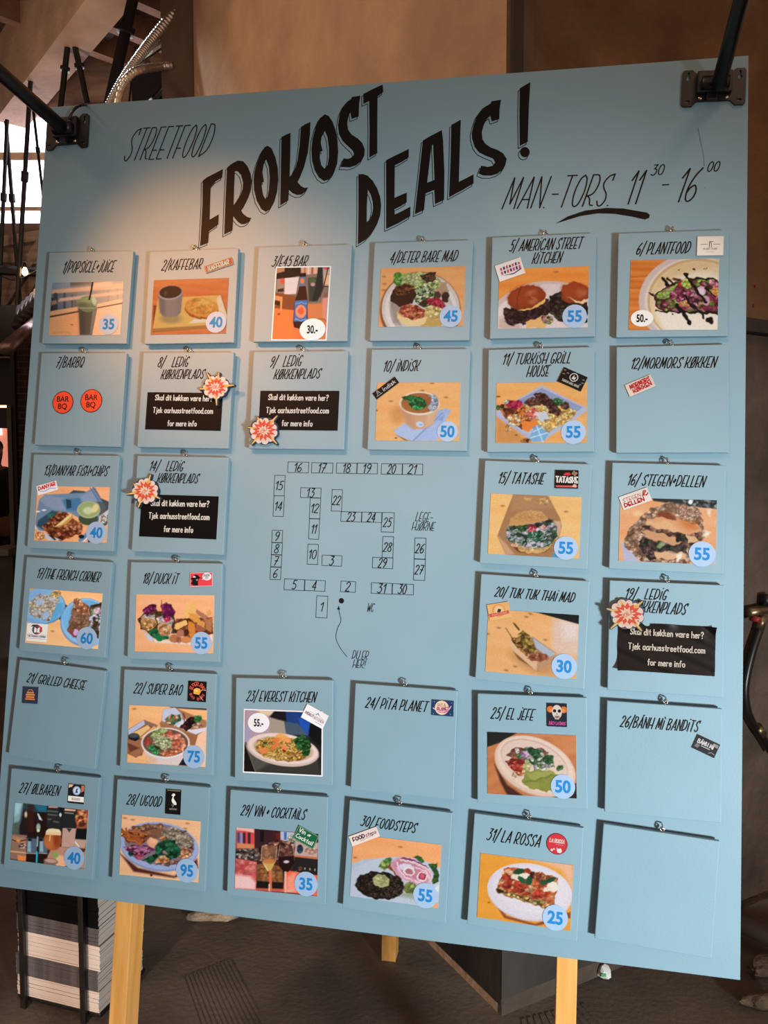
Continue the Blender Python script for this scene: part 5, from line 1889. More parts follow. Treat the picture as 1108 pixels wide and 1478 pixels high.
def f5(p):
    p.wood('#f59a48', '#ef8836', -3, 110, ((675, 190),))
    p.e(600, 800, 640, 520, '#d8b8a8')
    p.e(600, 810, 600, 480, '#ead2c6')
    p.e(640, 640, 500, 330, '#e4cabe')
    p.p([(100, 650), (250, 600), (330, 760), (90, 770)], '#c9a792', a=.8, soft=50)
    p.wb = 10
    # right burger
    p.vp([(600, 430), (760, 380), (990, 480), (990, 700), (700, 690), (600, 590)], ['#241418', '#382022', '#4a3a2a', '#1a1012', '#3d4a2a'], 26)
    p.e(870, 400, 150, 108, '#93391c')
    p.p([(770, 440), (880, 480), (990, 470), (990, 500), (870, 500)], '#f0c890')
    p.e(860, 380, 130, 80, '#a8421e', a=.9, soft=40)
    p.e(930, 400, 45, 40, '#c87a52', a=.5, soft=40)
    # left burger
    p.vp([(150, 560), (400, 520), (590, 450), (620, 560), (560, 660), (450, 700), (200, 720), (140, 620)], ['#2a1518', '#3c2022', '#1c1012', '#50302a', '#301a2a'], 28)
    p.strands(p.me(360, 620, 230, 120), ['#180d0f', '#4c2c2c', '#5a3a34'], 60, 60, 10, 150, 590, 520, 740)
    p.p([(380, 690), (520, 640), (600, 620), (620, 690), (560, 745), (370, 755)], '#eab06c')
    p.ve(590, 670, 60, 50, ['#b87a8c', '#7a9a50', '#d8a868', '#5a2a3a'], 18)
    p.wb = 4
    p.e(380, 450, 192, 124, '#8a3418', rot=-10)
    p.p([(300, 570), (430, 550), (570, 450), (560, 500), (440, 560), (340, 580)], '#f0bc62')
    p.e(370, 430, 170, 100, '#a03e1c', rot=-10, a=.9, soft=50)
    p.l([(320, 345), (285, 450), (290, 550)], 14, '#6a230f', a=.5, soft=12)
    p.e(420, 400, 50, 22, '#cf8a66', a=.5, rot=-20, soft=30)
    p.l([(430, 440), (490, 475)], 16, '#c88868', a=.5, soft=12)
    p.e(440, 490, 40, 22, '#c9835c', a=.5, soft=20)


def f6(p):
    p.wood('#e0873e', '#c86a2a', 2, 60)
    p.l([(90, 450), (300, 440)], 10, '#9c4a1c', a=.6, soft=10)
    p.l([(90, 560), (250, 555)], 8, '#a8541f', a=.6, soft=10)
    p.e(760, 690, 575, 480, '#cfb6ac')
    p.e(775, 690, 530, 440, '#dfcabd')
    p.e(780, 690, 510, 425, '#c9a572')
    p.e(785, 700, 490, 410, '#e2c39c')
    p.e(800, 760, 440, 360, '#ecd6bc', soft=60)
    p.p([(350, 800), (980, 830), (980, 990), (450, 990)], '#efdccb', a=.8, soft=60)
    p.p([(300, 640), (520, 450), (980, 330), (980, 290), (600, 300), (400, 450)], '#d3aa74', a=.5, soft=50)
    p.wb = 9
    toast = [(335, 640), (430, 560), (560, 500), (700, 455), (980, 470), (980, 815), (700, 805), (450, 800), (350, 750)]
    p.p(toast, '#2c1710')
    inner = [(345, 640), (440, 565), (570, 510), (700, 470), (980, 480), (980, 790), (700, 790), (460, 790), (365, 740)]
    p.vp(inner, ['#7d9c3a', '#5c7a2c', '#9a3850', '#7a2038', '#aabf58', '#c07a82', '#4a3020', '#8f4a4a', '#3a2418'], 30)
    p.vp([(470, 600), (620, 560), (800, 600), (780, 740), (560, 690)], ['#9a3a54', '#b05a72', '#7a2440', '#c98a92', '#4a2028'], 26)
    p.ve(440, 620, 80, 40, ['#9ab84e', '#b8cc6c', '#6f8f34'], 20, rot=-30, a=.8)
    p.e(600, 525, 28, 34, '#a81c2c')
    p.ve(660, 515, 60, 45, ['#c8cc6a', '#e4c46c', '#9ab44c'], 20)
    p.e(810, 580, 52, 46, '#d3a8b4')
    p.e(805, 590, 40, 34, '#e3c4cc')
    p.e(860, 690, 32, 55, '#c892a6', rot=-15)
    p.ve(640, 715, 70, 25, ['#e09a5a', '#f0b070', '#c87a40'], 18)
    p.ve(950, 590, 40, 50, ['#e09048', '#f0a860'], 22)
    p.ve(930, 510, 55, 40, ['#d07a86', '#b84a5c', '#e09aa0'], 24)
    p.l([(580, 690), (640, 720), (700, 780)], 10, '#b05878', a=.7)
    for q, w_ in (([(655, 425), (700, 500), (770, 600), (860, 700)], 30), ([(640, 640), (720, 740), (800, 790), (835, 850)], 24), ([(560, 720), (640, 830), (690, 895)], 34), ([(430, 465), (470, 530)], 34), ([(470, 460), (530, 520)], 22), ([(850, 560), (950, 640)], 18), ([(295, 605), (335, 625)], 20), ([(770, 460), (940, 470), (980, 490)], 16), ([(360, 790), (700, 805), (980, 815)], 14)):
        p.l(q, w_, '#120d0c')
    p.e(660, 425, 26, 24, '#120d0c')
    p.e(690, 900, 28, 26, '#120d0c')
    p.e(893, 885, 42, 32, '#14100e', rot=20)
    p.e(737, 374, 14, 13, '#14100e')
    p.e(518, 824, 8, 8, '#14100e')
    for x in (830, 855, 585): p.e(x, 365 if x > 600 else 378, 8, 6, '#5a3a22')
    p.ve(570, 475, 45, 18, ['#7a4a2a', '#5a3018'], 14)


def f10(p):
    p.wood('#fbb878', '#f7ad68', 2, 130, ((690, 135), (585, 212), (250, 325), (840, 285)))
    p.e(320, 470, 70, 90, '#d08850', a=.6, soft=70)
    p.p([(280, 640), (430, 540), (830, 400), (895, 420), (830, 530), (730, 745), (450, 745)], '#a7b4d8')
    p.p([(500, 745), (880, 500), (1000, 740), (700, 760)], '#fbb474')
    p.p([(280, 645), (390, 560), (600, 620), (480, 745), (330, 700)], '#b9c2e0')
    p.p([(480, 745), (780, 520), (850, 440), (840, 520), (740, 745)], '#b0bce2')
    p.l([(490, 745), (800, 450)], 8, '#7f8cb8', soft=8)
    p.p([(740, 520), (830, 470), (800, 540)], '#8fa5d2', soft=20)
    p.p([(345, 390), (765, 370), (700, 570), (600, 620), (500, 625), (420, 570)], '#d9a27c')
    p.p([(345, 400), (480, 440), (500, 625), (420, 570)], '#c88f68', a=.7, soft=60)
    p.p([(640, 460), (750, 400), (700, 570), (620, 610)], '#e3b491', a=.8, soft=40)
    p.e(556, 350, 213, 125, '#f3d9c8')
    p.e(556, 346, 196, 108, '#a8653a')
    p.e(510, 380, 140, 62, '#b06a34', a=.8, soft=20)
    p.e(600, 320, 60, 70, '#a85c30', a=.8, soft=20)
    p.ve(695, 340, 62, 92, ['#b9bccb', '#ccc8d0', '#a5aac0'], 18)
    p.e(650, 330, 26, 60, '#a05a34', rot=20)
    p.wb = 8
    p.ve(530, 345, 100, 72, ['#1f7a3c', '#2f9a50', '#14552c', '#4aa868', '#0f4424'], 20, rot=15)
    p.ve(440, 290, 65, 26, ['#1c6a30', '#10441f', '#2c8444'], 16)
    p.wb = 0
    p.e(560, 572, 42, 30, '#cdd3ea', rot=15)
    p.e(568, 576, 16, 8, '#8ea4cf')
    p.e(100, 425, 10, 7, '#7a4a28')
    p.e(305, 718, 12, 7, '#7a4a28')
    p.p([(300, 680), (440, 745), (400, 745)], '#7a4a30', a=.7)


def f11(p):
    p.wood('#fcb66e', '#f8a85c', 3, 130)
    p.p([(70, 510), (420, 790), (70, 800)], '#d08a4c', a=.8, soft=60)
    p.ve(190, 640, 40, 40, ['#f0c48a', '#c8803c'], 26)
    p.p([(70, 480), (530, 215), (980, 440), (970, 480), (540, 780), (420, 760), (70, 510)], '#c0bdd0')
    p.p([(120, 455), (530, 245), (935, 435), (560, 720)], '#8d92b4')
    p.p([(300, 370), (530, 250), (930, 430), (870, 480), (560, 300)], '#9aa0c0')
    p.p([(70, 490), (430, 745), (440, 780), (70, 520)], '#b3b5d4')
    p.wb = 8
    p.vp([(80, 430), (200, 380), (380, 420), (420, 600), (330, 660), (150, 520)], ['#b04a2c', '#d0703c', '#8a3a24', '#e09050', '#5a2a1c'], 34)
    p.ve(260, 410, 80, 48, ['#b01c3c', '#d03454', '#8c1430'], 26)
    p.ve(95, 440, 24, 28, ['#2c6a34', '#3c7a40'], 16)
    p.ve(180, 380, 26, 20, ['#c8d0c0', '#a8b8a0'], 14)
    p.vp([(380, 370), (560, 330), (880, 470), (830, 560), (560, 700), (480, 560), (360, 470)], ['#e8b05c', '#f4c47a', '#d89a48', '#f8d490'], 22)
    p.strands(p.me(380, 520, 130, 100), ['#f08a3c', '#f8a860', '#e07028'], 70, 50, 9, 230, 480, 400, 620)
    p.p([(320, 590), (480, 555), (500, 600), (400, 680), (330, 650)], '#f4863c')
    p.ve(260, 560, 70, 60, ['#f0c880', '#d88a4c', '#f8e0b0'], 24)
    p.ve(440, 500, 60, 60, ['#d8405a', '#e86a70', '#f4b09a', '#f07a50'], 22)
    p.e(550, 530, 58, 48, '#d3d2dc', rot=30)
    p.e(490, 500, 36, 24, '#e8d0d4', rot=20)
    p.ve(600, 610, 75, 55, ['#f8c880', '#eeb060', '#fcd8a0'], 32)
    p.ve(690, 385, 60, 42, ['#2c6a38', '#1c4a28', '#4a8a50'], 20)
    p.e(460, 380, 100, 42, '#5a3028', rot=-5)
    p.ve(460, 372, 90, 32, ['#7a4a3c', '#5c342a', '#8a5a48'], 20)
    p.vp([(450, 310), (530, 280), (620, 350), (730, 480), (690, 525), (620, 500), (560, 420), (480, 350)], ['#5a302a', '#43221e', '#714238', '#331814', '#82564a'], 20)
    p.ve(765, 420, 45, 38, ['#6a4238', '#503028', '#85604e'], 18)
    p.wb = 0
    p.p([(405, 740), (480, 610), (600, 690), (560, 770), (440, 780)], '#7fb2d8')
    for q in ([(420, 740), (590, 690)], [(480, 620), (540, 780)], [(450, 680), (530, 640)]): p.l(q, 12, '#dfe8f2', a=.8)
    p.e(95, 328, 22, 8, '#7a4a30')
    p.e(275, 712, 12, 7, '#7a4a30')
    p.ve(370, 770, 50, 26, ['#b06a34', '#e0a050', '#7a3a1c'], 16)


def f13(p):
    p.wood('#f0ac7c', '#eaa06c', 4, 120)
    p.p([(420, 260), (560, 150), (690, 160), (1000, 290), (990, 560), (900, 620), (500, 400)], '#3e4c50')
    p.p([(90, 560), (140, 270), (210, 205), (700, 180), (820, 110), (960, 370), (880, 620), (500, 420), (200, 650), (130, 640)], '#6d86a0')
    p.p([(140, 270), (210, 205), (440, 250), (520, 400), (350, 400), (220, 340)], '#8b98ac', a=.8, soft=30)
    p.p([(420, 270), (660, 240), (700, 300), (600, 400), (480, 400)], '#3f7098', a=.9, soft=30)
    p.p([(470, 260), (530, 270), (540, 360), (480, 380)], '#22424e', soft=14)
    p.p([(640, 230), (800, 150), (850, 290), (660, 300)], '#8a96ac', a=.8, soft=30)
    for q in ([(770, 120), (950, 400)], [(800, 110), (970, 370)], [(830, 130), (900, 260)]): p.l(q, 12, '#566078', a=.8)
    p.p([(850, 290), (1000, 300), (990, 560), (900, 560)], '#4a4c50', a=.8, soft=20)
    p.p([(110, 590), (130, 520), (300, 400), (400, 420), (200, 640)], '#30485a', soft=20)
    p.ve(300, 470, 60, 40, ['#2f6a60', '#3f8478', '#1f4a4a'], 20)
    p.e(745, 500, 120, 80, '#3c4a34')
    p.e(750, 390, 142, 105, '#a9ad84')
    p.e(752, 385, 128, 92, '#95a26a')
    p.e(740, 400, 60, 45, '#c9cda8', a=.9, soft=26)
    p.e(830, 370, 38, 60, '#e6d08c', a=.8, rot=30, soft=20)
    p.p([(880, 470), (1000, 380), (990, 440), (920, 560), (870, 560)], '#c3bcc0', soft=12)
    p.ve(930, 500, 50, 60, ['#d8c8b8', '#8a7a70', '#e8dcd0'], 14)
    p.wb = 11
    p.vp([(180, 610), (380, 400), (480, 430), (560, 500), (690, 600), (640, 690), (430, 770), (250, 690)], ['#8a4024', '#6d2c18', '#a85a34', '#4f1e10', '#c07850'], 30)
    p.ve(590, 590, 80, 50, ['#b8704a', '#8a4a2c', '#d09068'], 24)
    p.wb = 0
    p.p([(330, 600), (540, 430), (555, 490), (480, 560), (390, 605)], '#c9964a')
    p.p([(330, 598), (540, 430), (535, 470), (420, 570)], '#e8c88a')
    p.p([(90, 570), (130, 640), (240, 690), (410, 760), (250, 770), (190, 700), (85, 620)], '#c9c0c6')
    p.ve(150, 710, 60, 50, ['#f0a060', '#d88040', '#f8c890'], 22)
    p.p([(250, 700), (300, 700), (350, 760), (330, 765)], '#2a1c18')
    p.p([(620, 760), (740, 650), (760, 720), (640, 790)], '#5a86b0')
    p.e(660, 720, 35, 24, '#14161a')
    p.l([(690, 780), (740, 720)], 14, '#d8dce4')
    p.p([(740, 740), (900, 770), (870, 800), (740, 790)], '#2c2422')
    for x, y in ((125, 412), (200, 395)): p.e(x, y, 26, 9, '#fff2dc', soft=10)


def f15(p):
    p.wood('#fcc684', '#f8bc74', 3, 150, ((215, 430), (870, 490)))
    p.p([(330, 300), (680, 320), (810, 560), (825, 640), (790, 800), (720, 975), (250, 940), (160, 740), (250, 500)], '#ad7c54')
    p.p([(330, 300), (680, 320), (740, 450), (500, 470), (300, 480)], '#b98a60', a=.8, soft=40)
    p.p([(165, 740), (250, 820), (340, 930), (250, 940)], '#d2a27c', soft=20)
    p.p([(720, 580), (820, 590), (815, 700), (770, 800)], '#d6aa88', soft=20)
    p.p([(430, 340), (520, 350), (500, 380), (440, 370)], '#e8b070', a=.7, soft=14)
    p.ve(640, 380, 70, 40, ['#e0a868', '#b98050', '#eab87a'], 24, a=.7)
    p.wb = 6
    p.e(520, 860, 180, 65, '#6e3e20')
    p.p([(350, 830), (720, 820), (690, 880), (600, 920), (480, 922), (400, 900)], '#dfa868')
    p.ve(530, 860, 150, 40, ['#e3b074', '#d99e60', '#ecc088'], 40, a=.6)
    p.vp([(260, 640), (480, 610), (700, 560), (770, 620), (780, 740), (690, 850), (540, 870), (430, 850), (320, 830), (250, 770)], ['#c9bccb', '#3c5a40', '#e2d4dc', '#24402e', '#9aa596', '#b0a0b4', '#4f7050'], 30)
    p.vp([(280, 640), (500, 620), (680, 590), (680, 640), (300, 680)], ['#1f2c20', '#2c4430', '#3c3a34'], 24, a=.9)
    p.ve(570, 740, 85, 55, ['#1f5a3c', '#2c6a48', '#143e2a', '#3a7a58'], 26)
    p.ve(420, 660, 60, 40, ['#2c5a34', '#1c4024', '#4a7a48'], 20)
    p.ve(520, 660, 48, 40, ['#cc3040', '#e05060', '#b02030'], 26)
    p.ve(630, 650, 28, 28, ['#f09a80', '#f4b8a0'], 16)
    p.ve(340, 830, 40, 24, ['#f0a888', '#f4c0a0'], 18)
    p.strands(p.me(540, 740, 260, 130), ['#efe6ec', '#d0c4d0'], 40, 50, 9, 270, 780, 640, 860, .7)
    p.wb = 4
    p.p([(275, 635), (300, 560), (380, 500), (500, 478), (610, 490), (670, 540), (690, 580), (560, 600), (420, 630)], '#d39a5e')
    p.p([(300, 560), (380, 500), (500, 478), (610, 490), (650, 520), (480, 540)], '#e0aa70', a=.7, soft=30)
    p.ve(480, 540, 170, 50, ['#d8a064', '#c98c50', '#b87a40'], 18, a=.35)
    p.wb = 0
    p.e(690, 590, 45, 16, '#2a1f1c', rot=-10, soft=12)
    p.p([(720, 960), (745, 910), (860, 955), (850, 975)], '#4a96cc')


def f16(p):
    p.wood('#f8b888', '#f4aa74', 5, 150)
    p.p([(380, 120), (1040, 140), (1040, 240), (700, 200), (400, 160)], '#2f3436', soft=12)
    p.vp([(680, 140), (1040, 150), (1040, 240), (720, 210)], ['#6a7074', '#2a2c30', '#9aa0a0', '#4c5254'], 24)
    p.e(770, 170, 22, 24, '#ffffff', soft=10)
    p.p([(75, 560), (160, 640), (260, 770), (110, 770)], '#c3c0dc', soft=10)
    p.wb = 12
    p.vp([(110, 540), (160, 440), (250, 330), (400, 220), (600, 165), (780, 220), (900, 350), (910, 520), (770, 640), (760, 780), (280, 770), (120, 620)], ['#b98a6c', '#a5785c', '#d0a488', '#96694e', '#c49a7e', '#e0b8a0'], 24)
    p.ve(750, 280, 120, 70, ['#c9a28a', '#b98c74', '#dcb8a4', '#a87a60'], 14)
    p.p([(430, 290), (560, 260), (620, 340), (560, 360), (450, 330)], '#8a4428', soft=24)
    p.p([(330, 350), (420, 320), (640, 350), (860, 400), (880, 470), (700, 500), (560, 470), (340, 400)], '#e8a878')
    p.p([(640, 350), (830, 370), (850, 440), (720, 440)], '#d9783c', a=.8, soft=50)
    p.p([(330, 370), (560, 360), (700, 480), (480, 440), (330, 400)], '#f0c090', a=.7, soft=20)
    p.vp([(290, 400), (480, 440), (700, 490), (880, 480), (900, 540), (780, 600), (600, 600), (400, 560), (270, 480)], ['#8a5c4c', '#5c3a30', '#c08a70', '#3c2822', '#a07060'], 26)
    p.p([(280, 460), (400, 460), (600, 520), (690, 560), (660, 600), (500, 580), (320, 520)], '#d9a274')
    p.vp([(610, 500), (720, 490), (740, 560), (640, 580)], ['#2c241c', '#4a4030', '#1c1814', '#6a6048'], 18)
    p.p([(720, 480), (860, 560), (830, 580), (740, 570)], '#e8b88a')
    p.vp([(255, 560), (300, 520), (420, 560), (560, 600), (740, 600), (740, 690), (600, 660), (420, 660), (290, 700)], ['#2c241e', '#4c3a34', '#3c4434', '#6a4a44', '#1c1814'], 24)
    p.e(480, 600, 42, 26, '#7d8c5c')
    p.e(490, 600, 26, 15, '#9aa878')
    p.vp([(270, 620), (420, 660), (440, 760), (330, 740)], ['#5a3a3c', '#7a5450', '#3c2428', '#8f6a64'], 18)
    p.p([(400, 660), (580, 680), (690, 670), (740, 740), (620, 770), (420, 740)], '#eab78c')
    p.vp([(390, 740), (740, 740), (740, 790), (420, 790)], ['#c08a68', '#e0b090', '#8a5a44'], 20)
    p.p([(620, 690), (680, 690), (660, 780), (640, 780)], '#fff0dc', soft=16)
    p.e(930, 480, 40, 26, '#fff0e0', soft=30)
    p.e(960, 270, 20, 40, '#ffe8d4', soft=30)
    p.e(250, 280, 40, 30, '#ffd8ac', a=.7, soft=30)
    p.p([(960, 690), (1030, 650), (1030, 800), (900, 790)], '#c4cbe6', soft=10)


def f17(p):
    p.wood('#f8c088', '#f2b478', 6, 150, ((390, 605),))
    p.p([(100, 60), (330, 80), (110, 160)], '#d89a5c', soft=40)
    p.e(545, 300, 24, 24, '#2a2420')
    p.e(485, 440, 22, 24, '#2c2622')
    p.e(260, 300, 290, 222, '#4f87b4')
    p.e(255, 292, 282, 214, '#7fb4dc')
    p.p([(90, 180), (200, 110), (390, 120), (200, 180)], '#86a8d8', soft=20)
    p.wb = 8
    p.vp([(100, 240), (240, 150), (400, 170), (480, 190), (440, 290), (400, 400), (340, 490), (220, 450), (95, 400)], ['#c8b8a0', '#b5a690', '#d8c8b0', '#bcae9c', '#a89c8c'], 22)
    p.e(235, 245, 50, 44, '#a8b8d8', soft=30)
    p.e(310, 410, 46, 48, '#a0b4d8', soft=30)
    p.e(190, 370, 50, 26, '#b0b8cc', a=.7, soft=30)
    p.e(385, 210, 40, 26, '#c8ccd8', a=.8, soft=24)
    p.ve(430, 150, 60, 40, ['#d8b878', '#c0a060'], 20)
    p.p([(400, 390), (440, 270), (530, 250), (525, 370), (400, 470), (350, 490)], '#5da4d4', soft=14)
    p.p([(80, 430), (280, 490), (330, 520), (80, 500)], '#7aa8d8', soft=14)
    p.e(335, 475, 12, 9, '#6a4424')
    p.wb = 0
    p.e(800, 500, 315, 300, '#7593b8')
    p.e(805, 490, 305, 285, '#8fb8de')
    p.e(810, 480, 270, 255, '#64a8d8')
    p.p([(500, 420), (560, 330), (610, 320), (570, 600), (540, 560)], '#74b2e0', soft=16)
    p.wb = 7
    p.p([(660, 205), (720, 210), (830, 290), (890, 400), (830, 580), (690, 680), (600, 640), (570, 600), (610, 440)], '#8a5f48')
    p.vp([(660, 215), (720, 215), (840, 300), (890, 420), (740, 390), (640, 340)], ['#c88a60', '#a86a48', '#e0a878', '#8a5038'], 26)
    p.vp([(610, 420), (740, 400), (860, 420), (820, 580), (580, 590)], ['#84604c', '#6f4c3a', '#966f58'], 30, a=.8)
    p.l([(740, 400), (740, 560)], 10, '#4c3024', a=.7)
    p.p([(580, 600), (720, 580), (690, 690), (610, 650)], '#843c34')
    p.e(680, 620, 40, 36, '#c8a4c8')
    p.vp([(850, 290), (1000, 250), (990, 480), (960, 700), (880, 620), (840, 460)], ['#c9bdd4', '#3c5a34', '#8a9a70', '#2c241c', '#d8ccd8', '#5a3a30'], 28)
    p.p([(880, 500), (970, 500), (950, 650), (890, 600)], '#3c241c', a=.8, soft=20)
    p.ve(940, 350, 50, 40, ['#dcb8d0', '#e8d0dc'], 22)
    p.wb = 0
    p.p([(940, 700), (960, 780), (900, 780)], '#8fb0d8')


def f18(p):
    p.wood('#fcb888', '#f8ae7a', 2, 150)
    p.p([(110, 600), (190, 760), (300, 850), (960, 880), (970, 760), (700, 600)], '#e9b48c', soft=24)
    p.p([(180, 740), (290, 790), (280, 840), (230, 820)], '#c8cde4')
    p.p([(290, 810), (720, 850), (960, 760), (960, 830), (730, 875), (300, 850)], '#f0d8c8')
    p.wb = 7
    p.vp([(110, 580), (200, 480), (520, 500), (560, 740), (400, 760), (150, 700)], ['#5a3a24', '#4a2c1c', '#6d4a30'], 24)
    p.vp([(170, 690), (320, 690), (460, 760), (470, 800), (360, 840), (280, 790)], ['#1f6a44', '#145030', '#2f8458'], 34)
    p.p([(300, 790), (380, 740), (420, 800), (350, 840)], '#187044')
    p.e(232, 620, 88, 92, '#c98e54')
    p.ve(230, 640, 78, 66, ['#d09a60', '#b87c44', '#e0ac70', '#a86c38'], 26)
    p.e(418, 690, 82, 88, '#d89c6c')
    p.ve(418, 710, 72, 66, ['#dca878', '#c88c58', '#e8bc90', '#b87a48'], 26)
    p.vp([(140, 560), (200, 520), (300, 540), (310, 600), (240, 570)], ['#c8bcb4', '#9a9090', '#e0d4c8'], 24)
    p.vp([(320, 560), (420, 540), (520, 580), (500, 660), (400, 620), (340, 640)], ['#c9bcc0', '#e8d0c0', '#a89ca0'], 26)
    p.vp([(160, 490), (240, 410), (320, 420), (330, 490), (240, 510), (220, 560)], ['#7a1f50', '#5e1440', '#93306a', '#4a1030'], 26)
    p.vp([(370, 430), (440, 390), (500, 430), (540, 500), (470, 600), (400, 570), (390, 500)], ['#8a2260', '#6c164c', '#a83878', '#581040'], 28)
    p.ve(450, 580, 40, 34, ['#e0406a', '#c83060'], 22)
    p.l([(380, 370), (375, 430)], 10, '#6a4428')
    p.wb = 3
    p.vp([(540, 580), (960, 560), (970, 750), (700, 800), (560, 760)], ['#8a4a28', '#6a3418', '#a0603a'], 40)
    for pts, c in (([(640, 470), (690, 400), (690, 570), (630, 570)], '#f2bc70'), ([(705, 430), (740, 385), (775, 420), (750, 520), (695, 510)], '#f0b868'), ([(530, 640), (660, 590), (680, 640), (560, 705), (530, 690)], '#f4be72'),
                   ([(780, 470), (910, 550), (880, 600), (770, 510)], '#b0785c'), ([(890, 500), (940, 475), (950, 540), (910, 550)], '#e0a45c'), ([(690, 510), (800, 530), (830, 620), (760, 620), (700, 570)], '#e09a4c'),
                   ([(690, 600), (760, 640), (770, 780), (710, 810), (680, 700)], '#d8843c'), ([(790, 590), (880, 620), (860, 680), (790, 650)], '#dc9850'), ([(880, 600), (965, 560), (950, 740), (890, 700)], '#b4744a'),
                   ([(770, 650), (840, 660), (850, 740), (790, 720)], '#a85c40')):
        p.p(pts, c)
    p.e(600, 740, 45, 40, '#b8705c')
    p.e(530, 805, 62, 48, '#b8744c')
    p.e(580, 820, 34, 36, '#8a4a34', a=.7, soft=20)
    p.e(660, 820, 55, 40, '#d88850')
    p.e(665, 735, 30, 40, '#4a2414', soft=14)


def f20(p):
    p.wood('#f8bc80', '#f4b270', 12, 150, ((205, 285), (520, 145), (370, 672), (670, 405), (480, 175), (800, 425), (280, 710), (95, 345)))
    p.p([(740, 190), (1005, 240), (1005, 560), (840, 560), (740, 500)], '#e8c8b8', a=.9, soft=60)
    p.p([(820, 200), (1005, 250), (1005, 400), (860, 400)], '#efe0e0', a=.7, soft=80)
    p.p([(540, 120), (1010, 155), (1010, 250)], '#101216', soft=10)
    p.e(560, 640, 240, 90, '#b97c48', a=.55, rot=25, soft=70)
    p.p([(345, 510), (580, 715), (600, 715), (400, 600)], '#5a3018', a=.6, soft=14)
    p.p([(315, 405), (540, 370), (785, 545), (730, 650), (580, 715), (345, 510)], '#e3b088')
    p.p([(340, 420), (545, 375), (780, 540), (590, 620)], '#a87c5c')
    p.p([(540, 380), (780, 545), (720, 590), (580, 490)], '#b9bccb', soft=14)
    p.p([(315, 410), (590, 620), (580, 715), (345, 510)], '#e9bc94')
    p.p([(590, 625), (785, 548), (730, 650), (580, 715)], '#c99670')
    p.wb = 6
    p.vp([(330, 380), (400, 380), (500, 520), (490, 570), (430, 530), (340, 430)], ['#b07838', '#8a5424', '#c89450', '#5a3014'], 22)
    p.vp([(390, 350), (450, 310), (500, 350), (590, 520), (510, 550), (440, 450)], ['#a88a34', '#8f7226', '#bda04c', '#7a5c1c', '#6a4418'], 28)
    p.e(600, 580, 105, 42, '#9a5434')
    p.ve(600, 575, 90, 30, ['#a86040', '#8c4628', '#b87050'], 22)
    p.wb = 0
    p.l([(275, 288), (335, 380)], 9, '#8a5a34')
    p.l([(350, 235), (410, 310)], 9, '#6a4828')
    p.l([(365, 250), (405, 300)], 18, '#5a4424', soft=8)


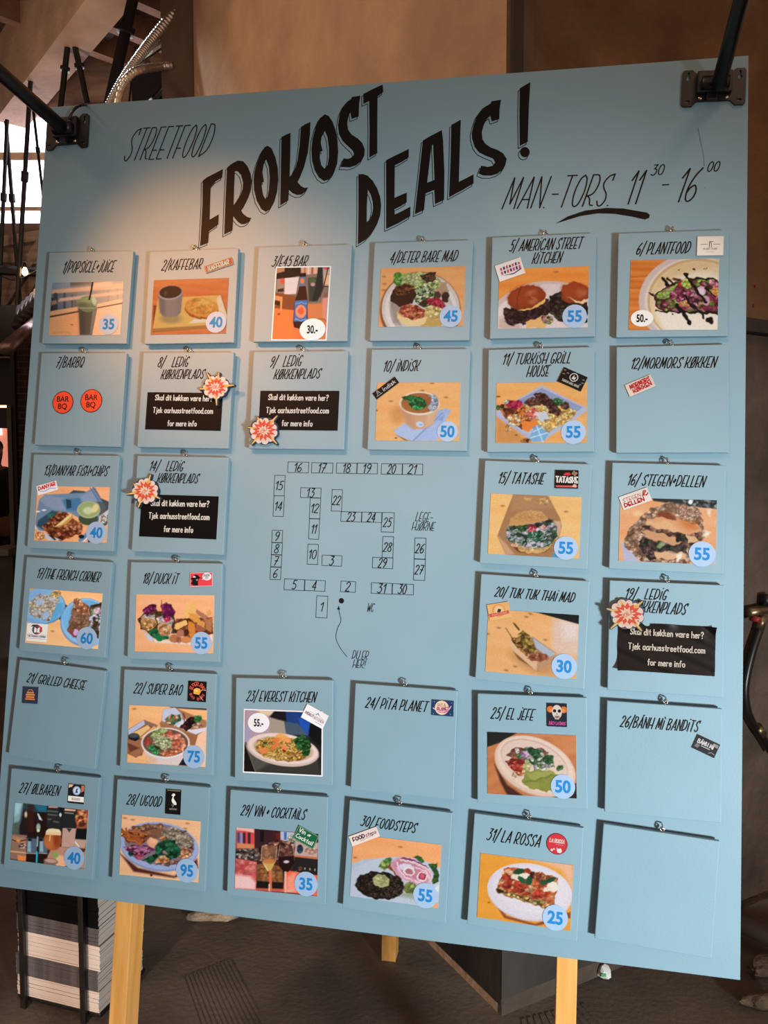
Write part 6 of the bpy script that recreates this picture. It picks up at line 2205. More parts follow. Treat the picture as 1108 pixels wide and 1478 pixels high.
def f22(p):
    p.wood('#f8bc84', '#f4b078', 3, 160, ((180, 368),))
    p.p([(560, 340), (990, 355), (990, 385), (600, 360)], '#4a4a50', soft=10)
    p.p([(840, 640), (990, 600), (970, 1015), (700, 990), (760, 800)], '#f4c0a0', soft=20)
    p.p([(100, 600), (290, 490), (440, 550), (300, 700), (270, 880), (190, 900), (100, 860)], '#8f563c')
    p.p([(110, 600), (290, 490), (300, 540), (120, 660)], '#b8c0dc', soft=12)
    p.p([(290, 490), (440, 550), (420, 580), (300, 530)], '#8a6a60', soft=10)
    p.p([(150, 640), (330, 545), (360, 580), (240, 680)], '#ecbc7c')
    p.p([(240, 690), (400, 555), (430, 580), (280, 690)], '#e0a868')
    p.p([(105, 720), (260, 700), (290, 830), (200, 910), (105, 840)], '#a5694a')
    p.p([(105, 740), (240, 800), (130, 850)], '#6a3c28', soft=16)
    p.e(178, 675, 62, 40, '#23242a')
    p.e(178, 662, 52, 24, '#4a4c54')
    p.p([(120, 690), (240, 700), (190, 725)], '#14161a')
    p.p([(480, 500), (500, 370), (620, 350), (980, 500), (980, 580), (880, 660), (700, 600), (460, 530)], '#a87450')
    p.p([(485, 500), (500, 370), (630, 355), (700, 420), (720, 520), (620, 560)], '#c0c4dc')
    p.p([(640, 560), (740, 470), (800, 600), (930, 580), (980, 570), (980, 600), (860, 650)], '#d8d4e0')
    p.p([(460, 520), (880, 660), (850, 770), (760, 760), (640, 620), (470, 570)], '#a06c48')
    p.p([(640, 600), (880, 660), (850, 770), (780, 760)], '#9a6440')
    p.wb = 8
    p.vp([(510, 480), (580, 430), (700, 430), (690, 500), (600, 560), (530, 530)], ['#d8946c', '#2c6a50', '#1f5a40', '#e8b898', '#b06a44', '#3c8460'], 24)
    p.vp([(680, 580), (780, 470), (850, 450), (870, 540), (760, 610)], ['#2c1418', '#401c20', '#1c0c10', '#5a2c2c'], 24)
    p.ve(880, 480, 45, 44, ['#3c7a3c', '#2c6430', '#54904c'], 22)
    p.ve(880, 550, 55, 28, ['#c89078', '#8a5a4c', '#e0b8a0'], 20)
    p.l([(725, 420), (740, 520)], 12, '#5a2c24')
    p.wb = 0
    p.p([(265, 740), (790, 740), (740, 860), (690, 990), (350, 970), (310, 880)], '#e0c8c4')
    p.p([(310, 880), (420, 900), (420, 975), (345, 970)], '#e8ae84', a=.7, soft=40)
    p.e(525, 745, 268, 170, '#e8dcdc')
    p.e(525, 742, 250, 152, '#6a4a3c')
    p.wb = 8
    p.vp([(280, 740), (330, 680), (370, 720), (330, 790)], ['#a83c34', '#7a241f', '#c85848'], 24)
    p.vp([(360, 680), (400, 600), (520, 580), (560, 610), (470, 680)], ['#9cb068', '#7d9850', '#b4c480'], 26)
    p.vp([(310, 800), (400, 760), (460, 840), (430, 880)], ['#3c8a4c', '#2a6c38', '#58a868'], 22)
    p.vp([(480, 640), (560, 610), (700, 650), (760, 760), (700, 850), (560, 800)], ['#e08468', '#cc6a50', '#f0a488', '#d87858', '#b85440'], 28)
    p.vp([(450, 850), (560, 820), (690, 840), (600, 890), (500, 890)], ['#e09060', '#d07048', '#f0b080', '#c86040'], 24)
    p.vp([(370, 680), (460, 660), (570, 690), (610, 770), (520, 830), (420, 760)], ['#c9c898', '#e0dcb4', '#a8a878', '#8f9068'], 16)
    p.strands(p.me(500, 730, 120, 80), ['#f0ecd0', '#8a9060', '#5a6440'], 60, 26, 5, 380, 610, 650, 820)
    p.vp([(390, 760), (470, 800), (430, 830)], ['#2a3420', '#3c4a2c'], 18)
    p.wb = 0
    p.p([(670, 990), (720, 910), (830, 1000)], '#141c2c', soft=10)


def f23(p):
    p.bg('#1d1a19')
    p.p([(90, 100), (480, 110), (560, 380), (140, 480), (90, 460)], '#b59aa4', soft=40)
    p.p([(220, 100), (450, 110), (420, 170), (300, 180)], '#e8c8ac', soft=30)
    p.p([(370, 200), (540, 230), (560, 380), (380, 380)], '#a89888', soft=30)
    p.p([(90, 300), (180, 300), (160, 480), (90, 460)], '#a8a0bc', soft=40)
    p.p([(440, 110), (620, 120), (560, 240), (470, 220), (370, 190)], '#17131a', soft=18)
    p.p([(550, 120), (760, 130), (860, 280), (820, 420), (700, 370), (560, 240)], '#1c3c7c', soft=18)
    p.p([(690, 200), (790, 190), (860, 300), (800, 390), (720, 330)], '#1f50b0', soft=20)
    p.p([(540, 240), (680, 260), (800, 390), (560, 390)], '#46586a', soft=20)
    p.p([(820, 260), (960, 300), (950, 520), (800, 400)], '#0f0d10', soft=12)
    p.p([(100, 470), (220, 800), (700, 830), (930, 620), (400, 620)], '#55504a', soft=16)
    p.p([(220, 800), (400, 680), (700, 720), (900, 640), (950, 840), (220, 815)], '#3a3632', soft=40)
    p.p([(80, 460), (210, 800), (80, 800)], '#171310', soft=10)
    p.l([(100, 470), (220, 800)], 6, '#8a807a')
    p.e(520, 552, 402, 178, '#d9bcb4', rot=9)
    p.e(522, 540, 385, 160, '#eed4cc', rot=9)
    p.e(525, 542, 335, 132, '#cfae9c', rot=8)
    p.wb = 9
    p.ve(520, 545, 310, 130, ['#b98a3c', '#d4a450', '#a0722c', '#e0b868', '#8a5c22'], 18, rot=7)
    p.strands(p.me(520, 545, 315, 135, 7), ['#e8c474', '#c89844', '#f0d48c', '#9a7030'], 170, 70, 7, 220, 830, 410, 680)
    for (x, y, a_, b_, c, r) in ((310, 560, 55, 30, '#e8884c', 10), (450, 440, 45, 26, '#ec7c3c', -10), (430, 510, 60, 20, '#e47a40', -40), (530, 530, 36, 30, '#f08848', 30), (550, 440, 60, 30, '#f09c58', 10), (500, 400, 60, 26, '#f0a860', 0)):
        p.e(x, y, a_, b_, c, rot=r, soft=12)
    p.e(325, 475, 18, 14, '#2c4a20')
    p.e(530, 560, 16, 14, '#7a241c')
    p.l([(600, 590), (660, 600), (710, 555)], 14, '#8a5a34')
    p.ve(735, 480, 95, 80, ['#1f4a24', '#2c6430', '#14361a', '#3c7a3c'], 22, rot=25)
    p.ve(775, 570, 48, 60, ['#1c4420', '#2a5c2c', '#12301a'], 20)


def f25(p):
    p.wood('#d88a58', '#c87848', -20, 120)
    p.p([(700, 350), (1020, 370), (1020, 560), (900, 560)], '#de9058', a=.6, soft=40)
    p.p([(80, 325), (400, 340), (230, 440), (85, 490)], '#1f211c', soft=14)
    p.p([(165, 660), (300, 880), (480, 1000), (300, 985), (230, 850)], '#4a2616', soft=24)
    p.p([(760, 1010), (1010, 860), (1020, 1020)], '#2c1a14', soft=14)
    p.e(585, 690, 440, 285, '#cfae9c', rot=25)
    p.e(588, 682, 440, 280, '#eccab4', rot=25)
    p.e(590, 672, 415, 258, '#f4d8c4', rot=25)
    p.e(580, 650, 370, 215, '#d9b8ac', rot=25)
    p.e(580, 655, 360, 205, '#ecd0c0', rot=25)
    p.e(640, 780, 300, 150, '#efd4bc', rot=25, soft=40)
    p.wb = 9
    p.vp([(290, 560), (360, 500), (480, 490), (640, 500), (720, 540), (700, 600), (450, 640), (340, 600)], ['#8f5848', '#7d4638', '#a06a58'], 24)
    p.vp([(270, 640), (380, 590), (470, 620), (480, 720), (420, 780), (340, 720)], ['#c8402c', '#a8301f', '#dc6048', '#8a241a'], 26)
    p.ve(420, 760, 60, 22, ['#d8583c', '#e0b880'], 20)
    p.vp([(460, 500), (560, 500), (640, 510), (700, 570), (780, 580), (780, 700), (620, 700), (480, 640)], ['#2c5a34', '#1f4424', '#4a7a4c', '#cfc4b8', '#3a6a3c', '#b8a8b0'], 26)
    p.ve(480, 570, 50, 40, ['#b48ab0', '#9a70a0', '#d0b0cc'], 24)
    p.ve(400, 530, 24, 22, ['#e0d0d8'], 20)
    p.ve(420, 575, 30, 26, ['#5c8a4c', '#4a7a40'], 20)
    p.ve(560, 530, 60, 36, ['#1f4a28', '#2c5c34'], 22)
    p.vp([(560, 680), (700, 640), (760, 680), (700, 730), (580, 750)], ['#e8dcd4', '#d0c0c8', '#5c7a48', '#f0ece0'], 26)
    p.ve(720, 620, 60, 44, ['#2a5a30', '#1f4824', '#3c7040'], 22)
    p.ve(845, 700, 38, 32, ['#3c6a34', '#547f48', '#2c5028'], 20)
    p.ve(500, 680, 40, 60, ['#d0cc90', '#b8b878'], 26)
    p.p([(450, 830), (490, 740), (620, 720), (780, 740), (850, 800), (830, 940), (700, 945), (560, 920), (480, 880)], '#8f9440')
    p.p([(500, 760), (700, 730), (800, 760), (680, 800), (540, 830)], '#a9ac58', a=.9, soft=24)
    p.l([(470, 850), (600, 830), (680, 800), (780, 780)], 14, '#6d7430', a=.8, soft=14)
    p.l([(650, 830), (640, 900), (700, 945)], 14, '#7a8038', a=.7, soft=14)
    p.e(590, 880, 60, 30, '#9fa24c', a=.7, soft=30)
    p.e(750, 740, 100, 24, '#e8d0b8', a=.0)
    p.ve(375, 780, 26, 40, ['#e0c8a0', '#c8b088'], 18)


def f27(p):
    p.bg('#20191c')
    p.p([(160, 260), (270, 265), (230, 480), (180, 600), (140, 600)], '#7fa4a8', soft=40)
    p.p([(170, 262), (250, 268), (215, 380), (170, 420)], '#9fc8cc', soft=40)
    p.p([(150, 500), (220, 480), (220, 630), (145, 630)], '#4a5c54', soft=30)
    p.p([(270, 265), (540, 295), (535, 380), (380, 370), (270, 340)], '#22404a', soft=20)
    p.p([(380, 280), (540, 300), (535, 370), (440, 365)], '#1f6478', soft=24)
    p.p([(120, 620), (320, 640), (310, 930), (115, 910)], '#8a6a5c', soft=16)
    p.p([(140, 640), (300, 680), (290, 740), (130, 700)], '#a87c60', soft=20)
    p.l([(140, 690), (200, 710), (300, 690)], 14, '#5a2c1c', soft=10)
    p.e(208, 702, 20, 16, '#f09050', soft=16)
    p.ve(258, 760, 45, 30, ['#c8a898', '#5a342a', '#e0c8bc'], 20)
    p.p([(120, 810), (300, 830), (300, 850), (118, 830)], '#c89878', soft=10)
    p.p([(200, 860), (300, 880), (290, 935), (205, 925)], '#e8844c', soft=22)
    p.p([(535, 300), (700, 320), (690, 560), (530, 560)], '#232426')
    p.p([(720, 330), (880, 340), (860, 555), (690, 540)], '#1e2224')
    for q in ([(545, 360), (655, 370)], [(550, 400), (650, 410)], [(550, 455), (580, 455)], [(615, 480), (665, 490)]): p.l(q, 16, '#7a8080', a=.6, soft=14)
    p.p([(740, 330), (865, 345), (860, 365), (735, 355)], '#d8a890')
    p.l([(745, 380), (835, 390)], 12, '#c8c0b8', a=.7)
    p.p([(555, 305), (660, 310), (660, 325), (555, 322)], '#d0948c')
    p.p([(680, 310), (725, 320), (720, 440), (675, 430)], '#14161c')
    p.e(690, 405, 14, 22, '#c9ccc8', soft=10)
    p.p([(880, 340), (1015, 350), (1005, 560), (870, 570)], '#8a4a34', soft=16)
    p.ve(930, 440, 70, 100, ['#c87848', '#8a3c2c', '#e0a060', '#5a2c20', '#d85a44'], 28)
    p.p([(880, 560), (1000, 570), (990, 680), (860, 680)], '#0f1214', soft=10)
    p.p([(850, 680), (990, 690), (970, 800), (840, 790)], '#b09080', soft=16)
    p.l([(855, 710), (900, 765)], 12, '#e8d8c8')
    p.p([(600, 760), (980, 790), (965, 1023), (500, 960)], '#b08068', soft=20)
    p.p([(820, 780), (985, 790), (960, 830), (820, 830)], '#4a2c24', soft=14)
    p.p([(640, 860), (760, 880), (740, 1000), (640, 985)], '#e0a880', soft=20)
    # bottles
    for x0, x1 in ((305, 425), (445, 545)):
        c_ = (x0 + x1) / 2
        p.p([(c_ - 55, 370), (c_ + 40, 380), (x1 - 10, 640), (x1 - 5, 950), (x0 - 8, 930), (x0 + 5, 640)], '#21110f')
        p.p([(x0 + 5, 660), (x1 - 5, 670), (x1 - 5, 850), (x0, 840)], '#4d6270')
        p.p([(x0 + 12, 690), (x0 + 45, 680), (x0 + 50, 830), (x0 + 8, 825)], '#8aa4b4', soft=16)
        p.l([(x0, 665), (x1 - 8, 672)], 12, '#1c1c20')
        p.l([(x0, 842), (x1 - 8, 848)], 8, '#b0a890')
        p.e(c_ - 25, 690, 24, 16, '#10141c')
    p.p([(315, 290), (390, 290), (390, 600), (315, 600)], '#3c1c18', a=.8, soft=20)
    p.e(295, 400, 16, 34, '#c8b89a', soft=16)
    p.p([(425, 390), (440, 390), (485, 470), (450, 460)], '#cfe0e0', soft=10)
    p.e(438, 545, 24, 42, '#9aa8a0', soft=16)
    p.e(437, 585, 16, 16, '#f0e8b0', soft=12)
    p.l([(430, 660), (425, 760)], 16, '#8aa8a8', soft=10)
    p.l([(422, 830), (418, 945)], 18, '#1fb0d0', soft=8)
    p.p([(715, 555), (870, 560), (845, 780), (700, 770)], '#b59080', soft=10)
    p.p([(760, 560), (820, 565), (790, 605)], '#26323c', soft=8)
    # glass
    p.e(600, 695, 100, 118, '#a4542c')
    p.e(560, 720, 50, 80, '#b86a38', a=.7, soft=30)
    p.e(650, 690, 38, 90, '#7a3018', a=.7, soft=30)
    p.p([(525, 590), (560, 565), (670, 570), (697, 600), (697, 640), (520, 630)], '#edc294')
    p.p([(545, 570), (600, 560), (680, 575), (690, 600), (530, 600)], '#f4d8b0', soft=14)
    p.l([(575, 640), (565, 700)], 12, '#f0d0b0', a=.7)
    p.p([(575, 810), (605, 810), (600, 930), (580, 930)], '#a88068', soft=10)
    p.e(580, 935, 82, 34, '#7a5c50', rot=8)
    p.e(580, 930, 66, 22, '#b89080', rot=8)
    p.e(635, 865, 36, 28, '#7a9a4c', soft=20)


def f28(p):
    p.wood('#eab88e', '#e4ae82', 4, 150, ((845, 408), (820, 465), (240, 368), (155, 350)))
    p.p([(100, 740), (300, 900), (700, 990), (950, 800), (960, 900), (700, 1010), (250, 940)], '#4c2420', soft=24)
    p.e(445, 980, 14, 12, '#3a201c')
    p.e(535, 670, 432, 268, '#7f8fb4', rot=7)
    p.e(535, 655, 430, 260, '#96a5cc', rot=7)
    p.e(535, 640, 385, 225, '#7a6a78', rot=7)
    p.wb = 10
    p.vp([(120, 540), (180, 480), (420, 490), (430, 570), (330, 640), (180, 620)], ['#7a3a20', '#a0562c', '#5c2414', '#b86a38', '#8a4424'], 26)
    for q in ([(160, 460), (200, 560)], [(120, 500), (300, 560)], [(120, 545), (330, 600)], [(200, 480), (420, 530)], [(190, 590), (330, 630)], [(110, 480), (180, 540)]): p.l(q, 24, '#9a5028')
    for q in ([(170, 465), (205, 550)], [(190, 585), (320, 625)], [(220, 490), (400, 520)]): p.l(q, 8, '#c07a44', a=.8)
    p.vp([(220, 450), (360, 420), (560, 415), (590, 450), (570, 510), (430, 520), (240, 480)], ['#8a5a44', '#9a6a50', '#764834', '#a87a5c'], 24)
    p.p([(430, 480), (580, 470), (560, 560), (450, 560)], '#7a5240', soft=16)
    p.vp([(540, 560), (600, 460), (700, 450), (820, 490), (920, 590), (920, 660), (860, 690), (740, 640), (620, 590)], ['#8f8274', '#a0927f', '#7d6f60', '#b0a28c', '#6d5f52'], 26)
    p.ve(580, 580, 50, 36, ['#b8805c', '#8a5a40'], 22)
    p.e(450, 590, 76, 52, '#6d4a3c')
    p.e(455, 620, 66, 50, '#dc9c74')
    p.e(470, 600, 50, 28, '#e8b490', a=.8, soft=20)
    p.vp([(140, 670), (300, 640), (400, 660), (500, 690), (420, 740), (340, 760), (320, 810), (240, 770)], ['#8a4468', '#a05a80', '#6c2c4c', '#b8789a', '#542038'], 24)
    p.ve(310, 780, 40, 30, ['#b4586c', '#9a4058'], 20)
    p.vp([(350, 810), (480, 750), (490, 660), (600, 580), (700, 600), (780, 700), (740, 790), (640, 820), (540, 760), (440, 860)], ['#164a30', '#1f5c3c', '#0f3824', '#2c7048', '#0a2a1a'], 32)
    p.vp([(480, 840), (560, 760), (640, 790), (640, 850), (540, 860)], ['#d8905c', '#c07844', '#e8b488', '#a86038'], 26)
    p.vp([(750, 780), (780, 660), (880, 700), (890, 760), (820, 810)], ['#a86a44', '#8a5034', '#c88a60', '#d8a880'], 26)
    p.vp([(480, 860), (700, 820), (780, 800), (760, 860), (600, 880)], ['#7a4c4c', '#94605c', '#6a5a50', '#b08070'], 22)
    p.p([(860, 690), (910, 640), (910, 690)], '#3a1c18', soft=12)
    p.e(595, 735, 26, 20, '#9a7070')
    p.ve(218, 740, 30, 28, ['#1c4a44', '#143a38'], 18)


def f29(p):
    p.bg('#3a2422')
    p.p([(80, 60), (290, 75), (290, 300), (80, 300)], '#d84a4c', soft=14)
    p.p([(80, 62), (280, 76), (280, 130), (180, 110), (80, 100)], '#f0b8ac', soft=14)
    for x, c in ((110, '#3c4c80'), (140, '#8a90c0'), (225, '#2a2430'), (170, '#4a1c20')): p.l([(x, 140), (x, 240)], 28, c, soft=16)
    p.p([(90, 240), (280, 260), (280, 310), (90, 300)], '#d8885c', soft=20)
    p.p([(285, 80), (540, 100), (540, 300), (285, 300)], '#3a1f22', soft=12)
    p.p([(345, 110), (390, 110), (385, 230), (345, 230)], '#14100f', soft=10)
    p.p([(520, 130), (570, 130), (570, 240), (520, 240)], '#6a1c1c', soft=10)
    p.p([(570, 110), (740, 125), (740, 260), (570, 240)], '#b8bcd0', soft=16)
    p.p([(610, 120), (640, 125), (635, 210), (610, 205)], '#3c6ab0', soft=10)
    p.ve(700, 220, 60, 70, ['#a8a890', '#7d8470', '#c8c4b0'], 26)
    p.vp([(80, 310), (340, 300), (340, 430), (240, 440), (80, 400)], ['#8a7a74', '#4a3c3c', '#b0a098', '#5c4844', '#2a2020'], 24)
    p.vp([(330, 290), (540, 200), (720, 240), (720, 420), (340, 440)], ['#a06a58', '#5a342c', '#c89080', '#3a1f1c', '#7a4c40'], 28)
    p.p([(740, 220), (990, 240), (980, 420), (720, 380)], '#c0a49c', soft=16)
    p.ve(785, 310, 35, 50, ['#2c4058', '#3c5470', '#1f2c3c'], 26)
    p.ve(910, 330, 70, 40, ['#d09a84', '#a86a54', '#e0b8a4'], 28)
    p.p([(720, 375), (985, 400), (980, 425), (720, 400)], '#c8704c', soft=10)
    p.p([(720, 395), (985, 425), (978, 600), (700, 560)], '#22201f', soft=12)
    for x in (840, 895, 950): p.e(x, 525 + (x - 840) * .12, 9, 14, '#a08a78', soft=8)
    p.ve(785, 525, 26, 22, ['#8a5a48', '#6a4034'], 18)
    p.p([(70, 410), (310, 450), (300, 760), (60, 745)], '#d8605c', soft=14)
    p.vp([(70, 420), (310, 460), (300, 600), (65, 600)], ['#d05a58', '#e07a70', '#b84448', '#e89a8c'], 50, a=.7)
    p.p([(60, 590), (240, 610), (300, 680), (295, 760), (60, 745)], '#f4c8c4', soft=40)
    p.p([(310, 480), (360, 470), (590, 500), (600, 680), (310, 680)], '#8a5430', soft=12)
    p.vp([(320, 500), (590, 510), (590, 670), (320, 670)], ['#9a6438', '#7a4824', '#b07c48', '#a86a3c'], 34, a=.8)
    p.p([(310, 660), (600, 680), (600, 750), (300, 740)], '#1c1412', soft=14)
    p.p([(620, 540), (980, 600), (978, 830), (600, 780)], '#f0684c', soft=14)
    p.p([(640, 620), (740, 560), (740, 780), (640, 780)], '#f8a890', a=.7, soft=40)
    p.p([(300, 740), (640, 750), (640, 790), (300, 765)], '#c85a48', soft=12)
    # glasses
    p.p([(365, 270), (530, 270), (520, 430), (450, 560), (420, 540), (355, 430)], '#a8744c', a=.55)
    p.p([(370, 450), (520, 440), (460, 560), (420, 540)], '#d0a860')
    p.p([(375, 460), (410, 500), (440, 555), (425, 545)], '#f0e0a0')
    p.e(445, 445, 70, 26, '#c87a44')
    p.l([(358, 430), (368, 280)], 7, '#e8d0c0', a=.7)
    p.l([(520, 430), (530, 280)], 7, '#e8d0c0', a=.7)
    p.l([(540, 420), (565, 270)], 7, '#e8d0c8', a=.7)
    p.l([(722, 430), (710, 280)], 7, '#e8d0c8', a=.7)
    p.p([(545, 390), (720, 380), (725, 450), (660, 560), (610, 565), (555, 500)], '#22100f')
    p.e(635, 450, 32, 16, '#d8c0c4')
    p.p([(560, 300), (710, 300), (720, 390), (545, 400)], '#5a3430', a=.5)
    p.l([(458, 560), (462, 760)], 30, '#e07050', soft=12)
    p.l([(445, 700), (445, 770)], 12, '#f0d8b0', soft=8)
    p.l([(625, 565), (625, 780)], 20, '#e8b8a8', soft=10)
    p.e(670, 770, 60, 14, '#f0a890', soft=14)


def f30(p):
    p.wood('#f8ae74', '#f4a668', 5, 170, ((590, 268), (125, 378)))
    p.p([(85, 440), (200, 400), (420, 380), (980, 480), (985, 905), (70, 770)], '#b8c2d4')
    p.e(560, 680, 560, 310, '#c0cada')
    p.p([(940, 700), (1000, 640), (990, 740)], '#dfe8ec')
    p.p([(870, 880), (985, 840), (980, 910), (900, 905)], '#f4ac78')
    p.wb = 9
    p.vp([(370, 480), (400, 390), (480, 390), (500, 430), (420, 510)], ['#8fa84c', '#a8bc64', '#6d8a34', '#bccc80'], 26)
    p.ve(460, 405, 40, 24, ['#5a8a48', '#4a7a3c'], 22)
    p.vp([(720, 375), (800, 360), (840, 420), (800, 430)], ['#2f5a2c', '#3c6c38'], 30)
    p.vp([(880, 450), (970, 430), (990, 620), (920, 660), (930, 540)], ['#2c5428', '#3c6834', '#1f3c1c'], 30)
    p.vp([(450, 470), (520, 420), (640, 600), (590, 620)], ['#8f4a28', '#7a3a1c', '#a85c34'], 40)
    p.e(710, 520, 230, 118, '#d8a8b8', rot=26)
    p.e(700, 510, 200, 96, '#c0788c', rot=26, a=.8, soft=30)
    p.wb = 4
    for q, w_, c in (([(610, 385), (700, 400), (850, 470), (870, 490)], 22, '#7a2c64'), ([(600, 400), (740, 430), (880, 500)], 22, '#e8c8d0'), ([(560, 430), (570, 490), (640, 580), (800, 640)], 16, '#ecd4dc'), ([(880, 500), (920, 570), (880, 640)], 16, '#e8c4cc'), ([(550, 480), (600, 570), (640, 640)], 12, '#dcbcc8'), ([(750, 480), (860, 520), (890, 590)], 14, '#f0d4d8'), ([(700, 560), (740, 640)], 12, '#d8a0b0')):
        p.l(q, w_, c)
    p.e(655, 480, 80, 40, '#dcd4e4', rot=10)
    p.e(680, 520, 60, 44, '#f0e4e8', rot=10)
    p.e(682, 522, 42, 30, '#b07078', rot=10)
    p.e(815, 575, 56, 52, '#f0dce0')
    p.e(817, 572, 40, 36, '#8a3c54')
    p.e(817, 568, 26, 24, '#e05a6c')
    p.ve(690, 690, 70, 60, ['#7d8c48', '#95a45c', '#6a7838'], 26)
    p.p([(610, 740), (740, 740), (720, 800), (600, 780)], '#7f8c5c', a=.6, soft=40)
    p.wb = 10
    p.e(380, 665, 252, 142, '#17100c', rot=6)
    p.ve(380, 665, 240, 130, ['#241812', '#17100c', '#382820', '#2c1e16', '#4a3a30'], 16, rot=6)
    p.ve(520, 730, 100, 70, ['#3c2e26', '#5c4c40', '#241a14', '#1a120e'], 12, rot=-20, a=.8)
    p.wb = 5
    p.e(392, 618, 88, 66, '#aeb078', rot=14)
    p.ve(392, 612, 76, 54, ['#bcbc88', '#a8aa70', '#c8c898'], 30, rot=14, a=.7)


def f31(p):
    p.wood('#f5a840', '#efa036', 4, 170)
    p.p([(560, 300), (1020, 360), (1020, 660), (900, 420)], '#f2bc98', soft=60)
    p.e(175, 745, 14, 8, '#a86c24')
    p.p([(190, 680), (350, 880), (640, 960), (990, 840), (990, 900), (640, 980), (330, 900)], '#8f4434', soft=20)
    p.e(585, 645, 428, 282, '#d8d0dc', rot=10)
    p.e(585, 635, 425, 278, '#e4dee8', rot=10)
    p.e(600, 620, 380, 230, '#ece4ec', rot=10, soft=40)
    p.wb = 8
    p.p([(250, 600), (330, 410), (400, 390), (850, 490), (870, 560), (820, 770), (740, 805), (540, 740), (340, 680), (255, 640)], '#a87a44')
    p.vp([(255, 595), (330, 410), (400, 395), (860, 500), (865, 560), (820, 740), (560, 700), (340, 640)], ['#d8683c', '#c05028', '#e89060', '#b84424', '#f0b888', '#d87848'], 34)
    p.vp([(250, 610), (340, 660), (540, 730), (740, 800), (740, 770), (560, 690), (380, 640)], ['#c8a058', '#8a6a34', '#e0c078', '#6a4a24', '#f0dca0'], 24)
    p.e(290, 630, 40, 16, '#2c2014', rot=25, soft=12)
    for x, y, rx_, ry_ in ((370, 510, 55, 36), (350, 580, 45, 32), (470, 570, 55, 40), (480, 620, 50, 28), (660, 670, 60, 40), (740, 650, 50, 36), (390, 410, 30, 20), (550, 430, 36, 26)):
        p.ve(x, y, rx_, ry_, ['#c8442c', '#b03420', '#d85c3c'], 36)
    p.e(450, 490, 56, 32, '#f0e0cc', rot=15)
    p.e(520, 480, 62, 34, '#f4ecd8', rot=10)
    p.e(810, 585, 60, 55, '#f4ecdc', rot=-30)
    p.e(760, 610, 44, 26, '#f0e4d0')
    p.e(380, 440, 40, 26, '#f0d0a8', a=.7)
    p.wb = 2
    p.e(475, 435, 58, 28, '#1f4a30', rot=-12)
    p.e(505, 520, 50, 24, '#1f5c38', rot=42)
    p.e(580, 525, 30, 48, '#18502e', rot=10)
    p.e(790, 520, 56, 24, '#1c4a2c', rot=-22)
    p.e(720, 545, 34, 28, '#2c5030')
    p.e(615, 470, 30, 34, '#3a1c1c')
    p.ve(680, 480, 60, 40, ['#a85034', '#c87048', '#8a3c28'], 24)
    p.e(672, 742, 18, 12, '#3c5a2c')
    p.ve(770, 760, 60, 30, ['#e0a068', '#c87848', '#f0c8a0'], 22)


PH = {
 1: ('p1', [(125, 300), (940, 290), (900, 900), (85, 905)], f1, None), 2: ('p2', [(135, 350), (990, 330), (963, 968), (103, 970)], f2, None),
 3: ('p3', [(218, 145), (940, 125), (903, 1138), (145, 1112)], f3, '#fbe9dc'), 4: ('p4', [(112, 97), (1042, 70), (1018, 735), (85, 740)], f4, None),
 5: ('p5', [(105, 160), (1000, 138), (990, 745), (90, 762)], f5, None), 6: ('p6', [(100, 285), (990, 262), (965, 980), (85, 978)], f6, None),
 10: ('p10', [(108, 130), (997, 127), (975, 750), (82, 748)], f10, None), 11: ('p11', [(80, 197), (985, 180), (975, 790), (68, 793)], f11, None),
 13: ('p13', [(122, 95), (1010, 115), (970, 797), (80, 768)], f13, None), 15: ('p15', [(92, 300), (1030, 343), (1003, 978), (65, 922)], f15, None),
 16: ('p16', [(68, 125), (1030, 155), (1022, 800), (50, 755)], f16, None), 17: ('p17', [(107, 70), (1008, 148), (950, 832), (60, 740)], f17, None),
 18: ('p18', [(95, 298), (985, 312), (970, 972), (75, 950)], f18, None), 20: ('p20', [(100, 95), (1003, 160), (983, 803), (72, 712)], f20, None),
 22: ('p22', [(127, 322), (982, 365), (968, 1012), (105, 955)], f22, None), 23: ('p23', [(93, 98), (968, 128), (958, 842), (78, 808)], f23, '#f8f2f4'),
 25: ('p25', [(92, 332), (1013, 365), (1010, 1015), (97, 970)], f25, None), 27: ('p27', [(170, 262), (1012, 350), (965, 1023), (120, 912)], f27, None),
 28: ('p28', [(127, 308), (990, 385), (965, 1058), (92, 970)], f28, None), 29: ('p29', [(85, 62), (990, 150), (978, 828), (68, 742)], f29, None),
 30: ('p30', [(103, 140), (1020, 238), (975, 905), (75, 765)], f30, None), 31: ('p31', [(92, 250), (1017, 370), (990, 1030), (57, 885)], f31, None)}
PR = {1: (772, 778, 110, '35'), 2: (848, 835, 116, '40'), 4: (882, 625, 124, '45'), 5: (858, 637, 123, '55'), 10: (855, 650, 110, '50'), 11: (845, 685, 124, '55'), 13: (850, 672, 125, '40'),
      15: (867, 865, 124, '55'), 16: (883, 690, 134, '55'), 17: (818, 690, 125, '60'), 18: (838, 855, 120, '55'), 20: (858, 670, 128, '30'), 22: (843, 893, 117, '75'), 25: (873, 893, 126, '50'),
      27: (852, 893, 118, '40'), 28: (842, 925, 121, '95'), 29: (855, 690, 127, '35'), 30: (850, 765, 126, '55'), 31: (838, 893, 127, '25')}
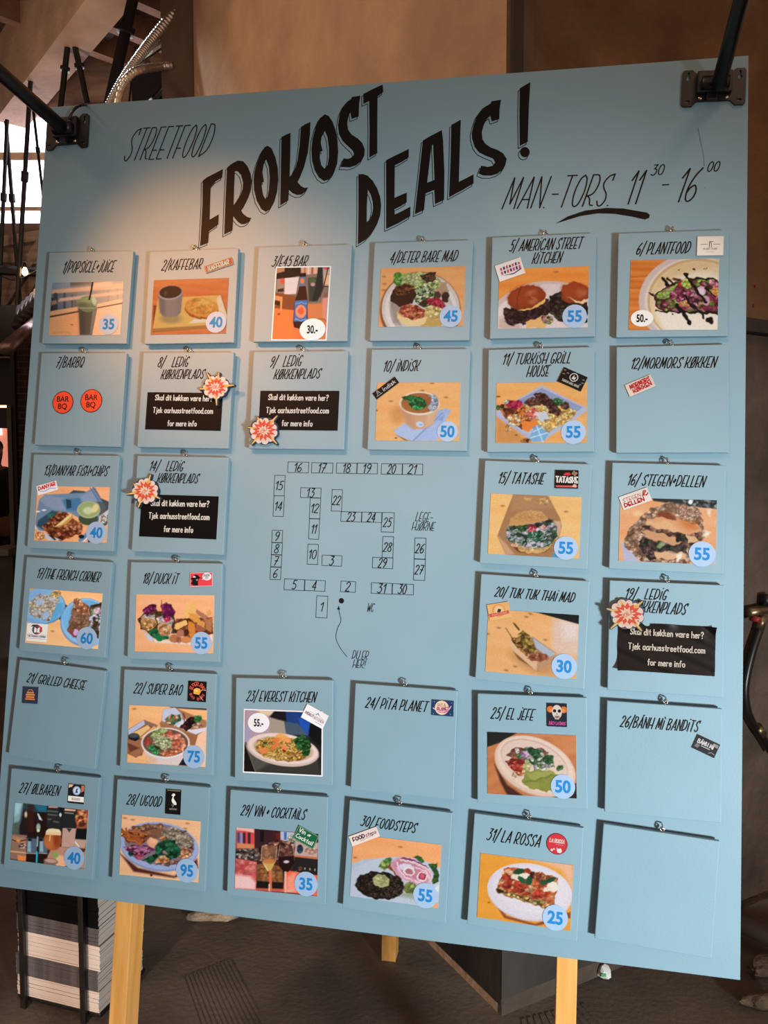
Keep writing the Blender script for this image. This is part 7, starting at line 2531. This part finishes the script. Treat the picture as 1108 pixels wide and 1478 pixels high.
for n, (crop, quad, fn, fr) in PH.items():
    ph = photo(n, crop, quad, fn, fr)
    if n in PR:
        x, y, r, t = PR[n]
        price(n, crop, x, y, r, t, parent=ph)
    elif n == 3:
        price(n, crop, 703, 978, 172, '30.-', '#fdeedd', oval=0.84, hgt=0.0175, parent=ph, cond=True)
    elif n == 6:
        price(n, crop, 215, 865, 113, '50.-', '#fbeee2', oval=0.78, hgt=0.0155, parent=ph, cond=True)
    elif n == 23:
        price(n, crop, 257, 252, 119, '55.-', '#fbf6f8', oval=0.86, hgt=0.0150, parent=ph, cond=True)

# ---- black notices with starbursts
NL = ('Skal dit køkken være her?', 'Tjek aarhusstreetfood.com', 'for mere info')
notice(8, 'D', [(600, 260), (975, 272), (967, 460), (588, 447)], [(NL[0], (638, 303), (922, 309), 26), (NL[1], (628, 366), (925, 371), 26), (NL[2], (700, 432), (843, 434), 26)])
notice(9, 'E', [(110, 227), (462, 230), (453, 406), (103, 402)], [(NL[0], (146, 268), (411, 272), 24), (NL[1], (137, 326), (413, 328), 24), (NL[2], (206, 384), (340, 386), 24)])
notice(14, 'G', [(605, 255), (992, 264), (977, 480), (592, 465)], [(NL[0], (652, 311), (940, 317), 28), (NL[1], (641, 374), (942, 382), 28), (NL[2], (716, 441), (860, 446), 28)])
notice(19, 'p19', [(140, 240), (1030, 280), (1018, 735), (125, 675)], [(NL[0], (247, 348), (912, 388), 54), (NL[1], (230, 482), (925, 524), 54), (NL[2], (405, 630), (742, 650), 54)])
starburst(8, 'D', 948, 243, [(866, 253), (1040, 233), (905, 174), (965, 172), (953, 333)], 56)
starburst(9, 'E', 132, 408, [(104, 348), (191, 343), (62, 394), (78, 469), (190, 467)], 56)
starburst(14, 'G', 632, 240, [(660, 158), (574, 203), (540, 256), (706, 278), (597, 323)], 58)
starburst(19, 'p19', 215, 165, [(148, 33), (355, 48), (28, 115), (64, 297), (347, 318)], 138)


# ---- cards
def T(a, s_, L, x0, y0, x1, y1, h, hgt, z, col, w=0.0011, slant=2, gap=0.14):
    write(a, s_, L(x0, y0), L(x1, y1), h * hgt, z, col, w, slant=slant, gap=gap)


def d2(a, L, w, h, z, an):
    a.poly([L(-.46, -.36), L(.46, -.36), L(.46, .36), L(-.46, .36)], z, '#e2602f')
    T(a, 'KAFFEBAR', L, -.4, -.3, .36, -.3, h, .6, z + .0003, '#fff0c8', 0.0019, 8)


card(2, 'p2', [(722, 208), (1030, 82), (1040, 160), (738, 290)], '#f08a5c', d2)


def d5(a, L, w, h, z, an):
    for i in range(7):
        x = -.36 + i * .115
        a.poly([L(x, -.16 + .03 * (i % 2)), L(x + .075, -.16), L(x + .09, .26 + .03 * (i % 3)), L(x + .015, .26)], z, ['#d0506c', '#5a3c5c'][i % 2])
    a.poly([L(-.4, .02), L(.4, .06), L(.4, .12), L(-.4, .09)], z + .0002, '#f4d8d0')
    a.poly([L(-.36, -.2), L(.1, -.27), L(.42, -.12), L(.4, -.2), L(.08, -.34)], z + .0002, '#3c4a80')


card(5, 'p5', [(62, 135), (315, 48), (368, 205), (110, 295)], '#fbe4d2', d5)


def d6(a, L, w, h, z, an):
    a.ribbon([L(-.04, -.08), L(-.03, .22)], 0.0013, z, '#5a5048')
    a.ribbon([L(.04, -.08), L(.04, .1), L(.0, .22), L(.09, .22)], 0.0011, z, '#5a5048')
    a.ribbon([L(-.36, .08), L(-.12, .08)], 0.001, z, '#8a7c70')
    a.ribbon([L(.12, .08), L(.36, .08)], 0.001, z, '#8a7c70')
    T(a, 'PLANT FOOD', L, -.26, -.2, .26, -.2, h, .08, z, '#a08c7e', 0.0006)
    a.ribbon([L(-.16, -.32), L(.16, -.32)], 0.0006, z, '#c0aa9a')


card(6, 'p6', [(768, 48), (1030, 48), (1025, 235), (762, 240)], '#fbe6d4', d6)


def d10(a, L, w, h, z, an):
    T(a, 'Indisk', L, -.12, -.22, .4, -.22, h, .5, z, '#eee4da', 0.0011, 4)
    for r_, yy in ((.17, -.14), (.12, 0.04), (.08, .2)):
        a.ribbon([L(-.4 + r_ * .4 * math.cos(t) + .08, yy + .22 * math.sin(t)) for t in np.linspace(0, 3.14, 8)], 0.0008, z, '#c8bcb0')
    a.ribbon([L(-.44, -.22), L(-.2, -.22)], 0.001, z, '#c8bcb0')


card(10, 'p10', [(58, 245), (295, 68), (342, 128), (103, 312)], '#171110', d10)


def d11(a, L, w, h, z, an):
    c = L(.02, .14)
    a.disc(c.x, c.y, h * .27, z, '#e8dcd0', n=28)
    a.disc(c.x, c.y, h * .22, z + .0002, '#1a1614', n=28)
    a.poly([L(-.05, .02), L(0, .3), L(.04, .12), L(.1, .24), L(.09, .0)], z + .0004, '#e8dcd0')
    T(a, 'TURKISH GRILL HOUSE', L, -.36, -.34, .36, -.34, h, .13, z, '#d8c8b4', 0.0007)
    for x, y in ((-.42, .34), (-.4, .1), (.4, .22), (.42, .02), (-.26, .24), (.36, -.12)):
        a.poly([L(x - .05, y - .03), L(x + .04, y - .02), L(x + .05, y + .04), L(x - .04, y + .03)], z, '#a87868' if x < -.3 else '#8a8480')


card(11, 'p11', [(755, 35), (990, 140), (918, 280), (683, 180)], '#191513', d11)


def d12(a, L, w, h, z, an):
    T(a, 'MORMORS', L, -.36, .02, .4, .1, h, .3, z, '#cf3a38', 0.0021, 2)
    T(a, 'KØKKEN', L, -.3, -.36, .4, -.28, h, .3, z, '#cf3a38', 0.0021, 2)


card(12, 'p12', [(240, 470), (785, 225), (885, 480), (350, 715)], '#eed3c4', d12)


def d13(a, L, w, h, z, an):
    T(a, 'DANYAR', L, -.42, -.02, .42, .04, h, .36, z, '#d8343c', 0.0022, 4)
    P = catmull([(*L(x, -.2 + .06 * math.sin(x * 12)), 0) for x in np.linspace(-.38, .4, 9)], 4)
    a.ribbon([(v.x, v.y) for v in P], 0.0013, z, '#6c8cd0')


card(13, 'p13', [(112, 100), (360, 32), (380, 145), (138, 215)], '#f6e6e0', d13)


def d15(a, L, w, h, z, an):
    T(a, 'TATASHE', L, -.46, -.16, .46, -.18, h, .3, z + .0003, '#fdf2ea', 0.0027, 0)
    a.poly([L(-.16, .24), L(-.06, .36), L(.1, .38), L(.18, .26), L(.06, .2)], z, '#e23a3e')
    for x, y in ((.26, .32), (.34, .26), (.3, .4), (.4, .34)):
        c = L(x, y)
        a.disc(c.x, c.y, h * .07, z, '#b08468', n=10)
    a.poly([L(-.46, -.44), L(.46, -.44), L(.46, -.34), L(-.46, -.34)], z, '#f05a58')
    a.poly([L(.24, -.4), L(.4, -.44), L(.42, -.28), L(.3, -.26)], z + .0002, '#f8c0a8')


card(15, 'p15', [(758, 62), (1000, 65), (993, 255), (755, 248)], '#17100f', d15)


def d16(a, L, w, h, z, an):
    T(a, 'STEGEN', L, -.42, .02, .2, .02, h, .26, z, '#dc8478', 0.0012, 6)
    T(a, 'DELLEN', L, -.42, -.34, .26, -.34, h, .26, z, '#d2323a', 0.0022, 4)
    a.ribbon([L(.26, .0), L(.34, .34), L(.42, .3), L(.3, .06), L(.4, -.02), L(.46, .1)], 0.0021, z, '#d2323a')


card(16, 'p16', [(50, 120), (335, 28), (382, 148), (103, 258)], '#faeee4', d16)


def d17(a, L, w, h, z, an):
    c = L(-.02, .16)
    a.disc(c.x, c.y, h * .28, z, '#5c4650', n=30)
    a.poly([L(.05, .42), L(.24, .3), L(.26, .08), L(.12, -.08), L(0, -.1)], z + .0001, '#c03c48')
    a.poly([L(-.12, .3), L(.0, .2), L(.14, .3), L(.12, .1), L(.16, -.02), L(0, .02), L(-.12, -.02), L(-.14, .12)], z + .0003, '#f6eef0')
    a.ribbon([L(-.02, .04), L(0, .3), L(.02, .04)], 0.0007, z + .0005, '#3c3438')
    a.poly([L(-.3, .3), L(-.1, .36), L(.0, .44), L(-.22, .42)], z + .0004, '#3a2c34')
    T(a, 'THE FRENCH CORNER', L, -.44, -.26, .44, -.26, h, .09, z, '#3a2e34', 0.0007)
    a.ribbon([L(-.44, -.34), L(.44, -.34)], 0.0005, z, '#5a4c52')
    a.ribbon([L(-.44, -.12), L(-.2, -.12)], 0.0005, z, '#5a4c52')
    a.ribbon([L(.2, -.12), L(.44, -.12)], 0.0005, z, '#5a4c52')


card(17, 'p17', [(90, 500), (343, 520), (325, 740), (72, 720)], '#f8f0f0', d17)


def d18(a, L, w, h, z, an):
    a.poly([L(-.48, -.46), L(.48, -.46), L(.48, .46), L(-.48, .46)], z, '#ec4450')
    a.poly([L(-.46, -.28), L(-.34, -.42), L(-.14, -.44), L(-.14, -.16), L(-.06, .12), L(-.12, .3), L(-.24, .36), L(-.36, .28), L(-.46, .06), L(-.38, -.06)], z + .0002, '#1f1416')
    a.poly([L(-.38, .16), L(-.24, .14), L(-.26, .26), L(-.34, .28)], z + .0003, '#f0c0c0')
    a.poly([L(-.08, .1), L(.06, .06), L(-.06, .18)], z + .0003, '#1f1416')
    a.poly([L(-.24, -.02), L(-.14, .04), L(-.16, -.1)], z + .0003, '#c8b0b0')
    c = L(.26, .2)
    a.disc(c.x, c.y, w * .2, z + .0002, '#f6ecec', ry=h * .28, n=26)
    a.poly([L(.02, -.02), L(.16, .0), L(.12, .12)], z + .0002, '#f6ecec')
    T(a, 'DUCK', L, .12, .2, .38, .22, h, .16, z + .0004, '#2a2024', 0.0009)
    T(a, 'IT!', L, .2, .02, .3, .02, h, .14, z + .0004, '#2a2024', 0.0008)


card(18, 'p18', [(710, 55), (968, 45), (968, 205), (712, 212)], '#f4c8c8', d18)


def d20(a, L, w, h, z, an):
    c = L(0, .04)
    for r_, cc in ((.4, '#f0a058'), (.34, '#fbc07c'), (.24, '#f8d8a8')):
        a.disc(c.x, c.y, h * r_, z, cc, n=30)
        z += .0001
    a.poly([L(-.1, -.04), L(.04, -.1), L(.12, .08), L(-.02, .16)], z, '#4a3424')
    a.poly([L(-.46, -.3), L(.44, -.24), L(.44, -.06), L(-.46, -.1)], z + .0002, '#e8584c')
    T(a, 'THAI FOOD', L, -.36, -.24, .34, -.2, h, .1, z + .0004, '#f8b8a0', 0.0008)


card(20, 'p20', [(92, 60), (305, 15), (325, 170), (112, 222)], '#fbbf7a', d20)


def d21(a, L, w, h, z, an):
    for y0, y1, x_ in ((-.28, -.2, .3), (-.16, -.06, .26), (-.02, .08, .28), (.12, .2, .22)):
        a.poly([L(-x_, y0), L(x_, y0), L(x_, y1), L(-x_, y1)], z, '#d88448')
    a.ribbon([L(-.16, .2), L(-.12, .32), L(.12, .32), L(.16, .2)], 0.0014, z, '#d88448')


card(21, 'K', [(110, 166), (187, 168), (180, 248), (108, 241)], '#2b3445', d21)


def d22(a, L, w, h, z, an):
    for s_, r_, a0, a1 in (('SUPER BAO', .37, 158, 22), ('BAO BUNS', .37, 205, 335)):
        n_ = len(s_)
        for i, ch in enumerate(s_):
            if ch == ' ': continue
            t = math.radians(a0 + (a1 - a0) * i / (n_ - 1))
            c = L(r_ * math.cos(t), r_ * math.sin(t))
            tt = t - math.pi / 2 + math.radians(an) if a0 < 180 else t + math.pi / 2 + math.radians(an)
            ex_ = Vector((math.cos(tt), math.sin(tt)))
            ey_ = Vector((-ex_.y, ex_.x))
            hh = h * (.17 if a0 < 180 else .12)
            write(a, ch, c - ex_ * hh * .3 - ey_ * hh * .5, c + ex_ * hh * .3 - ey_ * hh * .5, hh, z, '#e05a50', 0.0013 if a0 < 180 else 0.001, slant=0)
    a.poly([L(-.2, -.12), L(.12, -.16), L(.2, .0), L(.16, .14), L(-.04, .18), L(-.2, .1)], z, '#f0a048')
    a.poly([L(-.14, .0), L(.02, -.02), L(.04, .08), L(-.1, .1)], z + .0002, '#f8d870')
    a.ribbon([L(.2, .04), L(.3, .1), L(.46, .08)], 0.0011, z, '#f0c8b0')
    a.ribbon([L(.14, -.2), L(.34, -.42)], 0.0009, z, '#d8c0a8')


card(22, 'p22', [(785, 58), (990, 68), (975, 292), (775, 280)], '#17110f', d22)


def d23(a, L, w, h, z, an):
    a.ribbon([L(-.4, .0), L(-.2, .16), L(-.06, .1), L(.08, .3), L(.2, .14), L(.38, .08)], 0.0007, z, '#b8a8b4')
    a.ribbon([L(.02, .12), L(.08, .3), L(.12, .2)], 0.001, z, '#4a4450')
    T(a, 'EVEREST', L, -.42, -.12, -.04, -.12, h, .16, z, '#7a3c50', 0.0009)
    T(a, 'KITCHEN', L, .0, -.16, .42, -.16, h, .2, z, '#c08c98', 0.0009)
    a.ribbon([L(.1, -.3), L(.4, -.3)], 0.0008, z, '#9a6c7c')


card(23, 'p23', [(795, 42), (1030, 175), (962, 322), (722, 190)], '#faf6f8', d23)


def d24(a, L, w, h, z, an):
    c = L(-.04, .02)
    a.disc(c.x, c.y, h * .46, z, '#f8d8b8', n=32)
    a.poly([L(-.3, -.06), L(-.1, -.16), L(.24, -.08), L(.34, .1), L(.3, -.12), L(.14, -.3), L(-.16, -.3)], z + .0002, '#d880a0')
    a.ribbon([L(-.44, -.02), L(-.3, -.16), L(0, -.22), L(.3, -.04), L(.38, .16)], 0.0017, z + .0003, '#f0c8d4')
    T(a, 'PITA', L, -.22, .06, .14, .1, h, .2, z + .0004, '#c89488', 0.0011)
    T(a, 'PLANET', L, -.24, -.16, .28, -.1, h, .18, z + .0004, '#b8407c', 0.0012)
    for x, y in ((.4, .36), (-.42, -.4), (.36, -.36), (-.4, .38)):
        q = L(x, y)
        a.disc(q.x, q.y, 0.0007, z, '#c8d4f0', n=8)


card(24, 'p24', [(190, 100), (885, 150), (870, 645), (180, 590)], '#26406a', d24)


def d25(a, L, w, h, z, an):
    for x in (-.34, .34):
        c = L(x, .24)
        a.disc(c.x, c.y, w * .17, z, '#e87a34', n=20)
        c = L(x * .9, .2)
        a.disc(c.x, c.y, w * .09, z + .0001, '#f8a050', n=16)
    c = L(0, .14)
    a.disc(c.x, c.y, w * .25, z + .0002, '#ecd8cc', ry=h * .3, n=30)
    a.poly([L(-.14, -.02), L(.14, -.02), L(.1, -.18), L(-.1, -.18)], z + .0002, '#e8cfc0')
    for x in (-.12, .12):
        c = L(x, .18)
        a.disc(c.x, c.y, w * .085, z + .0003, '#1c1418', n=16)
    a.poly([L(-.03, .02), L(.03, .02), L(0, .1)], z + .0003, '#2a1c20')
    a.ribbon([L(-.08, -.08), L(.08, -.08)], 0.0009, z + .0003, '#8a3c3c')
    for x in (-.08, -.04, 0, .04, .08): a.ribbon([L(x, -.06), L(x, -.1)], 0.0004, z + .0004, '#3a2420')
    T(a, 'JUICY LATINOS', L, -.42, -.42, .42, -.42, h, .13, z, '#d858a0', 0.0011)


card(25, 'p25', [(710, 32), (912, 40), (915, 280), (710, 270)], '#1f2430', d25)


def d26(a, L, w, h, z, an):
    T(a, 'BÁNH MÌ', L, -.4, .0, .3, .0, h, .26, z, '#f4ecec', 0.0017, 0)
    a.poly([L(-.2, -.14), L(.2, -.14), L(.2, -.08), L(-.2, -.08)], z, '#cfc8c8')
    a.poly([L(-.46, -.3), L(-.3, -.34), L(-.24, -.1), L(-.4, -.06)], z, '#8d8688')
    a.poly([L(.2, .22), L(.46, .16), L(.46, .4), L(.24, .4)], z, '#a89c9a')
    a.ribbon([L(.2, -.36), L(.3, -.24), L(.44, -.3)], 0.0014, z, '#a8a0a0')


card(26, 'p26', [(300, 165), (895, 455), (730, 820), (160, 530)], '#2a2a30', d26)


def d27(a, L, w, h, z, an):
    a.poly([L(-.48, -.4), L(.48, -.4), L(.48, -.12), L(-.48, -.12)], z, '#fbe8dc')
    T(a, 'ØLBAREN', L, -.24, -.32, .24, -.32, h, .11, z + .0002, '#b09890', 0.0009)
    c = L(.02, .18)
    a.disc(c.x, c.y, w * .25, z, '#8a9ab8', n=26)
    a.disc(c.x, c.y, w * .19, z + .0001, '#c8d4e0', n=26)
    a.poly([L(-.06, .06), L(.1, .06), L(.06, .22), L(.12, .3), L(-.02, .28)], z + .0003, '#3c4a68')
    a.poly([L(.3, .1), L(.46, .2), L(.46, .48), L(.28, .46)], z, '#c06a4c')
    a.poly([L(-.48, .3), L(-.3, .36), L(-.2, .48), L(-.48, .48)], z, '#f0b890')


card(27, 'p27', [(795, 45), (980, 65), (965, 278), (778, 265)], '#1f1a1e', d27)


def d28(a, L, w, h, z, an):
    a.poly([L(-.04, .34), L(.06, .34), L(.12, .28), L(.04, .24), L(.0, .16), L(.1, .06), L(.2, -.02), L(.22, -.1), L(.1, -.12), L(-.06, -.04), L(-.12, .06), L(-.06, .18), L(-.04, .24), L(-.14, .25)], z, '#f0e8e0')
    a.ribbon([L(.04, -.1), L(-.02, -.2)], 0.0006, z, '#e8e0d8')
    a.ribbon([L(-.04, -.08), L(-.1, -.16)], 0.0005, z, '#b8b0a8')
    T(a, 'UGOOD', L, -.24, -.32, .24, -.32, h, .06, z, '#a8a098', 0.0006)
    a.poly([L(-.42, .44), L(.44, .44), L(.44, .48), L(-.42, .48)], z, '#7a7458')


card(28, 'p28', [(612, 25), (787, 38), (772, 312), (608, 295)], '#131113', d28)


def d29(a, L, w, h, z, an):
    T(a, 'Vin', L, -.4, .1, -.1, .12, h, .3, z, '#eef4ec', 0.0014, 6)
    T(a, '&', L, .02, .06, .1, .06, h, .3, z, '#eef4ec', 0.0013, 0)
    T(a, 'Cocktail', L, -.42, -.32, .38, -.3, h, .28, z, '#eef4ec', 0.0014, 6)
    a.ribbon([L(-.48, -.46), L(.48, -.46), L(.48, .46), L(-.48, .46), L(-.48, -.46)], 0.0008, z, '#8ab894')
    a.poly([L(.06, .3), L(.18, .3), L(.12, .12)], z, '#dcebdc')


card(29, 'p29', [(775, 42), (1003, 165), (928, 308), (715, 185)], '#1c6640', d29)


def d30(a, L, w, h, z, an):
    T(a, 'FOOD', L, -.4, -.1, .02, -.1, h, .34, z, '#4a2448', 0.0019, 2)
    T(a, 'steps', L, .06, -.1, .42, -.1, h, .36, z, '#8a5470', 0.0012, 8)
    P = catmull([(*L(x, -.24 + .05 * math.sin(x * 6)), 0) for x in np.linspace(-.2, .3, 6)], 3)
    a.ribbon([(v.x, v.y) for v in P], 0.0006, z, '#a87890')


card(30, 'p30', [(58, 155), (347, 55), (382, 155), (100, 255)], '#fbe6da', d30)


# round stickers
def round_sticker(n, crop, cx, cy, r, col, ring, draw):
    Tt = TILES[n]
    a = Art(Tt.M, Tt.app)
    c = a.loc(crop, cx, cy)
    R_ = (a.loc(crop, cx + r, cy) - c).length
    a.disc(c.x, c.y, R_, 0.0010, ring, n=48)
    a.disc(c.x, c.y, R_ * 0.94, 0.0012, col, n=48)
    draw(a, c, R_)
    return a.build('round_sticker', Tt.root)


def barbq(a, c, R_):
    bold(a, 'BAR', c.x, c.y + R_ * .3, R_ * .5, 0.0015, '#141014', sx=0.95, off=0.012)
    bold(a, 'BQ', c.x, c.y - R_ * .38, R_ * .5, 0.0015, '#141014', sx=0.95, off=0.012)


round_sticker(7, 'D', 177, 315, 52, '#fb4f2c', '#3a1410', barbq)
round_sticker(7, 'D', 319, 307, 54, '#fb4f2c', '#3a1410', barbq)


def rossa(a, c, R_):
    write(a, 'La Rossa', (c.x - R_ * .72, c.y + R_ * .1), (c.x + R_ * .72, c.y + R_ * .16), R_ * .36, 0.0015, '#f8d8d4', 0.0015, slant=8) if False else None
    write(a, 'LA ROSSA', (c.x - R_ * .7, c.y + R_ * .12), (c.x + R_ * .66, c.y + R_ * .12), R_ * .34, 0.0015, '#f8d0cc', 0.0017, slant=8)
    a.ribbon([(c.x - R_ * .1, c.y - R_ * .04), (c.x + R_ * .6, c.y - R_ * .06)], 0.0008, 0.0015, '#f0a8a4')
    a.poly([(c.x - R_ * .02, c.y - R_ * .3), (c.x + R_ * .12, c.y - R_ * .44), (c.x + R_ * .4, c.y - R_ * .36), (c.x + R_ * .52, c.y - R_ * .62), (c.x + R_ * .4, c.y - R_ * .82), (c.x + R_ * .1, c.y - R_ * .8), (c.x + R_ * .02, c.y - R_ * .6)], 0.0015, '#f8ece8')
    a.disc(c.x - R_ * .45, c.y - R_ * .62, R_ * .12, 0.0015, '#f8e4e0', n=12)
    a.disc(c.x - R_ * .25, c.y - R_ * .5, R_ * .08, 0.0015, '#f8e4e0', n=12)


round_sticker(31, 'p31', 855, 158, 106, '#e03844', '#7a2a30', rossa)
